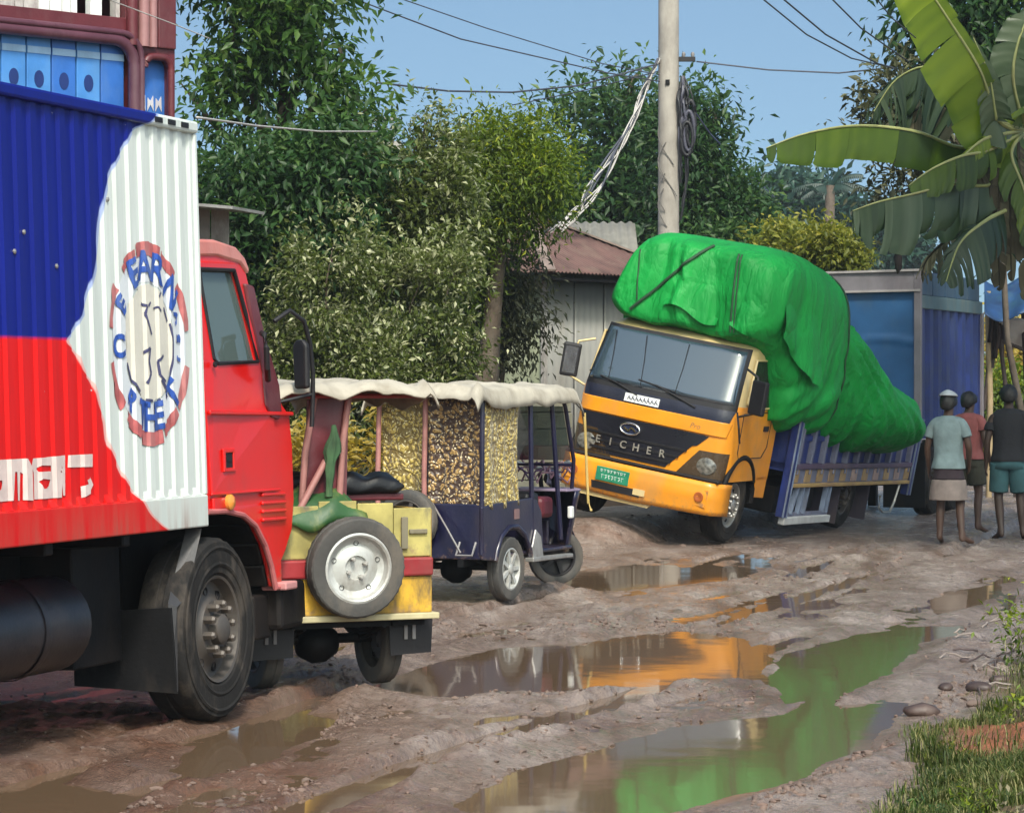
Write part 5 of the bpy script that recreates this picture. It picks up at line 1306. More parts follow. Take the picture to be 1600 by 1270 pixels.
def tarp():
    root = thing('tarpaulin_load', 'bright green tarpaulin load roped on the yellow truck and slumping over its side', 'tarpaulin load', YT_M)
    # sections along the truck: x, yL, yR, z under left, z under right, z top, roundness
    S = [(.335, -.25, .25, 2.62, 2.62, 2.86, 2.4), (.335, -.55, .52, 2.46, 2.45, 3.02, 2.8), (.325, -.80, .80, 2.35, 2.34, 3.14, 3.4), (.295, -.93, .93, 2.30, 2.28, 3.20, 3.8), (.22, -.99, 1.0, 2.29, 2.26, 3.25, 4.0), (.05, -1.01, 1.05, 2.28, 2.20, 3.28, 5.4), (-.10, -1.02, 1.08, 2.28, 2.08, 3.31, 5.6), (-.28, -1.03, 1.10, 2.28, 1.70, 3.32, 5.4),
         (-.42, -1.04, 1.14, 1.6, 1.42, 3.32, 5.0), (-.70, -1.05, 1.20, 1.3, 1.26, 3.31, 4.6), (-1.1, -1.06, 1.24, 1.28, 1.16, 3.28, 3.5), (-1.45, -1.06, 1.24, 1.28, 1.14, 3.24, 3.5), (-1.70, -1.05, 1.20, 1.28, 1.16, 3.18, 3.6), (-1.80, -.98, 1.08, 1.32, 1.24, 3.08, 3.4), (-1.82, -.6, .7, 1.6, 1.6, 2.8, 3)]
    S2 = [(-1.66, -.6, .95, 1.3, 1.30, 2.60, 2.6), (-1.80, -.9, 1.12, 1.28, 1.20, 2.76, 2.6), (-2.1, -.98, 1.24, 1.28, 1.06, 2.70, 2.5), (-2.5, -1.0, 1.34, 1.28, .98, 2.54, 2.4), (-3.0, -1.0, 1.42, 1.28, .92, 2.34, 2.3), (-3.5, -1.0, 1.48, 1.28, .90, 2.14, 2.2), (-3.95, -1.0, 1.52, 1.3, .94, 2.02, 2.3), (-4.35, -.95, 1.53, 1.32, 1.00, 1.90, 2.3), (-4.58, -.8, 1.46, 1.36, 1.12, 1.80, 2.2), (-4.70, -.5, 1.25, 1.40, 1.28, 1.68, 2.0), (-4.72, -.2, .9, 1.45, 1.42, 1.58, 2.0)]
    S_MAIN = S
    def loft(S, nx, nc, fold):
        xs = [s[0] for s in S]
        cum = [0]
        for a, b in zip(S, S[1:]): cum.append(cum[-1] + max(.08, math.dist(a[:6], b[:6])))
        vs, fs = [], []
        for j in range(nx):
            d = cum[-1] * j / (nx - 1); i = max(0, min(len(S) - 2, int(np.searchsorted(cum, d)) - 1)); t = (d - cum[i]) / (cum[i + 1] - cum[i])
            x, yL, yR, zl, zr, zt, p = [S[i][k] + (S[i + 1][k] - S[i][k]) * t for k in range(7)]
            cy, hy = (yL + yR) / 2, (yR - yL) / 2
            for k in range(nc):
                a = 2 * math.pi * k / nc
                ca, sa = math.cos(a), math.sin(a)
                e = 2 / p
                yy = math.copysign(abs(ca) ** e, ca); zz = math.copysign(abs(sa) ** e, sa)
                zb = zl + (zr - zl) * (yy + 1) / 2
                zc, hz = (zb + zt) / 2, (zt - zb) / 2
                q = Vector((x, cy + hy * yy, zc + hz * zz))
                nrm = Vector((0, yy * abs(yy), zz * abs(zz) * 1.0)); 
                if nrm.length > 1e-4: nrm.normalize()
                q += nrm * fold(x, yy, zz, q, j / (nx - 1))
                if S is S_MAIN and x > -.05:
                    rd = 1 - abs(2 * (n1(q.y * 2.3 + .25 * q.z, q.z * .35, 44) + .5) - 1)
                    q.x += (.22 * (rd - .62) + .05 * n1(q.y * 5, q.z * 1.1, 45) - .12 * max(0, q.z - 2.75) ** 1.0) * min(1, (x + .05) / .3)
                if yy < 0: q.y += .26 * max(0, min(1, (q.z - 2.45) / .8)) * -yy
                vs.append(q)
        for j in range(nx - 1):
            for k in range(nc): fs.append((j * nc + k, j * nc + (k + 1) % nc, (j + 1) * nc + (k + 1) % nc, (j + 1) * nc + k))
        fs.append(tuple(range(nc))[::-1]); fs.append(tuple((nx - 1) * nc + k for k in range(nc)))
        return vs, fs
    def n1(a, b, s): return float(fbm(np.array([a]), np.array([b]), s, 3)[0]) - .5
    def fold_main(x, yy, zz, q, t):
        f = .06 * n1(q.x * .9 + 3, q.y * .9 + q.z * .7, 2)
        if zz < .8:   # hanging cloth: vertical folds
            ridge = 1 - abs(2 * (n1(q.x * 2.6 + .4 * q.z, q.y * 2.2 + .15 * q.z, 8) + .5) - 1)
            f += .085 * (ridge - .6) * (.35 + .65 * min(1, (.8 - zz)))
        if yy > .5:   # sagging swags on the side
            s_ = q.z + .75 * q.x
            ridge = 1 - abs(2 * (n1(s_ * 2.0 + 5, (q.x - q.z) * .45, 13) + .5) - 1)
            f += .17 * (ridge - .6) * max(0, min(1, (2.6 - q.z) / .8))
        if zz > .6: f -= .05 * math.exp(-((q.y - .05) / .05) ** 2)
        return f
    vs, fs = loft(S, 96, 150, fold_main)
    mb = MB(); mb.add(vs, fs)
    # front end: pull vertical folds on the flat front cap too by pushing ring points
    main = mb.build('tarpaulin', m_tarp, root, smooth=True)
    def fold_b(x, yy, zz, q, t):
        ang = math.atan2(3.0 - q.z, max(.05, -(q.x + 1.2)))       # folds fan out from the step
        r_ = math.hypot(q.z - 3.0, q.x + 1.2)
        w = n1(ang * 7.5 + 2, r_ * .35, 21) + .5
        ridge = 1 - abs(2 * w - 1)
        f = .24 * (ridge - .6) * (1 if yy > 0 else .3)
        ridge2 = 1 - abs(2 * (n1(ang * 17.0 + yy, r_ * .6, 31) + .5) - 1)
        return f + .10 * (ridge2 - .6) + .05 * n1(q.x * 2, q.z * 2 + q.y, 27)
    vs, fs = loft(S2, 84, 130, fold_b)
    mb = MB(); mb.add(vs, fs); slump = mb.build('slumped_tarpaulin', m_tarp, root, smooth=True)
    bv = BVHTree.FromPolygons([v.co[:] for v in main.data.vertices], [p.vertices[:] for p in main.data.polygons])
    def front(y, z, off=.02):
        h = bv.ray_cast(Vector((4, y, z)), Vector((-1, 0, 0)))[0]
        return None if h is None else Vector((h.x + off, y, z))
    def sidep(x, z, off=.02):
        h = bv.ray_cast(Vector((x, 5, z)), Vector((0, -1, 0)))[0]
        return None if h is None else Vector((x, h.y + off, z))
    m_rope = pm('dark_green_rope', (.012, .05, .02), .7)
    def rope(pts, r=.014):
        pts = [p for p in pts if p is not None]
        if len(pts) > 2:
            k = MB(); k.tube(pts, r, 6); k.build('rope', m_rope, root, smooth=60)
    rope([front(.10 - .78 * t, 3.24 - .86 * t) for t in [i / 24 for i in range(25)]], .017)
    rope([front(.46 + .10 * t, 3.20 - .86 * t) for t in [i / 24 for i in range(25)]], .012)
    rope([front(.50 + .10 * t, 3.20 - .86 * t) for t in [i / 24 for i in range(25)]], .009)
    rope([front(-.72 + .10 * t, 3.05 - .55 * t) for t in [i / 24 for i in range(25)]], .008)
    rope([sidep(-1.62 - .05 * t, 3.1 - 1.7 * t) for t in [i / 24 for i in range(25)]], .010)
    # loose front skirts with free lower edges
    def skirt(y0, y1, ztop, zb, off, seed, ycur=0.0):
        k = MB(); nu, nv = 26, 12; vs, fs = [], []
        for j in range(nv + 1):
            for i in range(nu + 1):
                u, v = i / nu, j / nv
                y = y0 + (y1 - y0) * u; z = ztop(u) + (zb(u) - ztop(u)) * v
                p = front(y, z, .0) or Vector((.30, y, z))
                e_ = min(1, min(u, 1 - u) * 5); p.x += -.035 + (.035 + .012 + off * max(0, v - .35) ** 1.3 + .03 * v * math.sin(u * 9 + seed) * .6) * (e_ if v < .9 else max(e_, .7)) * min(1, v * 2.2)
                vs.append(p)
        n1_ = nu + 1
        for j in range(nv):
            for i in range(nu): fs.append((j * n1_ + i, j * n1_ + i + 1, (j + 1) * n1_ + i + 1, (j + 1) * n1_ + i))
        k.add(vs, fs); k.build('loose_skirt', m_tarp, root, smooth=True)
    skirt(-.28, .36, lambda u: 3.0, lambda u: 2.50 + .05 * math.sin(u * 6) - .10 * u, .10, 1)
    skirt(.54, .98, lambda u: 2.9, lambda u: 2.42 - .16 * u, .10, 3)
    # side skirt: the corner flap hanging over the cab's side
    k = MB(); vs, fs = [], []; nu, nv = 24, 14
    for j in range(nv + 1):
        for i in range(nu + 1):
            u, v = i / nu, j / nv
            x = .18 - .95 * u; z = 2.9 - (.52 + .62 * u - .20 * max(0, u - .75) * 4 * .6) * v
            p = sidep(x, z, 0) or Vector((x, 1.1, z))
            p.y = max(p.y, 1.0) - .03 + .13 * v ** 1.2 + .03 * v * math.sin(u * 11); vs.append(p)
    for j in range(nv):
        for i in range(nu): fs.append((j * (nu + 1) + i, j * (nu + 1) + i + 1, (j + 1) * (nu + 1) + i + 1, (j + 1) * (nu + 1) + i))
    k.add(vs, fs); k.build('loose_skirt', m_tarp, root, smooth=True)
    return root
tarp()
# ------------------------------------------------------------ foliage
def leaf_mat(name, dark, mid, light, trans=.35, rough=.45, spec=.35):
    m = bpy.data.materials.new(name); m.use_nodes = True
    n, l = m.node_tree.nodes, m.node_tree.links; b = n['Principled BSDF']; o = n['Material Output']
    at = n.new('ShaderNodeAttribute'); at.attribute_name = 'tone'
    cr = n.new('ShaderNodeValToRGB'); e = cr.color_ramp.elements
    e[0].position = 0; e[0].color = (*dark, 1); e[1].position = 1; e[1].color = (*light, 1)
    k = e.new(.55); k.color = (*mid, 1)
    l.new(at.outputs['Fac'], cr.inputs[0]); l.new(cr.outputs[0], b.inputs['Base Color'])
    b.inputs['Roughness'].default_value = rough; b.inputs['Specular IOR Level'].default_value = spec
    tr = n.new('ShaderNodeBsdfTranslucent'); hs = n.new('ShaderNodeHueSaturation'); hs.inputs['Value'].default_value = 1.5; hs.inputs['Saturation'].default_value = 1.1
    l.new(cr.outputs[0], hs.inputs['Color']); l.new(hs.outputs[0], tr.inputs[0])
    mx = n.new('ShaderNodeMixShader'); mx.inputs[0].default_value = trans
    l.new(b.outputs[0], mx.inputs[1]); l.new(tr.outputs[0], mx.inputs[2]); l.new(mx.outputs[0], o.inputs[0])
    return m
m_bark = pm('bark', (0.10, 0.075, 0.055), .85, var=.35, scale=9, bump=.8, bscale=30, dirt=(.17, .15, .12), damt=.6)
def foliage(name, parent, blobs, mat, n, size, seed, aspect=.42, droop=.3, spread=.16, per=14, pale=0.0, shell=.55, kind=None, gap=0.0, gs=2.0):
    """leaf cards in twig clusters; blobs: (centre, (rx, ry, rz), weight)"""
    g = np.random.default_rng(seed)
    wts = np.array([b[2] * b[1][0] * b[1][2] for b in blobs]); wts = wts / wts.sum()
    C_, A_, T_ = [], [], []
    for b, w in zip(blobs, wts):
        nc = max(2, int(n * w / per))
        d = g.normal(size=(nc, 3)); d /= np.linalg.norm(d, axis=1, keepdims=True)
        r = g.random(nc) ** (1 / (1 + 2 * shell)) * (1 + .10 * np.clip(g.normal(size=nc), -1.5, 1.2))
        lump = .75 + .5 * vnoise(d[:, 0] * 2.2 + seed, d[:, 2] * 2.2 + d[:, 1], seed)
        ctr = np.array(b[0]) + d * np.array(b[1]) * (r * lump)[:, None]
        if gap:
            nzv = (vnoise(ctr[:, 0] * gs + 7, ctr[:, 2] * gs - 3, seed + 3) + .5 * vnoise(ctr[:, 0] * gs * 2.3, ctr[:, 2] * gs * 2.3 + ctr[:, 1], seed + 4)) / 1.5
            ok = nzv > gap; ctr, d, lump = ctr[ok], d[ok], lump[ok]; nc = len(ctr)
            if nc == 0: continue
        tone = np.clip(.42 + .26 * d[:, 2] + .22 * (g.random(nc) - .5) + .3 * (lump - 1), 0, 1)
        sp = spread * (.6 + .8 * g.random((nc, 1, 1)))
        off = np.clip(g.normal(size=(nc, per, 3)), -1.7, 1.7) * sp
        twig = d[:, None, :] * (g.random((nc, per, 1)) * sp * 2.2)
        C_.append((ctr[:, None, :] + off + twig).reshape(-1, 3))
        ax = d[:, None, :] * .7 + g.normal(size=(nc, per, 3)) * .7 + np.array([0, 0, -droop])
        A_.append(ax.reshape(-1, 3))
        T_.append((tone[:, None] + .16 * g.normal(size=(nc, per))).reshape(-1))
    c = np.concatenate(C_); a = np.concatenate(A_); t = np.clip(np.concatenate(T_), 0, 1)
    a /= np.linalg.norm(a, axis=1, keepdims=True) + 1e-9
    N = len(c)
    if pale: t = np.where(g.random(N) < pale, 1.0, t * .86)  # a share of leaves set palest, white glints painted as leaf colour
    up = g.normal(size=(N, 3)) * .55 + np.array([0, -.25, 1.0])
    s = np.cross(a, up); s /= np.linalg.norm(s, axis=1, keepdims=True) + 1e-9
    nn = np.cross(s, a)
    L = (size * (.45 + 1.1 * g.random(N) ** 1.3))[:, None]; W = L * aspect
    fold = .18 * L
    v = np.empty((N, 4, 3))
    v[:, 0] = c; v[:, 1] = c + a * L * .45 + s * W * .5 + nn * fold * .5; v[:, 2] = c + a * L - nn * fold * .5; v[:, 3] = c + a * L * .45 - s * W * .5 + nn * fold * .5
    me = bpy.data.meshes.new(name)
    me.vertices.add(N * 4); me.vertices.foreach_set('co', v.ravel())
    idx = np.arange(N * 4).reshape(N, 4)
    tri = np.stack([idx[:, [0, 1, 2]], idx[:, [0, 2, 3]]], 1).reshape(-1)
    me.loops.add(len(tri)); me.loops.foreach_set('vertex_index', tri)
    me.polygons.add(N * 2); me.polygons.foreach_set('loop_start', np.arange(0, N * 6, 3)); me.polygons.foreach_set('loop_total', np.full(N * 2, 3))
    me.update(calc_edges=True)
    at = me.attributes.new('tone', 'FLOAT', 'POINT'); at.data.foreach_set('value', np.repeat(t, 4))
    me.materials.append(mat)
    o = bpy.data.objects.new(name, me); col.objects.link(o)
    if parent is not None: o.parent = parent
    if kind: o['kind'] = kind
    return o
def px_blobs(lst, Y, depth=None):
    out = []
    k = Y / FPX
    for e in lst:
        px, py, rx, rz = e[:4]; dy = e[4] if len(e) > 4 else 0; w = e[5] if len(e) > 5 else 1
        ry = depth if depth else min(1.4, max(rx, rz) * k)
        out.append((tuple(P(px, py, Y + dy)), (rx * k, ry, rz * k), w))
    return out
def tree(name, label, cat, blobs, mat, n, size, seed, base, trunk_r, fork=None, group=None, limbs=True, **kw):
    base = Vector(base)
    root = thing(name, label, cat, Matrix.Translation(base), group)
    loc = [(tuple(Vector(b[0]) - base), b[1], b[2]) for b in blobs]
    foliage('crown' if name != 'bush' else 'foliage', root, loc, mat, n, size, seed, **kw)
    f = Vector(fork) - base if fork is not None else Vector((loc[0][0][0] * .5, loc[0][0][1] * .5, min(b[0][2] - b[1][2] * .6 for b in loc) * .9 + .1))
    g = random.Random(seed)
    t = MB()
    if f.z < .3: f.z = .3
    mid = f * .5 + Vector((g.uniform(-.12, .12), g.uniform(-.1, .1), 0)) * f.length * .3
    t.tube([Vector((0, 0, -.25)), f * .12 + Vector((0, 0, .0)), mid, f], [trunk_r * 1.35, trunk_r * 1.1, trunk_r * .9, trunk_r * .72], 10)
    t.build('trunk' if name != 'bush' else 'stem', m_bark, root, smooth=60)
    if limbs:
        for b in loc[:7]:
            c = Vector(b[0]); q = MB()
            m_ = f.lerp(c, .5) + Vector((g.uniform(-.15, .15), g.uniform(-.15, .15), .12)) * (c - f).length * .4
            q.tube([f - Vector((0, 0, .1)), m_, c, c + Vector((g.uniform(-1, 1) * b[1][0], 0, b[1][2])) * .6], [trunk_r * .6, trunk_r * .4, trunk_r * .22, trunk_r * .06], 7)
            q.build('limb' if name != 'bush' else 'stem', m_bark, root, smooth=60)
    return root
L_dark = leaf_mat('dark_broad_leaf', (.012, .036, .012), (.034, .085, .024), (.11, .19, .05))
L_tall = leaf_mat('fresh_broad_leaf', (.018, .050, .012), (.065, .14, .028), (.20, .29, .07), .45, .4)
L_shrub = leaf_mat('grey_green_shrub_leaf', (.022, .040, .008), (.10, .13, .022), (.46, .47, .28), .35, .4, .5)
L_fern = leaf_mat('yellow_green_leaf', (.035, .070, .010), (.13, .19, .018), (.34, .37, .03), .4)
L_back = leaf_mat('deep_green_leaf', (.010, .032, .012), (.032, .080, .022), (.10, .17, .04))
L_hang = leaf_mat('dusty_olive_leaf', (.022, .028, .012), (.065, .070, .030), (.20, .20, .10), .25)
L_yel = leaf_mat('golden_green_leaf', (.050, .080, .010), (.17, .19, .025), (.42, .38, .07), .4)
L_far = leaf_mat('distant_leaf', (.012, .040, .030), (.025, .065, .045), (.05, .10, .06), .2)  # far haze put into the leaf colour as a bluish tone
L_gold = leaf_mat('sun_painted_leaf', (.14, .12, .02), (.40, .30, .05), (.62, .55, .25), .5)  # sunlight on the foliage put into a golden leaf colour

def trees():
    g0 = lambda px, Y: (P(px, 605, Y).x, Y, gz(P(px, 605, Y).x, Y))
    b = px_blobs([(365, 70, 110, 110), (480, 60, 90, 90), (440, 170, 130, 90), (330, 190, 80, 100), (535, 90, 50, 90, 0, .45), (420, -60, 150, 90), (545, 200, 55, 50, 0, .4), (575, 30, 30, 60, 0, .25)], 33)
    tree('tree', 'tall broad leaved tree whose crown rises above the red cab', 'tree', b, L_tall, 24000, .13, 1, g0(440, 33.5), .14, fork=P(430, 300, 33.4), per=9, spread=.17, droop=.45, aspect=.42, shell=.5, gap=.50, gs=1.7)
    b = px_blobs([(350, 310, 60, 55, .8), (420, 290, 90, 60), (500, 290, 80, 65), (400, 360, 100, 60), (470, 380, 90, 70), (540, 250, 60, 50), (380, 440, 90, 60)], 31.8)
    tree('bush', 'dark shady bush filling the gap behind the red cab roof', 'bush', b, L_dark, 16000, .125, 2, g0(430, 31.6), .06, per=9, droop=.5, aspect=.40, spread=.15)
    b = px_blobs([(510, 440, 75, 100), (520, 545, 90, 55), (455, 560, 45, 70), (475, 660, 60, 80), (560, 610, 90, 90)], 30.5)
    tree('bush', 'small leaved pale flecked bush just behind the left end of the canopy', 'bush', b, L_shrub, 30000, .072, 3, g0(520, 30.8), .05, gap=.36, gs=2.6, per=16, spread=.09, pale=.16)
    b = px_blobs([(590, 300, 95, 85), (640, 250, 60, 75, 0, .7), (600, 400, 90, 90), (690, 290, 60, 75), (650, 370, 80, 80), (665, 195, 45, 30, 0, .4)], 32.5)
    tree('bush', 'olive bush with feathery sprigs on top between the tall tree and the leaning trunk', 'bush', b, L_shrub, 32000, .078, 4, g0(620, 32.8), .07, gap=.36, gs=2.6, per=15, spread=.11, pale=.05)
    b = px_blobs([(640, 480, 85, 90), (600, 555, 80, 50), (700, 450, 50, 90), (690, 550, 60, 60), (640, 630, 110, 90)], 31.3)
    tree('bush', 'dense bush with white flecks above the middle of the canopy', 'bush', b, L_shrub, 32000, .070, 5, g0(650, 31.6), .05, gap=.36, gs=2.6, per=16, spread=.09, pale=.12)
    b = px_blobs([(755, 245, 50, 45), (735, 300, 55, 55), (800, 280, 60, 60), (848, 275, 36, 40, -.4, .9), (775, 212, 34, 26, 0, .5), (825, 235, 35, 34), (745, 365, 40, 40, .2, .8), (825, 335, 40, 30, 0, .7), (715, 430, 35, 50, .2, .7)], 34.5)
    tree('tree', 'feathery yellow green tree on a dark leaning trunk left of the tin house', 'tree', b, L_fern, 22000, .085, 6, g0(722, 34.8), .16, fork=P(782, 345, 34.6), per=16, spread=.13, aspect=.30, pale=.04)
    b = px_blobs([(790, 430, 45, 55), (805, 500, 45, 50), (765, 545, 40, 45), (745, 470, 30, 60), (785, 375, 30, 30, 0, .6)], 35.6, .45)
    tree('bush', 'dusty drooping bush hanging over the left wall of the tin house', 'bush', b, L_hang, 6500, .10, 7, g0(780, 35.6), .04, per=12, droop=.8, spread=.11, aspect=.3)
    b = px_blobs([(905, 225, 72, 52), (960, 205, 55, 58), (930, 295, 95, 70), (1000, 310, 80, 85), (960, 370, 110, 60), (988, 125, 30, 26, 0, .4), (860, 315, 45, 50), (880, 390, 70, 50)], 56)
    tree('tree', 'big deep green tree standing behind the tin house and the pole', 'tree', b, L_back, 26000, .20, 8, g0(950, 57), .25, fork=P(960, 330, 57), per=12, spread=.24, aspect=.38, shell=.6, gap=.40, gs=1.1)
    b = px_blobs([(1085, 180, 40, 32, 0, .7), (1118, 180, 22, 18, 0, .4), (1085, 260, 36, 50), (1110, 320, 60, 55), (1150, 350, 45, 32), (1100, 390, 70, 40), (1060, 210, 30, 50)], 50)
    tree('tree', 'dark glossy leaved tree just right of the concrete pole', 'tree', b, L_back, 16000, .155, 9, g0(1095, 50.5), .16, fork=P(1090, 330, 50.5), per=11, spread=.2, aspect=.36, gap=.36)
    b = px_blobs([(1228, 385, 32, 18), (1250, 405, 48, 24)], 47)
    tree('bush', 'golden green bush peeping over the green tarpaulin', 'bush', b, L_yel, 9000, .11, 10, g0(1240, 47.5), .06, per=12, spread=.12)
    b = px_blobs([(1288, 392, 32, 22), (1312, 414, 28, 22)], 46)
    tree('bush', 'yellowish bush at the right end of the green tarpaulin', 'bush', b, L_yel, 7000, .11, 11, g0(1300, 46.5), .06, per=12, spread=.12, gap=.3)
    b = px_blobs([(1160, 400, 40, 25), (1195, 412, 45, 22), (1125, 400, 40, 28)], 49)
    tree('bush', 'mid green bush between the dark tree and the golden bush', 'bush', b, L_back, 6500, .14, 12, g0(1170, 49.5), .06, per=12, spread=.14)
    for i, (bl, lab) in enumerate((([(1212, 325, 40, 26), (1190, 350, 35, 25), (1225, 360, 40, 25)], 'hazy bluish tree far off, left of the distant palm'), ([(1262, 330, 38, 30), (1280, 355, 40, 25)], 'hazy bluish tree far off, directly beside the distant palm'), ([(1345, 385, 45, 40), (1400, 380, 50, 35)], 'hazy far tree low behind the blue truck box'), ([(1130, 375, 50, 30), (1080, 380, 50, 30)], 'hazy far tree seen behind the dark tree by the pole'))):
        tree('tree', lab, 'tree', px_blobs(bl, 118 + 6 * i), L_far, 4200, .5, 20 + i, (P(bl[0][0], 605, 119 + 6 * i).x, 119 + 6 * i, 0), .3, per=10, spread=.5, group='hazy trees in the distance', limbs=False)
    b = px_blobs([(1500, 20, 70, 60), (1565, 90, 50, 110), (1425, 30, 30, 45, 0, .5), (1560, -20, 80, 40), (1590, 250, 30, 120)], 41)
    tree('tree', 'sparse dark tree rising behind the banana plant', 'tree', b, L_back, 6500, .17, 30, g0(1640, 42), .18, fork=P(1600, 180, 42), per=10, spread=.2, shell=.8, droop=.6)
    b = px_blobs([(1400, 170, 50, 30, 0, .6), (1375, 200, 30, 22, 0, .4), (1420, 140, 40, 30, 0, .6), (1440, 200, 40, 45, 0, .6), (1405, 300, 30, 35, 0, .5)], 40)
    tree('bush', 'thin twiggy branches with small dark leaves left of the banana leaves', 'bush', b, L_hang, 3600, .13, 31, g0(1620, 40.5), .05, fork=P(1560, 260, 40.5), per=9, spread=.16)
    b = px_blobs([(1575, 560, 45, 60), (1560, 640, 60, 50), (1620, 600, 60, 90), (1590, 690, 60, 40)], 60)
    tree('bush', 'bush with sunlight painted as golden leaf colour behind the makeshift shelter', 'bush', b, L_gold, 8000, .2, 32, g0(1590, 61), .06, per=12, spread=.2)
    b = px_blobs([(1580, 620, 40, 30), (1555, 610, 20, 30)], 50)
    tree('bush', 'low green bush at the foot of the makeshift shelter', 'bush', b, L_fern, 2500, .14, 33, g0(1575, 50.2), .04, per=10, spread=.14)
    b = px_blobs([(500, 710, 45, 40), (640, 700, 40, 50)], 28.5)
    tree('bush', 'bush behind the rickshaw seats with sunlight painted as golden leaf colour', 'bush', b, L_gold, 5000, .09, 34, g0(560, 28.7), .03, per=12, spread=.08)
    # far mass of trees that closes the view all round
    bl = []
    for i in range(46):
        x = -170 + 340 * i / 45
        bl.append(((x, 165 + 12 * math.sin(i * 1.7), 2.2), (6.5, 3.5, 4.0 + 1.8 * math.sin(i * 2.3)), 1))
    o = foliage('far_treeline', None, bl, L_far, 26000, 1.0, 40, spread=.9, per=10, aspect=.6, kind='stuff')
    tag(o, 'bluish band of far trees closing the view along the horizon', 'trees')
trees()
def palm():
    base = Vector((P(1298, 605, 116).x, 116, 0))
    r = thing('palm_tree', 'hazy palm with a bent crown standing above the far trees', 'tree', Matrix.Translation(base))
    top = P(1297, 290, 116) - base
    t = MB(); t.tube([Vector((0, 0, -.3)), top * .5 + Vector((-.1, 0, 0)), top], [.32, .24, .2], 8); t.build('trunk', m_bark, r, smooth=60)
    g = random.Random(5)
    for i in range(15):
        a = g.uniform(0, 6.28); el = g.uniform(.0, 1.3); L = g.uniform(1.1, 2.0)
        if i < 4: a, el, L = (0 + .2 * i, .35, 1.5)
        d = Vector((math.cos(a) * math.cos(el), .4 * math.sin(a), math.sin(el)))
        f = MB(); pts = [top + d * L * s + Vector((0, 0, -.8 * s * s * L * .5)) for s in [k / 8 for k in range(9)]]
        f.tube(pts, .02, 4)
        for k in range(1, 9):
            for sg in (-1, 1):
                for q in (0, .5):
                    p = pts[k].lerp(pts[k - 1], q); sd = Vector((-d.z * .3, .5, .0)) * sg * .3 + Vector((sg * .15, 0, -.42))
                    w = (pts[k] - pts[k - 1]).normalized() * .05
                    f.add([p - w, p + w, p + sd * (1.2 - k * .08)], [(0, 1, 2)])
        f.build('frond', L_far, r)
palm()

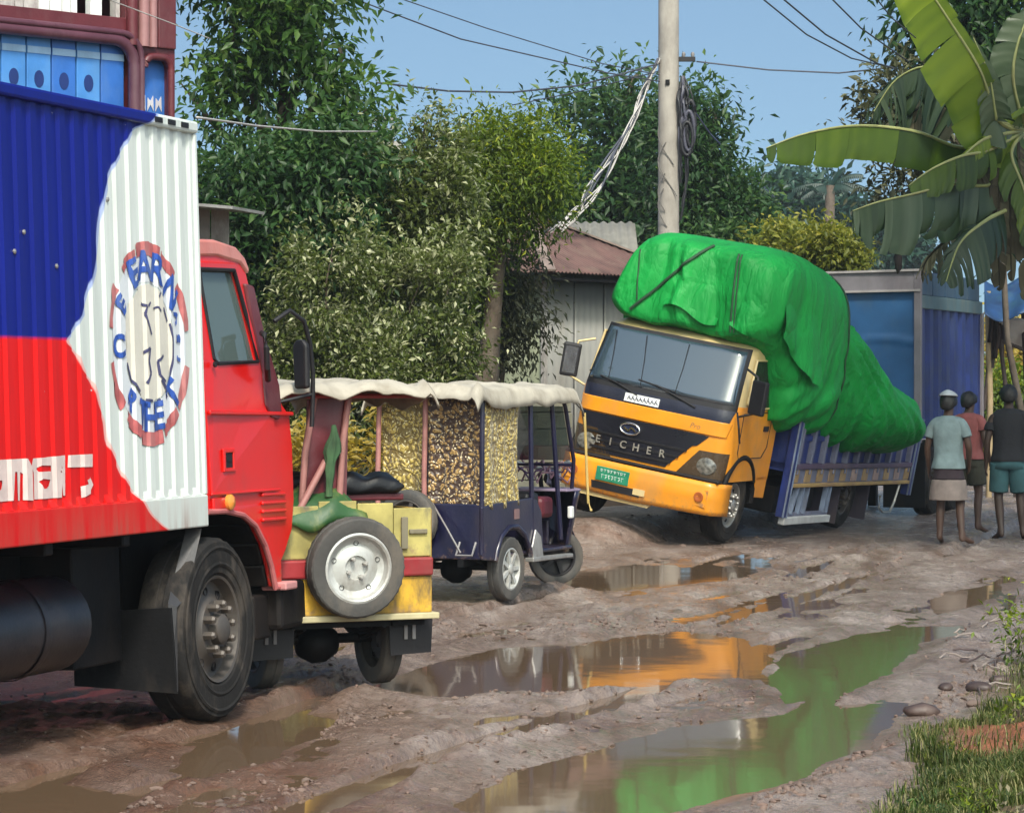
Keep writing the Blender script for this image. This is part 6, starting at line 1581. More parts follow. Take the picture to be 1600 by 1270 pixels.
# ------------------------------------------------------------ banana plant
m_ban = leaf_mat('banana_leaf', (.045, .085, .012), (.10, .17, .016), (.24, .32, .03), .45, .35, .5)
m_ban2 = leaf_mat('shade_painted_banana_leaf', (.022, .045, .020), (.05, .085, .035), (.12, .16, .09), .35, .35, .5)  # darker copy of the banana leaf, shade put into its colour
m_dry = leaf_mat('dry_banana_leaf', (.05, .04, .022), (.13, .115, .065), (.36, .32, .20), .3, .6, .3)
m_rib = pm('leaf_rib', (.30, .32, .12), .5, dirt=(.2, .15, .07))
def banana():
    Y0 = 36.5
    base = Vector((P(1720, 605, 37).x, 37, gz(P(1720, 605, 37).x, 37)))
    r = thing('banana_plant', 'ragged banana plant with long torn leaves at the right edge', 'banana plant', Matrix.Translation(base))
    crown = P(1618, 195, 37.0) - base
    for i, (dx, dy, hh, rr) in enumerate(((0, 0, 1.0, .13), (.45, .4, .8, .11))):
        t = MB(); c = crown * hh + Vector((dx, dy, 0)); b0 = Vector((dx * 1.2, dy, -.2))
        t.tube([b0, b0.lerp(c, .35) + Vector((.30, 0, 0)), b0.lerp(c, .7) + Vector((.28, 0, 0)), c], [rr * 1.25, rr * 1.1, rr * .95, rr * .6], 12); t.build('pseudostem', pm('banana_stem', (.09, .085, .035), .6, dirt=(.10, .045, .03), damt=.7), r, smooth=60)
    def leaf(pts, W, droopL, droopR, mat, seed, tear=.3, w0=.15, segs=46, sag=.0, shred=0.0, sideL=1.0, sideR=1.0, ref=(0, -1, .25), tone=(.2, .9)):
        g = random.Random(seed)
        P_ = [Vector(p) - base for p in pts]
        # Catmull-Rom through the points
        def cr(t):
            n = len(P_) - 1; x = t * n; i = min(int(x), n - 1); f = x - i
            p0, p1, p2, p3 = P_[max(i - 1, 0)], P_[i], P_[i + 1], P_[min(i + 2, n)]
            return .5 * ((2 * p1) + (p2 - p0) * f + (2 * p0 - 5 * p1 + 4 * p2 - p3) * f * f + (3 * p1 - p0 - 3 * p2 + p3) * f ** 3)
        mb = MB(); tn = []
        down = Vector((0, 0, -1)); rf = Vector(ref).normalized()
        for side, dr, sc_ in ((1, droopL, sideL), (-1, droopR, sideR)):
            i = 0
            while i < segs:
                ln = g.randint(1, 3) if g.random() < shred else g.randint(2, 9)
                ln = min(ln, segs - i)
                dd = dr + g.uniform(-.18, .18) * (1 + 2 * shred); cut = 1 - (g.random() ** 2) * .22 - (.35 * g.random() if g.random() < tear * .5 else 0)
                gap = g.random() < tear; tw = g.uniform(-.12, .12)
                base_t = g.uniform(*tone)
                rows = []
                jit = [g.uniform(-.16, .16) for _ in range(ln + 1)]
                for k in range(ln + 1):
                    t = (i + k) / segs
                    c = cr(t); d = (cr(min(1, t + .01)) - cr(max(0, t - .01))).normalized()
                    s = d.cross(rf).normalized() * side
                    tt = max(0, (t - w0) / (1 - w0))
                    w = W * (math.sin(math.pi * min(1, tt ** .75)) ** .55 if 0 < tt < 1 else 0) * sc_ * cut
                    edge = 1 - (.10 if gap and k in (0, ln) else 0)
                    row = []
                    for q in range(6):
                        v = q / 5
                        ang = dd * (.55 + .45 * v)
                        o = s * math.cos(ang) + down * math.sin(ang)
                        pinch = (k / max(1, ln) - .5) * (-.16 if gap else -.02) * v * (cr(min(1, t + .02)) - cr(max(0, t - .02))).length * ln * .25
                        row.append(c + o * w * v * (edge if q > 2 else 1) + d * (pinch + tw * w * v * v) + rf * .012 * math.sin(t * segs * 2.1) * v + d * w * v * .18)
                    rows.append(row)
                n0 = len(mb.v)
                for k, row in enumerate(rows): mb.v += [tuple(p) for p in row]; tn += [min(1, max(0, base_t + jit[k] + g.uniform(-.04, .04) - .22 * (q == 5) * (g.random() < .6))) for q in range(6)]
                for k in range(ln):
                    for q in range(5): mb.f.append((n0 + k * 6 + q, n0 + k * 6 + q + 1, n0 + (k + 1) * 6 + q + 1, n0 + (k + 1) * 6 + q)); mb.m.append(0)
                i += ln
        o = mb.build('leaf', mat, r, smooth=True, recalc=False)
        at = o.data.attributes.new('tone', 'FLOAT', 'POINT'); at.data.foreach_set('value', tn)
        q = MB(); q.tube([cr(k / 24) + rf * .006 for k in range(25)], [.030 - .024 * k / 24 for k in range(25)], 6); q.build('midrib', m_rib if mat is not m_dry else m_dry, o, smooth=60)
        return o
    c = P(1602, 205, 36.8)
    # long leaf reaching left, blade hanging under the rib
    leaf([c, P(1510, 232, 36.4), P(1430, 206, 36.0), P(1340, 197, 35.7), P(1260, 209, 35.5), P(1197, 232, 35.4)], .58, 1.25, 1.45, m_ban, 1, tear=.30, w0=.06, sag=.1, tone=(.05, .6))
    # lower torn leaf
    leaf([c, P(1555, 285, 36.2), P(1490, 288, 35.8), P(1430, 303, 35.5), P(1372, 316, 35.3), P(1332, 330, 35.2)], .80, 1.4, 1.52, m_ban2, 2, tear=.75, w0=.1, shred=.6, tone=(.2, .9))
    # big bright leaf going up and to the left
    leaf([c, P(1560, 190, 36.2), P(1530, 110, 35.8), P(1480, 30, 35.6), P(1430, -45, 35.5), P(1395, -90, 35.5)], .62, .25, .3, m_ban, 3, tear=.0, w0=.02, sideL=.28, sideR=1.0, ref=(.12, -1, .2), tone=(.5, 1.0))
    leaf([c, P(1560, 190, 36.2), P(1555, 180, 36.0), P(1545, 120, 35.9), P(1520, 60, 35.9)], .30, .7, .9, m_ban2, 13, tear=.1, w0=.1, tone=(.7, 1.0))
    # second blade curling down from it
    leaf([c, P(1545, 235, 36.0), P(1500, 245, 35.7), P(1455, 265, 35.6), P(1420, 290, 35.6)], .35, 1.3, 1.4, m_ban, 4, tear=.3, w0=.05, tone=(.1, .6))
    # shredded old leaf, strips hanging
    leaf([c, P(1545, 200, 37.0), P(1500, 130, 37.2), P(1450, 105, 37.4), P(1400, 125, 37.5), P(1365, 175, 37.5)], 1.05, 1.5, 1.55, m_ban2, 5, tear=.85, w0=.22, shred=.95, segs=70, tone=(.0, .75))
    leaf([c, P(1530, 180, 37.4), P(1460, 160, 37.6), P(1400, 195, 37.7), P(1355, 235, 37.7)], .40, .9, 1.1, m_dry, 6, tear=.9, w0=.1, shred=.9, segs=50, tone=(.3, 1))
    # right side leaves
    leaf([c, P(1582, 120, 36.6), P(1600, 40, 36.6), P(1640, -20, 36.6)], .40, .5, .6, m_ban2, 7, tear=.2, tone=(.5, 1))
    leaf([c, P(1600, 170, 36.4), P(1640, 180, 36.2), P(1690, 260, 36.0)], .45, .9, 1.0, m_ban, 8, tear=.2)
    leaf([c, P(1580, 240, 36.2), P(1600, 300, 36.0), P(1612, 380, 36.0)], .34, 1.0, 1.2, m_ban, 9, tear=.4, tone=(.1, .8))
    # pale twisted leaf and dead skirts round the stem
    leaf([c, P(1545, 215, 36.0), P(1515, 235, 35.8), P(1490, 262, 35.7)], .16, .8, 1.2, m_ban, 10, tear=.2, w0=.02, tone=(.9, 1))
    k = 11
    for x0, x1, y1, w in ((1570, 1545, 420, .22), (1560, 1520, 350, .2), (1578, 1560, 455, .26), (1585, 1578, 440, .22), (1560, 1500, 330, .14), (1590, 1600, 470, .25)):
        leaf([P(x0, 225, 36.5), P((x0 + x1) / 2 - 4, 260, 36.2), P(x1, (225 + y1) / 2, 36.1), P(x1 + 2, y1, 36.2)], w, .5, .6, m_dry, k, tear=.7, w0=.02, shred=.6, segs=26, tone=(.0, .55)); k += 1
    # dark low leaf in front of the blue truck box
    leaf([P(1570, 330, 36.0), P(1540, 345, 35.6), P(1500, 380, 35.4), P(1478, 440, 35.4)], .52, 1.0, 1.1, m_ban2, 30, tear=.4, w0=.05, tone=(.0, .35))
    leaf([P(1560, 330, 36.0), P(1500, 360, 36.6), P(1452, 400, 36.8), P(1440, 430, 36.8)], .34, 1.3, 1.4, m_dry, 31, tear=.8, shred=.8, w0=.05, tone=(.3, .9))
    # small dead tip hanging loose
    tip = MB(); tip.tube([P(1402, 372, 35.4) - base, P(1404, 392, 35.4) - base], .006, 5)
    tip.tube([P(1404, 390, 35.4) - base, P(1403, 402, 35.4) - base, P(1404, 420, 35.4) - base, P(1402, 428, 35.4) - base], [.02, .055, .04, .008], 7); tip.build('dead_tip', pm('dead_brown_leaf', (.02, .013, .012), .8), r, smooth=60)
banana()
# ------------------------------------------------------------ house, building, wall, pole, blue truck, shelter
m_tin = pm('grey_tin_wall', (0.29, 0.285, 0.26), .55, var=.08, scale=2, dirt=(.24, .20, .15), damt=.5, dscale=1.6, bump=.08)
m_tin2 = pm('greenish_tin_wall', (0.26, 0.28, 0.18), .6, var=.12, scale=2, dirt=(.16, .17, .09), damt=.6, dscale=1.8, bump=.1)  # greener tone for the left wall sheets
m_rust = pm('rusty_maroon_tin', (0.11, 0.058, 0.05), .65, var=.35, scale=3, dirt=(.16, .11, .085), damt=.8, dscale=3, bump=.15)
m_plank = pm('weathered_plank', (0.34, 0.32, 0.29), .8, var=.25, scale=6, dirt=(.12, .09, .08), damt=.6, dscale=6)
def house():
    Z = 39.0
    C0 = P(850, 605, Z); C0.z = 0
    a = R(52)
    M = Matrix(((math.cos(a), -math.sin(a), 0, C0.x), (math.sin(a), math.cos(a), 0, C0.y), (0, 0, 1, 0), (0, 0, 0, 1)))
    # local x along the right hand wall (to the right and away), y along the left hand wall (left and away)
    h = thing('tin_house', 'small grey tin walled house under a rusty maroon hipped roof', 'house', M)
    LX, LY, H = 2.75, 4.6, 3.28
    base = None
    def panel(x0, x1, y0, y1, mt, nm='wall_sheet'):
        k = MB()
        if y0 == y1:
            n = int((x1 - x0) / .035)
            vs, fs = [], []
            for i in range(n + 1):
                x = x0 + (x1 - x0) * i / n; o = .006 * math.sin(i * math.pi / 2)
                vs += [(x, y0 - o, -.1), (x, y0 - o, H)]
            fs = [(2 * i, 2 * i + 2, 2 * i + 3, 2 * i + 1) for i in range(n)]
        else:
            n = int((y1 - y0) / .035); vs = []
            for i in range(n + 1):
                y = y0 + (y1 - y0) * i / n; o = .006 * math.sin(i * math.pi / 2)
                vs += [(x0 - o, y, -.1), (x0 - o, y, H)]
            fs = [(2 * i, 2 * i + 2, 2 * i + 3, 2 * i + 1) for i in range(n)]
        k.add(vs, fs); k.build(nm, mt, h, smooth=True, solid=.004)
    for i in range(4): panel(LX / 4 * i + .004, LX / 4 * (i + 1) - .004, 0, 0, m_tin)
    for i in range(6): panel(0, 0, LY / 6 * i + .004, LY / 6 * (i + 1) - .004, m_tin2)
    k = MB(); k.span((LX - .05, .01, -.1), (LX - .02, LY, H)); k.span((.05, LY - .05, -.1), (LX - .05, LY - .02, H)); k.build('back_wall', m_tin, h)
    for x, y in ((-.01, -.01), (LX, -.01), (-.01, LY)):
        k = MB(); k.span((x - .035, y - .035, -.1), (x + .035, y + .035, H)); k.build('corner_post', m_plank, h, bevel=.006)
    # boarded opening on the left wall
    k = MB(); k.plate([(1.0, 2.0), (1.75, 2.0), (1.75, 2.95), (1.0, 2.95)], [[(1.06, 2.06), (1.69, 2.06), (1.69, 2.89), (1.06, 2.89)]], 'x', -.04, -.015); w = k.build('window', m_plank, h)
    for i in range(3):
        k = MB(); k.span((-.03, 1.08 + .21 * i, 2.07), (-.018, 1.265 + .21 * i, 2.88)); k.build('shutter_board', m_plank, w)
    k = MB(); k.span((-.04, .0, 3.05), (-.012, LY, 3.13)); k.build('eave_board', m_plank, h)
    # hipped roof of corrugated sheets
    OV = .42; RZ = 4.18; EZ = 3.24
    x0, x1, y0, y1 = -OV, LX + OV, -OV, LY + OV
    half = (x1 - x0) / 2; cx = (x0 + x1) / 2; ya, yb = y0 + half, y1 - half
    ps = .085
    def slope(pts_eave, inward, limit, nm):
        (ax, ay), (bx, by) = pts_eave; L = math.hypot(bx - ax, by - ay); n = int(L / ps * 4)
        k = MB(); vs, fs = [], []
        for i in range(n + 1):
            t = i / n; d = limit(t * L, L); wv = .014 * math.sin(t * L / ps * 2 * math.pi)
            for q in range(5):
                f = q / 4 * d
                z = EZ + (RZ - EZ) * f / half + wv - .02 * math.sin(math.pi * q / 4) * d / half
                vs.append((ax + (bx - ax) * t + inward[0] * f, ay + (by - ay) * t + inward[1] * f, z))
        for i in range(n):
            for q in range(4): fs.append((i * 5 + q, (i + 1) * 5 + q, (i + 1) * 5 + q + 1, i * 5 + q + 1))
        k.add(vs, fs); k.build(nm, m_rust, h, smooth=True, solid=.006)
    slope(((x0, y0), (x1, y0)), (0, 1), lambda s, L: min(s, L - s, half), 'roof_slope')
    slope(((x0, y1), (x0, y0)), (1, 0), lambda s, L: min(s, L - s, half), 'roof_slope')
    slope(((x1, y0), (x1, y1)), (-1, 0), lambda s, L: min(s, L - s, half), 'roof_slope')
    slope(((x1, y1), (x0, y1)), (0, -1), lambda s, L: min(s, L - s, half), 'roof_slope')
    for p, q in (((x0, y0, EZ), (cx, ya, RZ)), ((x1, y0, EZ), (cx, ya, RZ)), ((x0, y1, EZ), (cx, yb, RZ)), ((cx, ya, RZ), (cx, yb, RZ))):
        k = MB(); k.bar((p[0], p[1], p[2] + .02), (q[0], q[1], q[2] + .02), .16, .025); k.build('ridge_cap', pm('pale_ridge', (.22, .165, .14), .6, dirt=(.12, .08, .06)), h)
    k = MB(); k.span((x0 + .05, y0 + .05, EZ - .10), (x1 - .05, y1 - .05, EZ - .07)); k.build('soffit', m_black, h)
house()
def back_roof():
    r = thing('shed', 'pale tin roofed shed peeping over the rusty roof', 'shed', Matrix.Translation((P(870, 605, 47).x, 47, 0)))
    k = MB(); n = 80; vs, fs = [], []
    for i in range(n + 1):
        x = -1.3 + 2.6 * i / n; z = .02 * math.sin(i * 1.4)
        vs += [(x, -1.0, 3.75 + z), (x, .6, 4.42 + z), (x, 2.2, 3.75 + z)]
    for i in range(n): fs += [(3 * i, 3 * i + 3, 3 * i + 4, 3 * i + 1), (3 * i + 1, 3 * i + 4, 3 * i + 5, 3 * i + 2)]
    k.add(vs, fs); k.build('roof', pm('pale_tin', (.19, .18, .155), .65, dirt=(.11, .09, .07)), r, smooth=60, solid=.006)
    k = MB(); k.span((-1.2, -.8, -.1), (1.2, 2.0, 3.75)); k.build('wall', m_tin, r)
back_roof()
def wall_low():
    p0, p1 = P(690, 605, 33), P(895, 605, 34.6); p0.z = p1.z = 0
    d = (p1 - p0); L = d.length; a = math.atan2(d.y, d.x)
    r = thing('boundary_wall', 'low grey concrete block wall seen through the empty rickshaw front', 'wall', Matrix.Translation(p0) @ Matrix.Rotation(a, 4, 'Z'))
    mts = [pm('concrete_block_a', (.26, .25, .19), .8, var=.2, dirt=(.13, .12, .07), damt=.7), pm('concrete_block_b', (.20, .20, .16), .8, var=.2, dirt=(.10, .10, .05), damt=.7)]
    k = MB(); k.span((0, .03, -.2), (L, .17, 1.66)); k.build('mortar_core', pm('mortar', (.16, .15, .12), .9), r)
    proto = {}
    for row in range(8):
        x = -.2 if row % 2 else 0
        while x < L:
            a0, a1 = max(0, x + .006), min(L, x + .394)
            if a1 - a0 > .05:
                key = (round(a1 - a0, 2), (row * 7 + int(x * 3)) % 2)
                if key not in proto:
                    k = MB(); k.span((0, 0, 0), (a1 - a0, .06, .188)); o = k.build('concrete_block', mts[key[1]], r, bevel=.008); proto[key] = o
                else: o = proto[key].copy(); col.objects.link(o); o.parent = r
                o.location = (a0, rnd.uniform(-.006, .006), .006 + .2 * row)
            x += .4
    k = MB(); k.span((-.02, -.03, 1.61), (L + .02, .2, 1.68)); k.build('coping', mts[1], r, bevel=.01)
wall_low()
def left_building():
    a = R(46); O = P(276, 605, 26.0); O.z = 0
    d = Vector((math.sin(a), math.cos(a), 0)); nrm = Vector((math.cos(a), -math.sin(a), 0))
    M = Matrix(((d.x, nrm.x, 0, O.x), (d.y, nrm.y, 0, O.y), (0, 0, 1, 0), (0, 0, 0, 1)))
    b = thing('building', 'maroon painted building with a blue panelled balcony above the blue container', 'building', M)
    def rrect(x0, x1, z0, z1, r):
        pts = [(x0, z0), (x1, z0)]
        for i in range(7): t = R(15 * i); pts.append((x1 - r + r * math.cos(t), z1 - r + r * math.sin(t)))
        for i in range(7): t = R(90 + 15 * i); pts.append((x0 + r + r * math.cos(t), z1 - r + r * math.sin(t)))
        return pts
    op1 = rrect(-4.2, -.47, 3.45, 4.78, .22); op2 = rrect(-.355, -.06, 3.45, 4.66, .10); op3 = [(-4.2, 4.98), (-.55, 4.98), (-.55, 6.3), (-4.2, 6.3)]
    k = MB(); k.plate([(-5, -.2), (.0, -.2), (.0, 7.0), (-5, 7.0)], [op1, op2, op3], 'y', -.16, -.02); w = k.build('front_wall', m_maroon, b, bevel=.01)
    k = MB(); k.span((-.10, -3.5, -.2), (.0, -.16, 7.0)); k.span((-5, -3.6, -.2), (0, -3.5, 7.0)); k.span((-5, -3.5, -.2), (-4.9, -.16, 7)); k.span((-5, -3.5, 6.9), (0, -.16, 7.0)); k.build('side_wall', m_maroon, b)
    k = MB(); pts = [Vector((x, .0, z)) for x, z in op1[1:]]; k.tube(pts, .055, 10); pts = [Vector((x + .06 * (1 if x > -2 else -1), .03, z + .06)) for x, z in op1[1:]]; k.tube(pts, .03, 8); k.build('balcony_moulding', pm('plum_moulding', (.085, .028, .045), .35, dirt=(.16, .10, .11), damt=.4), b, smooth=60)
    k = MB(); pts = [Vector((x, .0, z)) for x, z in op2[1:]]; k.tube(pts, .035, 8); k.build('window_moulding', m_maroon, b, smooth=60)
    # columns above the small opening
    for x, r_, mt in ((-.50, .05, m_maroon), (-.37, .05, pm('rose_column', (.30, .15, .15), .35, dirt=(.2, .1, .1))), (-.27, .04, pm('rose_column', (.3, .15, .15)))):
        k = MB(); k.tube([(x, .01, 4.74), (x, .01, 6.9)], r_, 12); k.build('column', mt, b, smooth=60)
    k = MB(); k.span((-.21, -.02, 4.74), (-.01, .015, 6.95)); k.build('pilaster', m_maroon, b, bevel=.012)
    # blue panels with oval and petal motifs
    mb_ = [pm('sky_blue_panel', (.05, .20, .52), .4, var=.15, dirt=(.12, .26, .45), damt=.4), pm('deep_blue_panel', (.025, .12, .42), .4, var=.15, dirt=(.10, .2, .4), damt=.4)]
    mov = pm('navy_oval', (.008, .025, .13), .4); mpet = pm('white_petal', (.55, .56, .60), .5, dirt=(.25, .15, .25), damt=.4)
    for i in range(14):
        xa = -4.18 + .262 * i
        k = MB(); k.span((xa + .008, -.12, 3.4), (xa + .254, -.085, 4.78)); p = k.build('blue_panel', mb_[i % 2 if i > 10 else 0], b, bevel=.006)
        cx_ = xa + .131
        if i < 13:
            k = MB(); k.add([(cx_ + .05 * math.cos(t), -.082, 4.38 + .075 * math.sin(t)) for t in [j * math.pi / 8 for j in range(16)]], [tuple(range(16))]); k.build('oval', mov, p, solid=.004)
            for sg in (-1, 1):
                k = MB(); k.plate([(cx_ + sg * .125, 4.20), (cx_ + sg * .10, 4.10), (cx_ + sg * .04, 4.06), (cx_ + sg * .02, 4.0), (cx_ + sg * .08, 4.02), (cx_ + sg * .125, 4.07)], (), 'y', -.084, -.078); k.build('petal', mpet, p)
            k = MB(); k.plate([(cx_ - .03, 3.80), (cx_, 3.98), (cx_ + .03, 3.80)], (), 'y', -.084, -.078); k.build('petal', mpet, p)
        k = MB(); k.span((xa + .01, -.086, 4.60), (xa + .252, -.08, 4.66)); k.build('pale_stripe', pm('pale_blue_stripe', (.22, .36, .55), .5), p)
    k = MB(); k.span((-.36, -.13, 3.4), (-.06, -.10, 4.7)); p = k.build('blue_panel', mb_[1], b)
    for i in range(3):
        cx_ = -.31 + .09 * i
        k = MB(); k.plate([(cx_ - .03, 4.30), (cx_ - .035, 4.18), (cx_, 4.24), (cx_ + .035, 4.18), (cx_ + .03, 4.32), (cx_, 4.27)], (), 'y', -.099, -.092); k.build('petal', mpet, p)
    # pale curtains / boards above the rail
    g = random.Random(3)
    x = -4.2
    while x < -.58:
        w_ = g.uniform(.07, .17)
        if g.random() > .22:
            k = MB(); k.span((x, -.13 - g.random() * .05, 4.95 + g.random() * .03), (min(x + w_ - .01, -.56), -.09, 6.3)); k.build('board', m_white if g.random() > .5 else pm('pale_worn_board', (.46, .44, .42), .7, var=.25, scale=5, dirt=(.10, .05, .06), damt=.75, dscale=5), b)
        x += w_
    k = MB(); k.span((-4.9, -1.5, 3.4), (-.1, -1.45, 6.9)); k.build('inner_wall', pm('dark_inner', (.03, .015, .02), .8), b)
left_building()
def dark_shed():
    r = thing('shed', 'dim plank shed with a grey sheet eave just above the red cab roof', 'shed', Matrix.Translation((P(330, 605, 30).x, 30, 0)))
    k = MB(); k.bar((-1.6, .2, 3.72), (.42, -.3, 3.52), 1.0, .03); k.build('roof', pm('grey_sheet', (.28, .28, .28), .5, dirt=(.15, .13, .12)), r)
    for i in range(9):
        k = MB(); k.span((-1.6 + .2 * i, .0, -.1), (-1.415 + .2 * i, .03 + .01 * (i % 2), 3.55)); k.build('plank', m_plank, r)
dark_shed()
def far_tank():
    O = P(585, 605, 75)
    r = thing('far_building', 'tiny pale rooftop block with posts showing over the trees', 'building', Matrix.Translation((O.x, 75, 0)))
    k = MB(); k.span((-.9, 0, -.1), (.7, 2, 8.1)); k.build('wall', m_tin, r)
    for i in range(6):
        k = MB(); k.span((-.5 + .18 * i, -.05, 8.1), (-.38 + .18 * i, .05, 8.62)); k.build('post', pm('blue_grey_post', (.16, .2, .25), .6), r)
    k = MB(); k.span((-.55, -.08, 8.62), (.6, .1, 8.72)); k.build('top_rail', m_greyp, r)
far_tank()
def pole():
    Y = 42.0; O = P(1044.5, 605, Y); O.z = gz(O.x, Y)
    p = thing('utility_pole', 'tall concrete utility pole with black cables strapped down its right side', 'utility pole', Matrix.Translation(O))
    m_con = pm('streaked_concrete', (.36, .33, .29), .85, var=.15, scale=2.5, dirt=(.16, .14, .12), damt=.7, dscale=1.6, bump=.35, bscale=18)
    k = MB(); k.lathe([(.185, -.3), (.155, 4), (.148, 7.9), (.14, 10.2), (.001, 10.2)], 20, axis='z'); k.build('shaft', m_con, p, smooth=40)
    zz = lambda py: EYE - (py - CY) / FPX * Y - O.z
    xx = lambda px: (px - 1044.5) / FPX * Y
    k = MB(); k.span((.10, -.05, zz(97)), (xx(1086), .03, zz(90))); k.build('cross_arm', m_rubberseal, p)
    for x in (1068, 1082):
        k = MB(); k.lathe([(.02, zz(90)), (.03, zz(86)), (.02, zz(83)), (.001, zz(82))], 10, c=(xx(x), -.01, 0), axis='z'); k.build('insulator', m_greyp, p, smooth=40)
    k = MB(); k.span((xx(1042) - .03, -.17, zz(135)), (xx(1042) + .03, -.13, zz(127))); k.build('bolt_plate', m_black, p)
    g = random.Random(4)
    mc = pm('black_cable', (.012, .012, .016), .5); mc2 = pm('slate_cable', (.06, .06, .085), .45)
    for i in range(16):
        y0 = g.uniform(120, 150); y1 = g.uniform(190, 345); x0 = g.uniform(1062, 1070); w_ = g.uniform(2, 14)
        pts = []
        for j in range(11):
            t = j / 10
            pts.append((xx(x0 + w_ * math.sin(t * math.pi) * (1 if i % 3 else -.4) + 2 * math.sin(t * 9 + i)), -.10 - .12 * g.random() * math.sin(t * 3.1), zz(y0 + (y1 - y0) * t)))
        k = MB(); k.tube(pts, g.uniform(.012, .024), 6); k.build('cable', mc if i % 4 else mc2, p, smooth=60)
    for i in range(3):
        cx_, cy_, rx, rz = (1078 - 3 * i, 195 + 12 * i, 7 + i, 36 - 5 * i)
        k = MB(); pts = [(xx(cx_ + rx * math.cos(t)), -.16 - .02 * i, zz(cy_ + rz * math.sin(t))) for t in [j * math.pi / 12 for j in range(25)]]; k.tube(pts, .028, 7); k.build('cable_coil', mc if i != 1 else mc2, p, smooth=60)
    for i in range(5):
        k = MB(); a0 = g.uniform(0, 2)
        pts = [(.162 * math.cos(2.6 + a0 - t * 2.4), -.162 * abs(math.sin(1.2 + .6 * t)) - .0, zz(200 + 24 * i + 60 * t)) for t in [j / 8 for j in range(9)]]
        k.tube(pts, .008, 5); k.build('tie_wire', pm('grey_wire', (.14, .13, .12), .5), p)
    return p
pole()
m_wire = pm('overhead_wire', (.05, .055, .075), .5, bump=0)
m_wireb = pm('blue_wire', (.07, .08, .22), .5, bump=0)
m_wirep = pm('pale_wire', (.42, .40, .38), .5, bump=0)
def wire(label, pts, r=.010, mat=None, sag=0):
    pts = [P(*p) for p in pts]
    fine = []
    n = len(pts) - 1
    for i in range(n):
        for j in range(8):
            t = j / 8; fine.append(pts[i].lerp(pts[i + 1], t) - Vector((0, 0, sag * 4 * t * (1 - t))))
    fine.append(pts[-1])
    k = MB(); k.tube(fine, r, 5); o = k.build('overhead_wire', mat or m_wire, None, smooth=True)
    return tag(o, label, 'wire', 'overhead wires crossing the sky')
wire('sagging wire from the tall left tree to the pole', [(590, 130, 36), (700, 143, 37.5), (800, 145, 39), (900, 135, 40.5), (965, 118, 41.3), (1030, 100, 41.9)], .013)
wire('thin wire running from above the left tree down to the pole, the higher of two', [(600, -10, 36), (760, 45, 38), (940, 100, 40.5), (1030, 118, 41.9)], .008)
wire('wire crossing the top of the sky down to the pole, under the highest one', [(545, -4, 36), (720, 62, 38), (950, 115, 41), (1030, 128, 41.9)], .010)
wire('short wire dipping behind the house tree to the pole', [(800, 165, 44), (900, 145, 43), (1030, 112, 42)], .009)
wire('level wire from the pole arm to the banana leaves', [(1088, 97, 42), (1200, 110, 42), (1310, 115, 42), (1430, 103, 42), (1560, 60, 42)], .012)
wire('slanting wire in the right sky, nearest the pole', [(1180, -10, 30), (1260, 55, 32), (1330, 92, 34), (1395, 107, 36)], .009)
wire('slanting wire in the right sky, second from the pole', [(1212, -10, 30), (1290, 55, 32), (1370, 100, 34), (1400, 108, 36)], .010)
wire('slanting wire in the right sky, third from the pole', [(1290, -10, 30), (1345, 45, 32), (1420, 98, 34)], .009)
wire('short slanting wire just left of the banana crown', [(1362, -10, 30), (1392, 28, 31), (1430, 60, 32)], .008)
wire('bluish wire dropping from the cable coils towards the far trees', [(1086, 176, 42), (1110, 210, 46), (1160, 262, 58), (1212, 310, 80)], .012, m_wireb)
wire('pale wire running from the container top across the dark leaves', [(308, 184, 18), (400, 197, 22), (500, 206, 26), (590, 206, 30)], .008, m_wirep)
wire('fine pale wire passing in front of the maroon columns', [(120, -20, 21), (190, 8, 22), (275, 40, 23), (330, 62, 24)], .005, m_wirep)
def cable_bundle():
    r = thing('cable_bundle', 'pale bundle of twisted cables swooping from the pole to the house roof', 'cables', Matrix.Translation(P(1028, 92, 42)))
    o = P(1028, 92, 42); g = random.Random(9)
    ctr = [P(1029, 92, 41.9), P(1008, 140, 41.8), P(985, 195, 41.5), P(950, 262, 41.0), P(912, 318, 40.5), P(868, 362, 40.2)]
    def cr(t):
        n = len(ctr) - 1; x = t * n; i = min(int(x), n - 1); return ctr[i].lerp(ctr[i + 1], x - i)
    for s in range(9):
        ph, am = g.uniform(0, 6.28), g.uniform(.02, .10)
        pts = []
        for j in range(37):
            t = j / 36; p = cr(t) - o; w_ = am * (.25 + t)
            pts.append(p + Vector((w_ * math.sin(ph + t * 14 + s) + (s - 4) * .028 * t, .04 * math.cos(ph + t * 9), w_ * .6 * math.cos(ph + t * 14))))
        k = MB(); k.tube(pts, .011 if s % 3 else .016, 5); k.build('strand', m_wirep if s % 3 else m_wire, r, smooth=True)
cable_bundle()
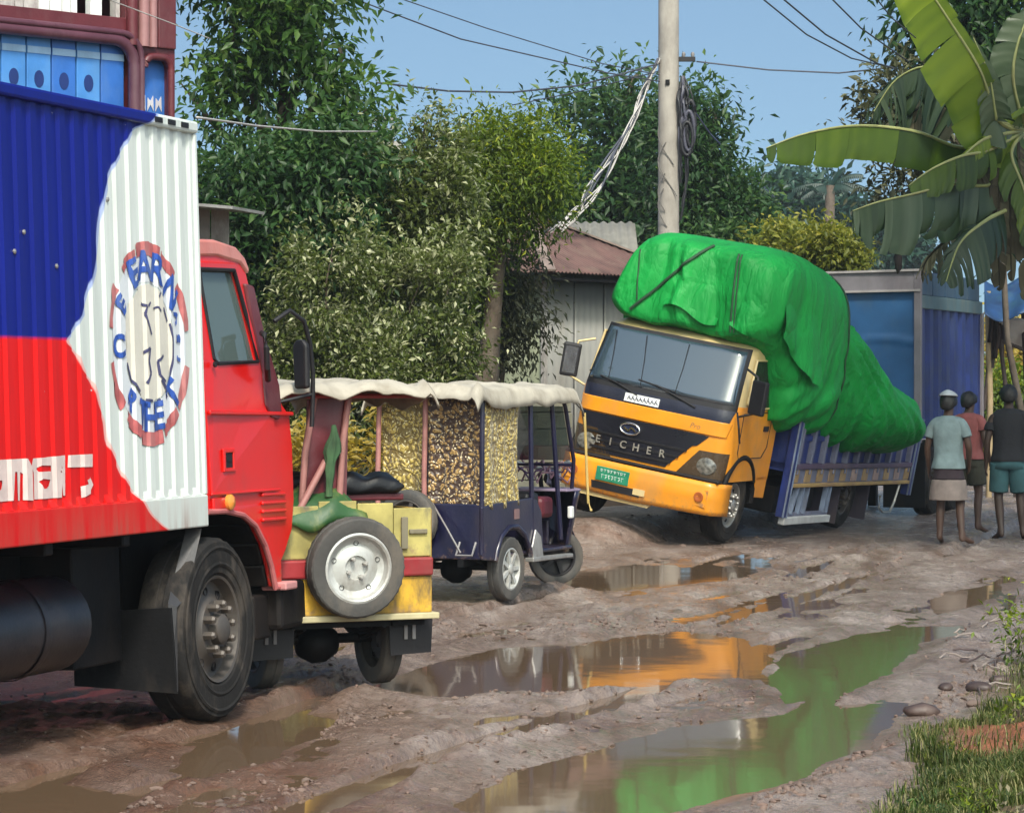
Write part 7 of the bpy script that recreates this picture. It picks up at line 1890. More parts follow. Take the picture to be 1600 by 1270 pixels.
def blue_truck():
    be = R(22.5)
    C0 = P(1439, 605, 38.5); gzz = gz(C0.x, 38.5)
    M = frame((C0.x, 38.5, gzz), be)
    t = thing('box_trailer', 'blue corrugated box trailer with a grey framed end behind the green load', 'trailer', M)
    m_b = pm('blue_box_paint', (.005, .020, .125), .5, var=.3, dirt=(.03, .05, .10), damt=.5, dscale=3)
    m_b2 = pm('faded_blue_panel', (.025, .11, .26), .5, var=.2, scale=2, dirt=(.08, .14, .2), damt=.6, dscale=2)
    m_teal = pm('dusty_teal_strip', (.07, .13, .15), .6, var=.2, dirt=(.16, .17, .14), damt=.6)
    m_fr = pm('mauve_grey_frame', (.22, .20, .21), .55, var=.15, dirt=(.13, .09, .10), damt=.5)
    ZB, ZT, W, L = 1.05, 3.30, 2.1, 3.55
    k = MB(); vs, fs = [], []; pit = .46
    xs = [0]
    for i in range(9):
        for f in (.0, .40, .52, .88): xs.append(.10 + (i + f) * pit)
    xs = [x for x in xs if x <= L - .06] + [L - .05]
    def dep(x):
        f = ((x - .10) / pit) % 1
        return 0 if x < .1 or f < .41 else (.06 if f > .50 and f < .89 else .03)
    for x in xs: vs += [(x, .02 + dep(x), ZB), (x, .02 + dep(x), 2.80)]
    fs = [(2 * i, 2 * i + 2, 2 * i + 3, 2 * i + 1) for i in range(len(xs) - 1)]
    k.add(vs, fs); k.span((.1, W - .05, ZB), (L, W, ZT)); k.span((.02, .05, ZT - .05), (L, W, ZT)); k.span((.1, .05, ZB), (L, W - .05, ZB + .06)); k.span((L - .05, .05, ZB), (L, W - .05, ZT)); k.build('box_side', m_b, t)
    k = MB(); k.span((.02, .0, 2.80), (L, .07, 2.98)); k.build('upper_strip', m_teal, t, bevel=.01)
    for i in range(5):
        k = MB(); k.span((.05 + .68 * i, .02, 2.985), (.70 + .68 * i, .06, ZT - .01)); k.build('top_panel', pm('navy_teal_panel', (.02, .06, .11), .5, dirt=(.08, .11, .12)), t, bevel=.006)
    k = MB(); k.span((L - .07, -.02, .9), (L + .02, .06, 2.82)); k.build('corner_post', m_fr, t, bevel=.01)
    for y0, y1 in ((-.01, .09), (W - .09, W + .01)):
        k = MB(); k.span((-.04, y0, ZB - .05), (.04, y1, ZT)); k.build('end_post', m_fr, t, bevel=.012)
    k = MB(); k.span((-.03, .09, 3.04), (.03, W - .09, ZT + .01)); k.build('header_beam', m_fr, t, bevel=.01)
    k = MB(); k.bar((-.05, .0, ZT + .01), (-.02, W, ZT - .02), .05, .03); k.bar((-.04, .0, 3.04), (-.04, W, 3.02), .03, .03); k.build('gutter', pm('pale_gutter', (.42, .38, .36), .5), t)
    k = MB(); k.span((-.03, .09, ZB - .05), (.03, W - .09, ZB + .06)); k.build('sill_beam', m_fr, t, bevel=.01)
    def pf(u, v):
        y, z = .09 + (W - .18) * u, ZB + .06 + (3.04 - ZB - .06) * v
        x = .02 + .03 * (float(fbm(np.array([y * 1.2 + 3]), np.array([z * 1.0]), 4, 3)[0]) - .5) - .035 * math.exp(-((z - 2.33 - .06 * math.sin(y * 3)) / .03) ** 2)
        return (x, y, z)
    k = MB(); k.grid(pf, 26, 40); k.build('end_panel', m_b2, t, smooth=True)
    ch = MB()
    for y in (.55, 1.5): ch.span((0, y - .05, .75), (3.5, y + .05, 1.0)); ch.span((3.0, y - .06, .02), (3.12, y + .06, .8))
    ch.span((-.06, .1, .55), (.0, 2.0, .7)); ch.build('chassis', m_black, t)
    for x in (.9, 2.0):
        for y, yw in ((.16, 0), (W - .16, math.pi)): make_wheel(t, (x, y, .47), .47, .25, .27, 'truck', m_darksteel, yaw=yw, n=40)
    ax = MB(); ax.tube([(.9, .2, .47), (.9, 1.9, .47)], .08, 8); ax.tube([(2.0, .2, .47), (2.0, 1.9, .47)], .08, 8); ax.build('axle', m_black, t)
    fl = MB(); fl.span((.30, .02, .12), (.32, .6, 1.0)); fl.span((.30, 1.5, .12), (.32, 2.08, 1.0)); fl.build('mud_flap', m_black, t)
blue_truck()
def shelter():
    Y = 45.0
    O = P(1570, 605, Y); O.z = gz(O.x, Y)
    r = thing('shelter', 'makeshift pole shelter with a white sheet and a blue cover beside the blue box truck', 'shelter', Matrix.Translation(O))
    q = lambda px, py, dy=0: P(px, py, Y + dy) - O
    m_p = pm('dark_pole', (.05, .035, .03), .8, var=.3); m_pl = pm('light_bamboo', (.36, .27, .15), .7, var=.2)
    for a, b_, r_, mt in (((1543, 455), (1545, 640), .05, m_pl), ((1551, 470), (1549, 575), .045, m_p), ((1564, 480), (1566, 570), .022, m_p), ((1561, 520), (1588, 640), .035, m_p), ((1598, 440), (1606, 690), .05, m_p), ((1538, 640), (1546, 480), .03, m_p)):
        k = MB(); a_, c_ = q(*a), q(*b_)
        if b_[1] > 600 or mt is m_pl: c_.z = -.1 if b_[1] > 630 else c_.z
        k.tube([a_, a_.lerp(c_, .5) + Vector((.03, 0, 0)), c_], r_, 7); k.build('pole', mt, r, smooth=60)
    for a, b_ in (((1540, 478), (1612, 492)), ((1558, 530), (1625, 556))):
        k = MB(); k.tube([q(*a), q(*b_)], .03, 7); k.build('beam', m_p, r, smooth=60)
    for x, y0, y1, w_ in ((1548, 480, 535, 4), (1556, 490, 560, 3), (1558, 505, 545, 6)):
        def fn(u, v, x=x, y0=y0, y1=y1, w_=w_): return q(x + w_ * (u - .5) * 2 + 2 * math.sin(v * 4), y0 + (y1 - y0) * v, -.1 + .03 * math.sin(u * 9))
        k = MB(); k.grid(fn, 8, 8); k.build('hung_rag', pm('dark_rag', (.03, .018, .015), .9), r, smooth=True, solid=.01)
    def sheet(u, v): return q(1552 + 75 * u, 488 + 22 * u + (36 + 22 * u) * v + 3 * math.sin(u * 8), -.2 + .5 * v + .05 * math.sin(u * 7 + v * 3))
    k = MB(); k.grid(sheet, 20, 10); k.build('white_sheet', pm('white_plastic_sheet', (.62, .64, .62), .5, dirt=(.45, .42, .4), damt=.4), r, smooth=True, solid=.008)
    def blue(u, v): return q(1538 + 90 * u, 438 + 10 * math.sin(u * 6) + 52 * v + 10 * u * v, .2 - 1.0 * v + .06 * math.sin(u * 11 + v * 4))
    k = MB(); k.grid(blue, 26, 12); k.build('blue_cover', pm('blue_plastic_cover', (.008, .04, .12), .55, var=.4, dirt=(.03, .10, .13), damt=.6), r, smooth=True, solid=.008)
shelter()
# ------------------------------------------------------------ people
def skin_mat(name, c): return pm(name, c, .55, var=.12, scale=6, bump=.1, dirt=(c[0] * 1.25, c[1] * 1.2, c[2] * 1.15), damt=.3)
m_skinA = skin_mat('brown_skin', (.075, .038, .025)); m_skinB = skin_mat('deep_brown_skin', (.045, .024, .017))
m_hair = pm('black_hair', (.009, .008, .008), .5, var=.3, bump=.5, bscale=120)
def person(label, px, py, heading, height, skin, pose, clothes, hair=True):
    g = G(px, py + 8, 0.0); x, y = float(g[0]), float(g[1]); z = gz(x, y)
    M = Matrix.Translation((x, y, z)) @ Matrix.Rotation(-heading, 4, 'Z') @ Matrix.Scale(height / 1.72, 4)
    r = thing('person', label, 'person', M, 'people standing by the bogged truck')
    # skeleton: x right, y the way the person faces, z up
    J = dict(pelvis=((0, 0, .93), .125), belly=((0, .005, 1.08), .118), chest=((0, -.005, 1.28), .135), collar=((0, -.015, 1.425), .098), neck=((0, 0, 1.49), .055), jaw=((0, .03, 1.555), .068), skull=((0, .005, 1.635), .088), top=((0, -.005, 1.68), .062))
    E_ = [('pelvis', 'belly'), ('belly', 'chest'), ('chest', 'collar'), ('collar', 'neck'), ('neck', 'jaw'), ('jaw', 'skull'), ('skull', 'top')]
    J['nose'] = ((0, .128, 1.59), .012); E_.append(('jaw', 'nose'))
    for s, n_ in ((-1, 'l'), (1, 'r')):
        J['ear' + n_] = ((s * .098, -.005, 1.60), .016); E_.append(('skull', 'ear' + n_))
        p = pose.get(n_, {})
        hip = (s * .092, 0, .86); kn = p.get('knee', (s * .105, .03, .49)); an = p.get('ankle', (s * .11, -.03, .085))
        J['hip' + n_] = (hip, .088); J['thigh' + n_] = (tuple((hip[i] * .5 + kn[i] * .5) for i in range(3)), .076); J['knee' + n_] = (kn, .053); J['calf' + n_] = (tuple(kn[i] * .62 + an[i] * .38 - (.018 if i == 1 else 0) for i in range(3)), .054); J['ankle' + n_] = (an, .035)
        yaw = p.get('foot', s * .25)
        J['heel' + n_] = ((an[0] - .03 * math.sin(yaw), an[1] - .035 * math.cos(yaw), an[2] - .05), .032); J['ball' + n_] = ((an[0] + .13 * math.sin(yaw), an[1] + .13 * math.cos(yaw), an[2] - .057), .030); J['toe' + n_] = ((an[0] + .19 * math.sin(yaw), an[1] + .19 * math.cos(yaw), an[2] - .064), .020)
        E_ += [('pelvis', 'hip' + n_), ('hip' + n_, 'thigh' + n_), ('thigh' + n_, 'knee' + n_), ('knee' + n_, 'calf' + n_), ('calf' + n_, 'ankle' + n_), ('ankle' + n_, 'heel' + n_), ('ankle' + n_, 'ball' + n_), ('ball' + n_, 'toe' + n_)]
        sh = (s * .175, -.01, 1.385); el = p.get('elbow', (s * .235, -.03, 1.11)); wr = p.get('wrist', (s * .245, .04, .865))
        J['sh' + n_] = (sh, .060); J['el' + n_] = (el, .040); J['arm' + n_] = (tuple(sh[i] * .5 + el[i] * .5 for i in range(3)), .047); J['fore' + n_] = (tuple(el[i] * .62 + wr[i] * .38 for i in range(3)), .040); J['wr' + n_] = (wr, .025)
        E_ += [('chest', 'sh' + n_), ('sh' + n_, 'arm' + n_), ('arm' + n_, 'el' + n_), ('el' + n_, 'fore' + n_), ('fore' + n_, 'wr' + n_)]
        d = (Vector(wr) - Vector(el)).normalized(); f = Vector((0, 1, 0)); f = (f - d * f.dot(d)).normalized()
        pa = Vector(wr) + d * .055
        J['palm' + n_] = (tuple(pa), .027); E_.append(('wr' + n_, 'palm' + n_))
        for q, (o, L) in enumerate(((.030, .072), (.011, .082), (-.009, .076), (-.028, .060))):
            a0 = pa + f * o + d * .03; a1 = a0 + d * L * .5 + f * .004; a2 = a0 + d * L * .92 + Vector((-s * .022, 0, 0))
            J[f'fa{q}{n_}'] = (tuple(a0), .0095); J[f'fb{q}{n_}'] = (tuple(a1), .0088); J[f'fc{q}{n_}'] = (tuple(a2), .0075)
            E_ += [('palm' + n_, f'fa{q}{n_}'), (f'fa{q}{n_}', f'fb{q}{n_}'), (f'fb{q}{n_}', f'fc{q}{n_}')]
        t0 = pa + f * .035 - d * .01; t1 = t0 + f * .025 + d * .03
        J['ta' + n_] = (tuple(t0), .012); J['tb' + n_] = (tuple(t1), .0095); E_ += [('palm' + n_, 'ta' + n_), ('ta' + n_, 'tb' + n_)]
    names = list(J); ix = {k: i for i, k in enumerate(names)}
    me = bpy.data.meshes.new('body'); me.from_pydata([J[k][0] for k in names], [(ix[a], ix[b]) for a, b in E_], [])
    me.materials.append(skin)
    o = bpy.data.objects.new('body', me); col.objects.link(o); o.parent = r
    md = o.modifiers.new('skin', 'SKIN'); md.use_smooth_shade = True; md.branch_smoothing = .4
    for k in names:
        sv = me.skin_vertices[0].data[ix[k]]; rad = J[k][1]
        sv.radius = (rad, rad)
        if k in ('pelvis', 'belly'): sv.radius = (rad * 1.18, rad * .86)
        if k == 'chest': sv.radius = (rad * 1.2, rad * .82)
        sv.use_root = (k == 'pelvis')
    md = o.modifiers.new('sub', 'SUBSURF'); md.levels = md.render_levels = 2
    for s in (-1, 1):
        q = MB(); q.lathe([(.001, -.012), (.009, -.008), (.012, 0), (.009, .008), (.001, .012)], 10, c=(s * .033, .098, 1.625)); q.build('eye', m_white, r, smooth=True)
    def ring_loft(rings, n=28, fold=.0, seed=0):
        vs, fs = [], []
        for j, (c, rx, ry) in enumerate(rings):
            for k in range(n):
                t = 2 * math.pi * k / n
                w = 1 + fold * (j / len(rings)) ** 1.3 * (math.sin(5 * t + seed) + .7 * math.sin(9 * t + seed * 2 + j * .4)) + .35 * fold * math.sin(3 * t + j * 1.1 + seed)
                vs.append((c[0] + rx * w * math.cos(t), c[1] + ry * w * math.sin(t), c[2]))
        for j in range(len(rings) - 1):
            for k in range(n): fs.append((j * n + k, j * n + (k + 1) % n, (j + 1) * n + (k + 1) % n, (j + 1) * n + k))
        return vs, fs
    if 'shirt' in clothes:
        mt, hem, sleeve = clothes['shirt']
        rg = [((0, -.01, 1.475), .062, .062), ((0, -.012, 1.452), .110, .080), ((0, -.012, 1.425), .172, .098), ((0, -.01, 1.37), .205, .112), ((0, -.005, 1.28), .190, .128), ((0, 0, 1.18), .172, .122), ((0, .003, 1.08), .165, .120), ((0, .002, .99), .172, .126), ((0, 0, hem + .05), .192, .148), ((0, 0, hem), .199, .153)]
        k = MB(); vs, fs = ring_loft(rg, fold=.05, seed=px); k.add(vs, fs); sh = k.build('shirt', mt, r, smooth=True, solid=.006, subsurf=1)
        for n_ in 'lr':
            a, b = Vector(J['sh' + n_][0]), Vector(J['el' + n_][0]); s = -1 if n_ == 'l' else 1
            e = a.lerp(b, sleeve)
            k = MB(); k.tube([a + Vector((-s * .10, 0, .01)), a + Vector((-s * .03, 0, .008)), a.lerp(e, .35), e], [.070, .074, .068, .066], 14, cap=False); k.build('sleeve', mt, sh, smooth=True, solid=.006, subsurf=1)
    if 'lungi' in clothes:
        z0, z1, mts = clothes['lungi']
        n_ = len(mts)
        for i, mt in enumerate(mts):
            a, b = z0 + (z1 - z0) * i / n_, z0 + (z1 - z0) * (i + 1) / n_
            rr = lambda z: .148 + .06 * min(1, max(0, (z0 - z) / .4))
            rg = [((0, 0, a + (b - a) * j / 5), rr(a + (b - a) * j / 5) + .012 * i + (.008 if j == 5 else 0), rr(a + (b - a) * j / 5) * .82 + .012 * i) for j in range(6)]
            k = MB(); vs, fs = ring_loft(rg, fold=.05, seed=px + i); k.add(vs, fs); k.build('lungi' if i == 0 else 'lungi_hem', mt, r, smooth=True, solid=.006, subsurf=1)
    if 'shorts' in clothes:
        mt, zb = clothes['shorts']
        k = MB(); vs, fs = ring_loft([((0, 0, 1.0), .150, .115), ((0, 0, .93), .165, .130), ((0, 0, .86), .188, .142), ((0, 0, .80), .190, .135)], fold=.03, seed=px); k.add(vs, fs); b_ = k.build('shorts', mt, r, smooth=True, solid=.006)
        for n_ in 'lr':
            a = Vector(J['hip' + n_][0]); b = Vector(J['knee' + n_][0]); t = (a.z - zb) / (a.z - b.z); e = a.lerp(b, t)
            k = MB(); k.tube([a + Vector((0, 0, .02)), a.lerp(e, .5), e], [.112, .110, .108], 16, cap=False); k.build('shorts_leg', mt, b_, smooth=True, solid=.006, subsurf=1)
    # hair as a cap over the skull, longer at the nape
    k = MB()
    def hr(u, v):
        t = 2 * math.pi * u; p = math.pi * (.60 + .13 * max(0, -math.sin(t))) * v
        rr = .102 * (1 + .05 * math.sin(t * 5 + v * 7) + .03 * math.sin(t * 11))
        fr = max(0, math.sin(t)); zc = 1.628
        zz = rr * 1.02 * math.cos(p)
        if v > .6: zz += .075 * fr * (v - .6) / .4 - .022 * max(0, -math.sin(t)) * (v - .6) / .4
        return (rr * .93 * math.sin(p) * math.cos(t), rr * 1.10 * math.sin(p) * math.sin(t) - .004, zc + zz)
    k.grid(hr, 28, 10, closed_u=True); k.build('hair', m_hair, r, smooth=True, solid=.012)
    if 'cap' in clothes:
        k = MB()
        def cp(u, v):
            t = 2 * math.pi * u; p = math.pi * .36 * v
            return (.118 * math.sin(p) * math.cos(t) * 1.0, .132 * math.sin(p) * math.sin(t) - .004, 1.648 + .112 * math.cos(p) - .01 * math.sin(t))
        k.grid(cp, 28, 8, closed_u=True); k.build('cap', clothes['cap'], r, smooth=True, solid=.010)
    if 'sandals' in clothes:
        for n_ in 'lr':
            h, b_ = Vector(J['heel' + n_][0]), Vector(J['toe' + n_][0]); k = MB(); k.bar(h + Vector((0, 0, -.03)), b_ + (b_ - h).normalized() * .02 + Vector((0, 0, -.018)), .085, .018); k.build('sandal', m_rubberseal, r, bevel=.008)
    return r
cl = lambda n, c, d=None: pm(n, c, .85, var=.22, scale=7, bump=.9, bscale=13, dirt=d or (c[0] * .6, c[1] * .55, c[2] * .5), damt=.4)
def people():
    person('barefoot person in pale teal shirt, two tone lungi and light topped cap', 1482, 836, R(24), 1.66, m_skinA,
           {'l': dict(knee=(-.10, .05, .49), ankle=(-.10, -.01, .085), foot=-.1, wrist=(-.26, .10, .87), elbow=(-.25, .0, 1.11)), 'r': dict(knee=(.12, .05, .50), ankle=(.19, -.10, .085), foot=.5, wrist=(.20, .16, .92), elbow=(.24, .0, 1.12))},
           dict(shirt=(cl('pale_teal_cloth', (.20, .27, .28)), .86, .62), lungi=(.98, .50, [cl('dark_plum_cloth', (.035, .022, .028)), cl('dusty_beige_cloth', (.25, .20, .18))]), cap=cl('pale_cap', (.36, .39, .42))))
    person('person in a faded red and pink shirt and dark shorts, between the two other people', 1514, 820, R(35), 1.66, m_skinA,
           {'l': dict(foot=-.2, wrist=(-.20, .14, .92), elbow=(-.24, -.02, 1.12)), 'r': dict(knee=(.12, .03, .49), ankle=(.14, -.04, .085), wrist=(.22, .12, .90))},
           dict(shirt=(cl('faded_red_cloth', (.30, .085, .08), (.36, .19, .18)), .90, .5), shorts=(cl('olive_dark_cloth', (.045, .042, .028)), .58)))
    person('person in a black shirt, teal shorts and dark sandals, standing tallest at the right edge', 1576, 830, R(8), 1.76, m_skinB,
           {'l': dict(knee=(-.11, .06, .49), ankle=(-.08, -.10, .09), foot=-.5), 'r': dict(knee=(.13, .07, .50), ankle=(.16, .02, .085), foot=.1, wrist=(.22, .18, .98), elbow=(.25, -.02, 1.12))},
           dict(shirt=(cl('black_cloth', (.012, .012, .016)), .88, .6), shorts=(cl('teal_cloth', (.035, .10, .115)), .54), sandals=1))
    person('person with dark hair half cut off by the right edge of the photo', 1622, 812, R(0), 1.68, m_skinB, {}, dict(shirt=(cl('deep_grey_cloth', (.03, .03, .035)), .88, .6), shorts=(cl('olive_dark_cloth', (.045, .042, .028)), .55)))
people()

# ------------------------------------------------------------ verge, stones, clods, plants
def verge_grass():
    g = np.random.default_rng(5)
    N = 260000
    x = g.uniform(1.0, 5.0, N); y = g.uniform(10.6, 22, N) 
    y = np.where(g.random(N) < .75, g.uniform(10.6, 15.5, N), y)
    d = -sd_poly(x, y, VERGE)
    dens = sstep(-.02, .30, d + .5 * (fbm(x * 2.1, y * 1.6, 15, 3) - .5)) * sstep(.40, .56, fbm(x * 1.9, y * 1.3, 88, 4) + .06)
    red = np.exp(-(((x - 2.32) / .42) ** 2 + ((y - 13.6) / .95) ** 2)); dens *= 1 - .97 * sstep(.35, .6, red)
    dens *= sstep(20, 14.5, y) * .95 + .05
    ok = g.random(N) < dens
    x, y, d = x[ok], y[ok], d[ok]; N = len(x); z = ground_h(x, y, True)
    tall = .022 + .13 * sstep(.42, .8, fbm(x * 2.3, y * 1.7, 33, 3)) * g.random(N) + .035 * g.random(N)
    a = g.uniform(0, 6.28, N); ln = g.uniform(.2, 1.0, N) * tall
    w = .0016 + .0024 * g.random(N)
    dx, dy = np.cos(a), np.sin(a); sx, sy = -dy, dx
    v = np.empty((N, 5, 3))
    b = np.stack([x, y, z - .01], -1)
    s3 = np.stack([sx * w, sy * w, np.zeros(N)], -1)
    m_ = np.stack([x + dx * ln * .35, y + dy * ln * .35, z + tall * .62], -1)
    t = np.stack([x + dx * ln, y + dy * ln, z + tall * (1 - .25 * (ln / tall))], -1)
    v[:, 0] = b - s3; v[:, 1] = b + s3; v[:, 2] = m_ + s3 * .8; v[:, 3] = m_ - s3 * .8; v[:, 4] = t
    idx = np.arange(N * 5).reshape(N, 5)
    tri = np.concatenate([idx[:, [0, 1, 2]], idx[:, [0, 2, 3]], idx[:, [3, 2, 4]]], 1).reshape(-1)
    me = bpy.data.meshes.new('verge_grass'); me.vertices.add(N * 5); me.vertices.foreach_set('co', v.ravel())
    me.loops.add(len(tri)); me.loops.foreach_set('vertex_index', tri); me.polygons.add(N * 3)
    me.polygons.foreach_set('loop_start', np.arange(0, N * 9, 3)); me.polygons.foreach_set('loop_total', np.full(N * 3, 3)); me.update(calc_edges=True)
    tn = np.clip(.36 + 1.0 * (fbm(x * 1.8, y * 1.8, 71, 3) - .5) + .28 * g.normal(size=N), 0, 1); tn = np.where(g.random(N) < .14, 1.0, tn)
    at = me.attributes.new('tone', 'FLOAT', 'POINT'); at.data.foreach_set('value', np.repeat(tn, 5))
    me.materials.append(leaf_mat('grass_blade', (.030, .052, .010), (.085, .115, .022), (.26, .24, .10), .35, .5, .3))
    o = bpy.data.objects.new('verge_grass', me); col.objects.link(o); tag(o, 'short tufted grass on the bank at the lower right', 'grass', kind='stuff')
verge_grass()
m_clod = pm('mud_clod', (.15, .105, .085), .75, var=.5, scale=3, bump=.6, bscale=40, dirt=(.10, .055, .04), damt=.8, dscale=3)
def lump(r, seed, sub=1, sq=.6, jag=.25):
    g = random.Random(seed)
    bm = bmesh.new(); bmesh.ops.create_icosphere(bm, subdivisions=sub, radius=1)
    for v in bm.verts:
        k = 1 + g.uniform(-jag, jag); v.co = Vector((v.co.x * k, v.co.y * k * .85, v.co.z * k * sq)) * r
    vs = [v.co.copy() for v in bm.verts]; fs = [tuple(v.index for v in f.verts) for f in bm.faces]; bm.free()
    return vs, fs
def clods():
    g = np.random.default_rng(12)
    protos = [lump(1, 100 + i, 1, .7, .22) for i in range(8)]
    V, Fc = [], []
    n = 0; pts = []
    # ragged bands of crumbled mud given in the photograph's pixels: along puddle edges and wheel ridges
    bands = [((740, 1212), (1070, 1130), 16, 300), ((650, 975), (1180, 968), 14, 420), ((1180, 1250), (1400, 1150), 14, 200), ((430, 1010), (560, 1060), 24, 260), ((40, 1250), (520, 1215), 18, 330), ((1180, 920), (1420, 870), 24, 180), ((1440, 1100), (1590, 1030), 22, 240), ((560, 1190), (1180, 1075), 40, 300), ((680, 1085), (1180, 1066), 8, 140), ((1280, 1000), (1330, 1100), 20, 90), ((1000, 835), (1400, 860), 14, 200), ((500, 1120), (620, 1095), 18, 200)]
    for (x0, y0), (x1, y1), sp, cnt in bands:
        t = g.random(cnt); px = x0 + (x1 - x0) * t + g.normal(size=cnt) * 8; py = y0 + (y1 - y0) * t + g.normal(size=cnt) * sp * .5
        for a, b in zip(px, py):
            q = G(a, b, 0.0); pts.append((q[0], q[1], (.003 + .015 * g.random() ** 3) * (1.25 if b < 1000 else 1)))
    for i in range(1500):
        px, py = g.uniform(-20, 1500), 830 + 440 * g.random() ** .8; q = G(px, py, 0); pts.append((q[0], q[1], .003 + .012 * g.random() ** 3))
    xs = np.array([p[0] for p in pts]); ys = np.array([p[1] for p in pts]); zs = ground_h(xs, ys)
    for (x, y, r_), z in zip(pts, zs):
        if z < WL + .001: continue
        vs, fs = protos[int(g.integers(8))]; a = g.uniform(0, 6.28); ca, sa = math.cos(a), math.sin(a); el = 1 + g.random() * 1.2
        V += [(x + (v.x * ca * el - v.y * sa) * r_, y + (v.x * sa * el + v.y * ca) * r_, z + v.z * r_ + r_ * .15) for v in vs]
        Fc += [tuple(i + n for i in f) for f in fs]; n += len(vs)
    k = MB(); k.v, k.f, k.m = V, Fc, [0] * len(Fc)
    o = k.build('mud_crumbs', m_clod, None, smooth=50, recalc=False); tag(o, 'crumbs and clods of mud scattered over the road', 'mud', kind='stuff')
clods()
m_stone = pm('dark_wet_stone', (.05, .032, .028), .5, var=.3, scale=6, bump=.6, bscale=30, dirt=(.16, .11, .09), damt=.5)
def stones():
    for i, (px, py, r_, lab) in enumerate(((1441, 1096, .075, 'dark brown stone lying at the edge of the lower puddle'), (1478, 1058, .05, 'rounded stone just above the darkest stone by the puddle'), (1530, 1062, .065, 'reddish lump of earth above the grass'), (1522, 1080, .04, 'small pale lump under the reddish one'), (1508, 1024, .035, 'small stone nearest the grey root bank'), (1562, 1050, .05, 'flat stone at the upper end of the grassy bank'))):
        q = G(px, py, .03); z = gz(q[0], q[1])
        vs, fs = lump(r_, 40 + i, 2, .62, .10); k = MB(); k.add(vs, fs); o = k.build('stone', m_stone if i != 3 else m_clod, None, smooth=60); o.location = (q[0], q[1], z + r_ * .25); o.rotation_euler = (0, 0, i * 1.3); o.scale = (1.35, 1, .95)
        tag(o, lab, 'stone', 'stones along the foot of the bank')
stones()
def bank_plants():
    # dry pale roots and stalks trailing on the grey bank
    g = random.Random(8)
    r = None
    q = G(1560, 985, .15); b = Vector((q[0], q[1], gz(q[0], q[1])))
    root = thing('dry_root_mat', 'tangle of pale dry roots and stalks on the grey bank', 'roots', Matrix.Translation(b))
    for i in range(34):
        p = G(g.uniform(1505, 1610), g.uniform(925, 1030), .15); z = gz(p[0], p[1]); a = g.uniform(-.6, .6) + 2.2; L = g.uniform(.1, .4)
        k = MB(); pts = []
        for j in range(5):
            t = j / 4; x, y = p[0] + math.cos(a) * L * t * .8, p[1] - math.sin(a) * L * t + .05 * math.sin(t * 5 + i); pts.append(Vector((x, y, gz(x, y) + .008 + .02 * math.sin(t * 3.1) * g.random())) - b)
        k.tube(pts, .004 + .003 * g.random(), 5); k.build('stalk', pm('pale_dry_stalk', (.24, .20, .18), .8, var=.3) if i % 3 else pm('dark_stalk', (.07, .05, .05), .8), root, smooth=60)
    for i, (px, py, h, n_, lab) in enumerate(((1612, 985, .26, 420, 'leafy green plant leaning in at the right edge above the bank'), (1596, 1075, .09, 110, 'small bright weed on the upper end of the grassy bank'), (1612, 1272, .10, 260, 'clump of brown dry leaves in the bottom right corner'))):
        p = G(px, py, .2); z = gz(p[0], p[1])
        t = thing('weed', lab, 'plant', Matrix.Translation((p[0], p[1], z)))
        k = MB()
        for j in range(7):
            a = g.uniform(0, 6.28); e = Vector((math.cos(a) * h * .6, math.sin(a) * h * .6, h * g.uniform(.7, 1.2))); k.tube([Vector((0, 0, -.02)), e * .5 + Vector((0, 0, .03)), e], [.006, .004, .002], 5)
        k.build('stem', m_bark, t)
        foliage('foliage', t, [((0, 0, h * .75), (h * .75, h * .6, h * .6), 1)], m_dry if i == 2 else L_fern, n_, .045 if i < 2 else .03, 60 + i, spread=.05, per=6, aspect=.4)
    for i, (px, py, n_, lab) in enumerate(((1440, 1222, 240, 'dark green weed tuft left of the bare red soil'), (1530, 1218, 260, 'pale green weed tuft below the bare red soil'), (1490, 1135, 200, 'yellowish weed tuft above the bare red soil'))):
        p = G(px, py, .15); z = gz(p[0], p[1]); t = thing('weed', lab, 'plant', Matrix.Translation((p[0], p[1], z)))
        foliage('foliage', t, [((0, 0, .02), (.10, .09, .03), 1)], (L_back, L_fern, L_yel)[i], n_, .03, 70 + i, spread=.03, per=8, aspect=.28, droop=-.2)
bank_plants()
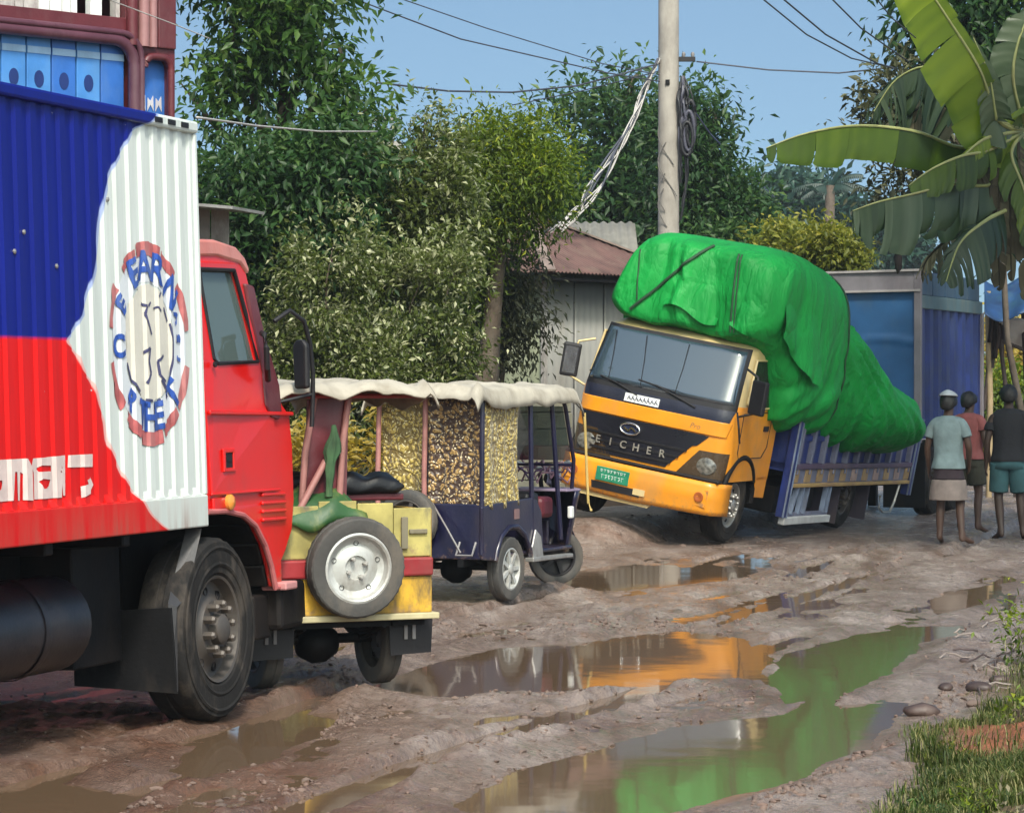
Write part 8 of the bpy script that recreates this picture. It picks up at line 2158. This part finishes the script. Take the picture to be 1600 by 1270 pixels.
# ------------------------------------------------------------ unseen tree added on the right to shade the people, tidy-up
def shade_tree():
    bl = [((7.6, 27.0, 8.4), (2.6, 2.4, 1.5), 1), ((6.2, 29.5, 8.0), (2.2, 2.2, 1.2), 1), ((9.0, 29.5, 8.6), (2.4, 2.4, 1.5), 1), ((5.2, 27.0, 8.2), (1.8, 1.8, 1.0), .8), ((8.0, 32.0, 8.4), (2.6, 2.0, 1.2), .9)]
    tree('tree', 'tall tree added out of view past the right edge to shade the people', 'tree', bl, L_back, 15000, .26, 90, (10.2, 28.5, gz(10.2, 28.5)), .26, fork=(9.0, 28.5, 6.0), per=11, spread=.28, aspect=.4)
shade_tree()
def haze():
    k = MB(); k.span((-260, -8, -1.3), (260, 215, 26))
    o = k.build('haze', [], None)
    m = bpy.data.materials.new('haze_air'); m.use_nodes = True
    n, l = m.node_tree.nodes, m.node_tree.links
    n.remove(n['Principled BSDF'])
    v = n.new('ShaderNodeVolumePrincipled'); v.inputs['Color'].default_value = (.80, .88, .95, 1); v.inputs['Density'].default_value = 0.0005; v.inputs['Anisotropy'].default_value = .2
    l.new(v.outputs[0], n['Material Output'].inputs['Volume'])
    o.data.materials.append(m); tag(o, 'thin pale haze in the air over the whole street', 'haze', kind='stuff')
haze()
def split_islands(o):
    me = o.data; bm = bmesh.new(); bm.from_mesh(me); bm.verts.ensure_lookup_table()
    seen = set(); groups = []
    for v in bm.verts:
        if v.index in seen: continue
        st = [v]; seen.add(v.index); grp = []
        while st:
            q = st.pop(); grp.append(q.index)
            for e in q.link_edges:
                w = e.other_vert(q)
                if w.index not in seen: seen.add(w.index); st.append(w)
        groups.append(set(grp))
    bm.free()
    if len(groups) < 2: return
    for k, gset in enumerate(groups[1:]):
        c = o.copy(); c.data = me.copy(); col.objects.link(c)
        b = bmesh.new(); b.from_mesh(c.data); bmesh.ops.delete(b, geom=[v for v in b.verts if v.index not in gset], context='VERTS'); b.to_mesh(c.data); b.free()
    b = bmesh.new(); b.from_mesh(me); bmesh.ops.delete(b, geom=[v for v in b.verts if v.index not in groups[0]], context='VERTS'); b.to_mesh(me); b.free()
for o in list(sc.objects):
    if o.type == 'MESH' and o.name.split('.')[0] in ('door_window', 'emblem_scallops', 'emblem_letters', 'emblem_lines', 'mud_flap', 'wheel_arch', 'painted_lettering', 'leaf_spring', 'patch_plate', 'bottom_rail', 'top_rail', 'door_seam', 'mirror_arm'):
        split_islands(o)
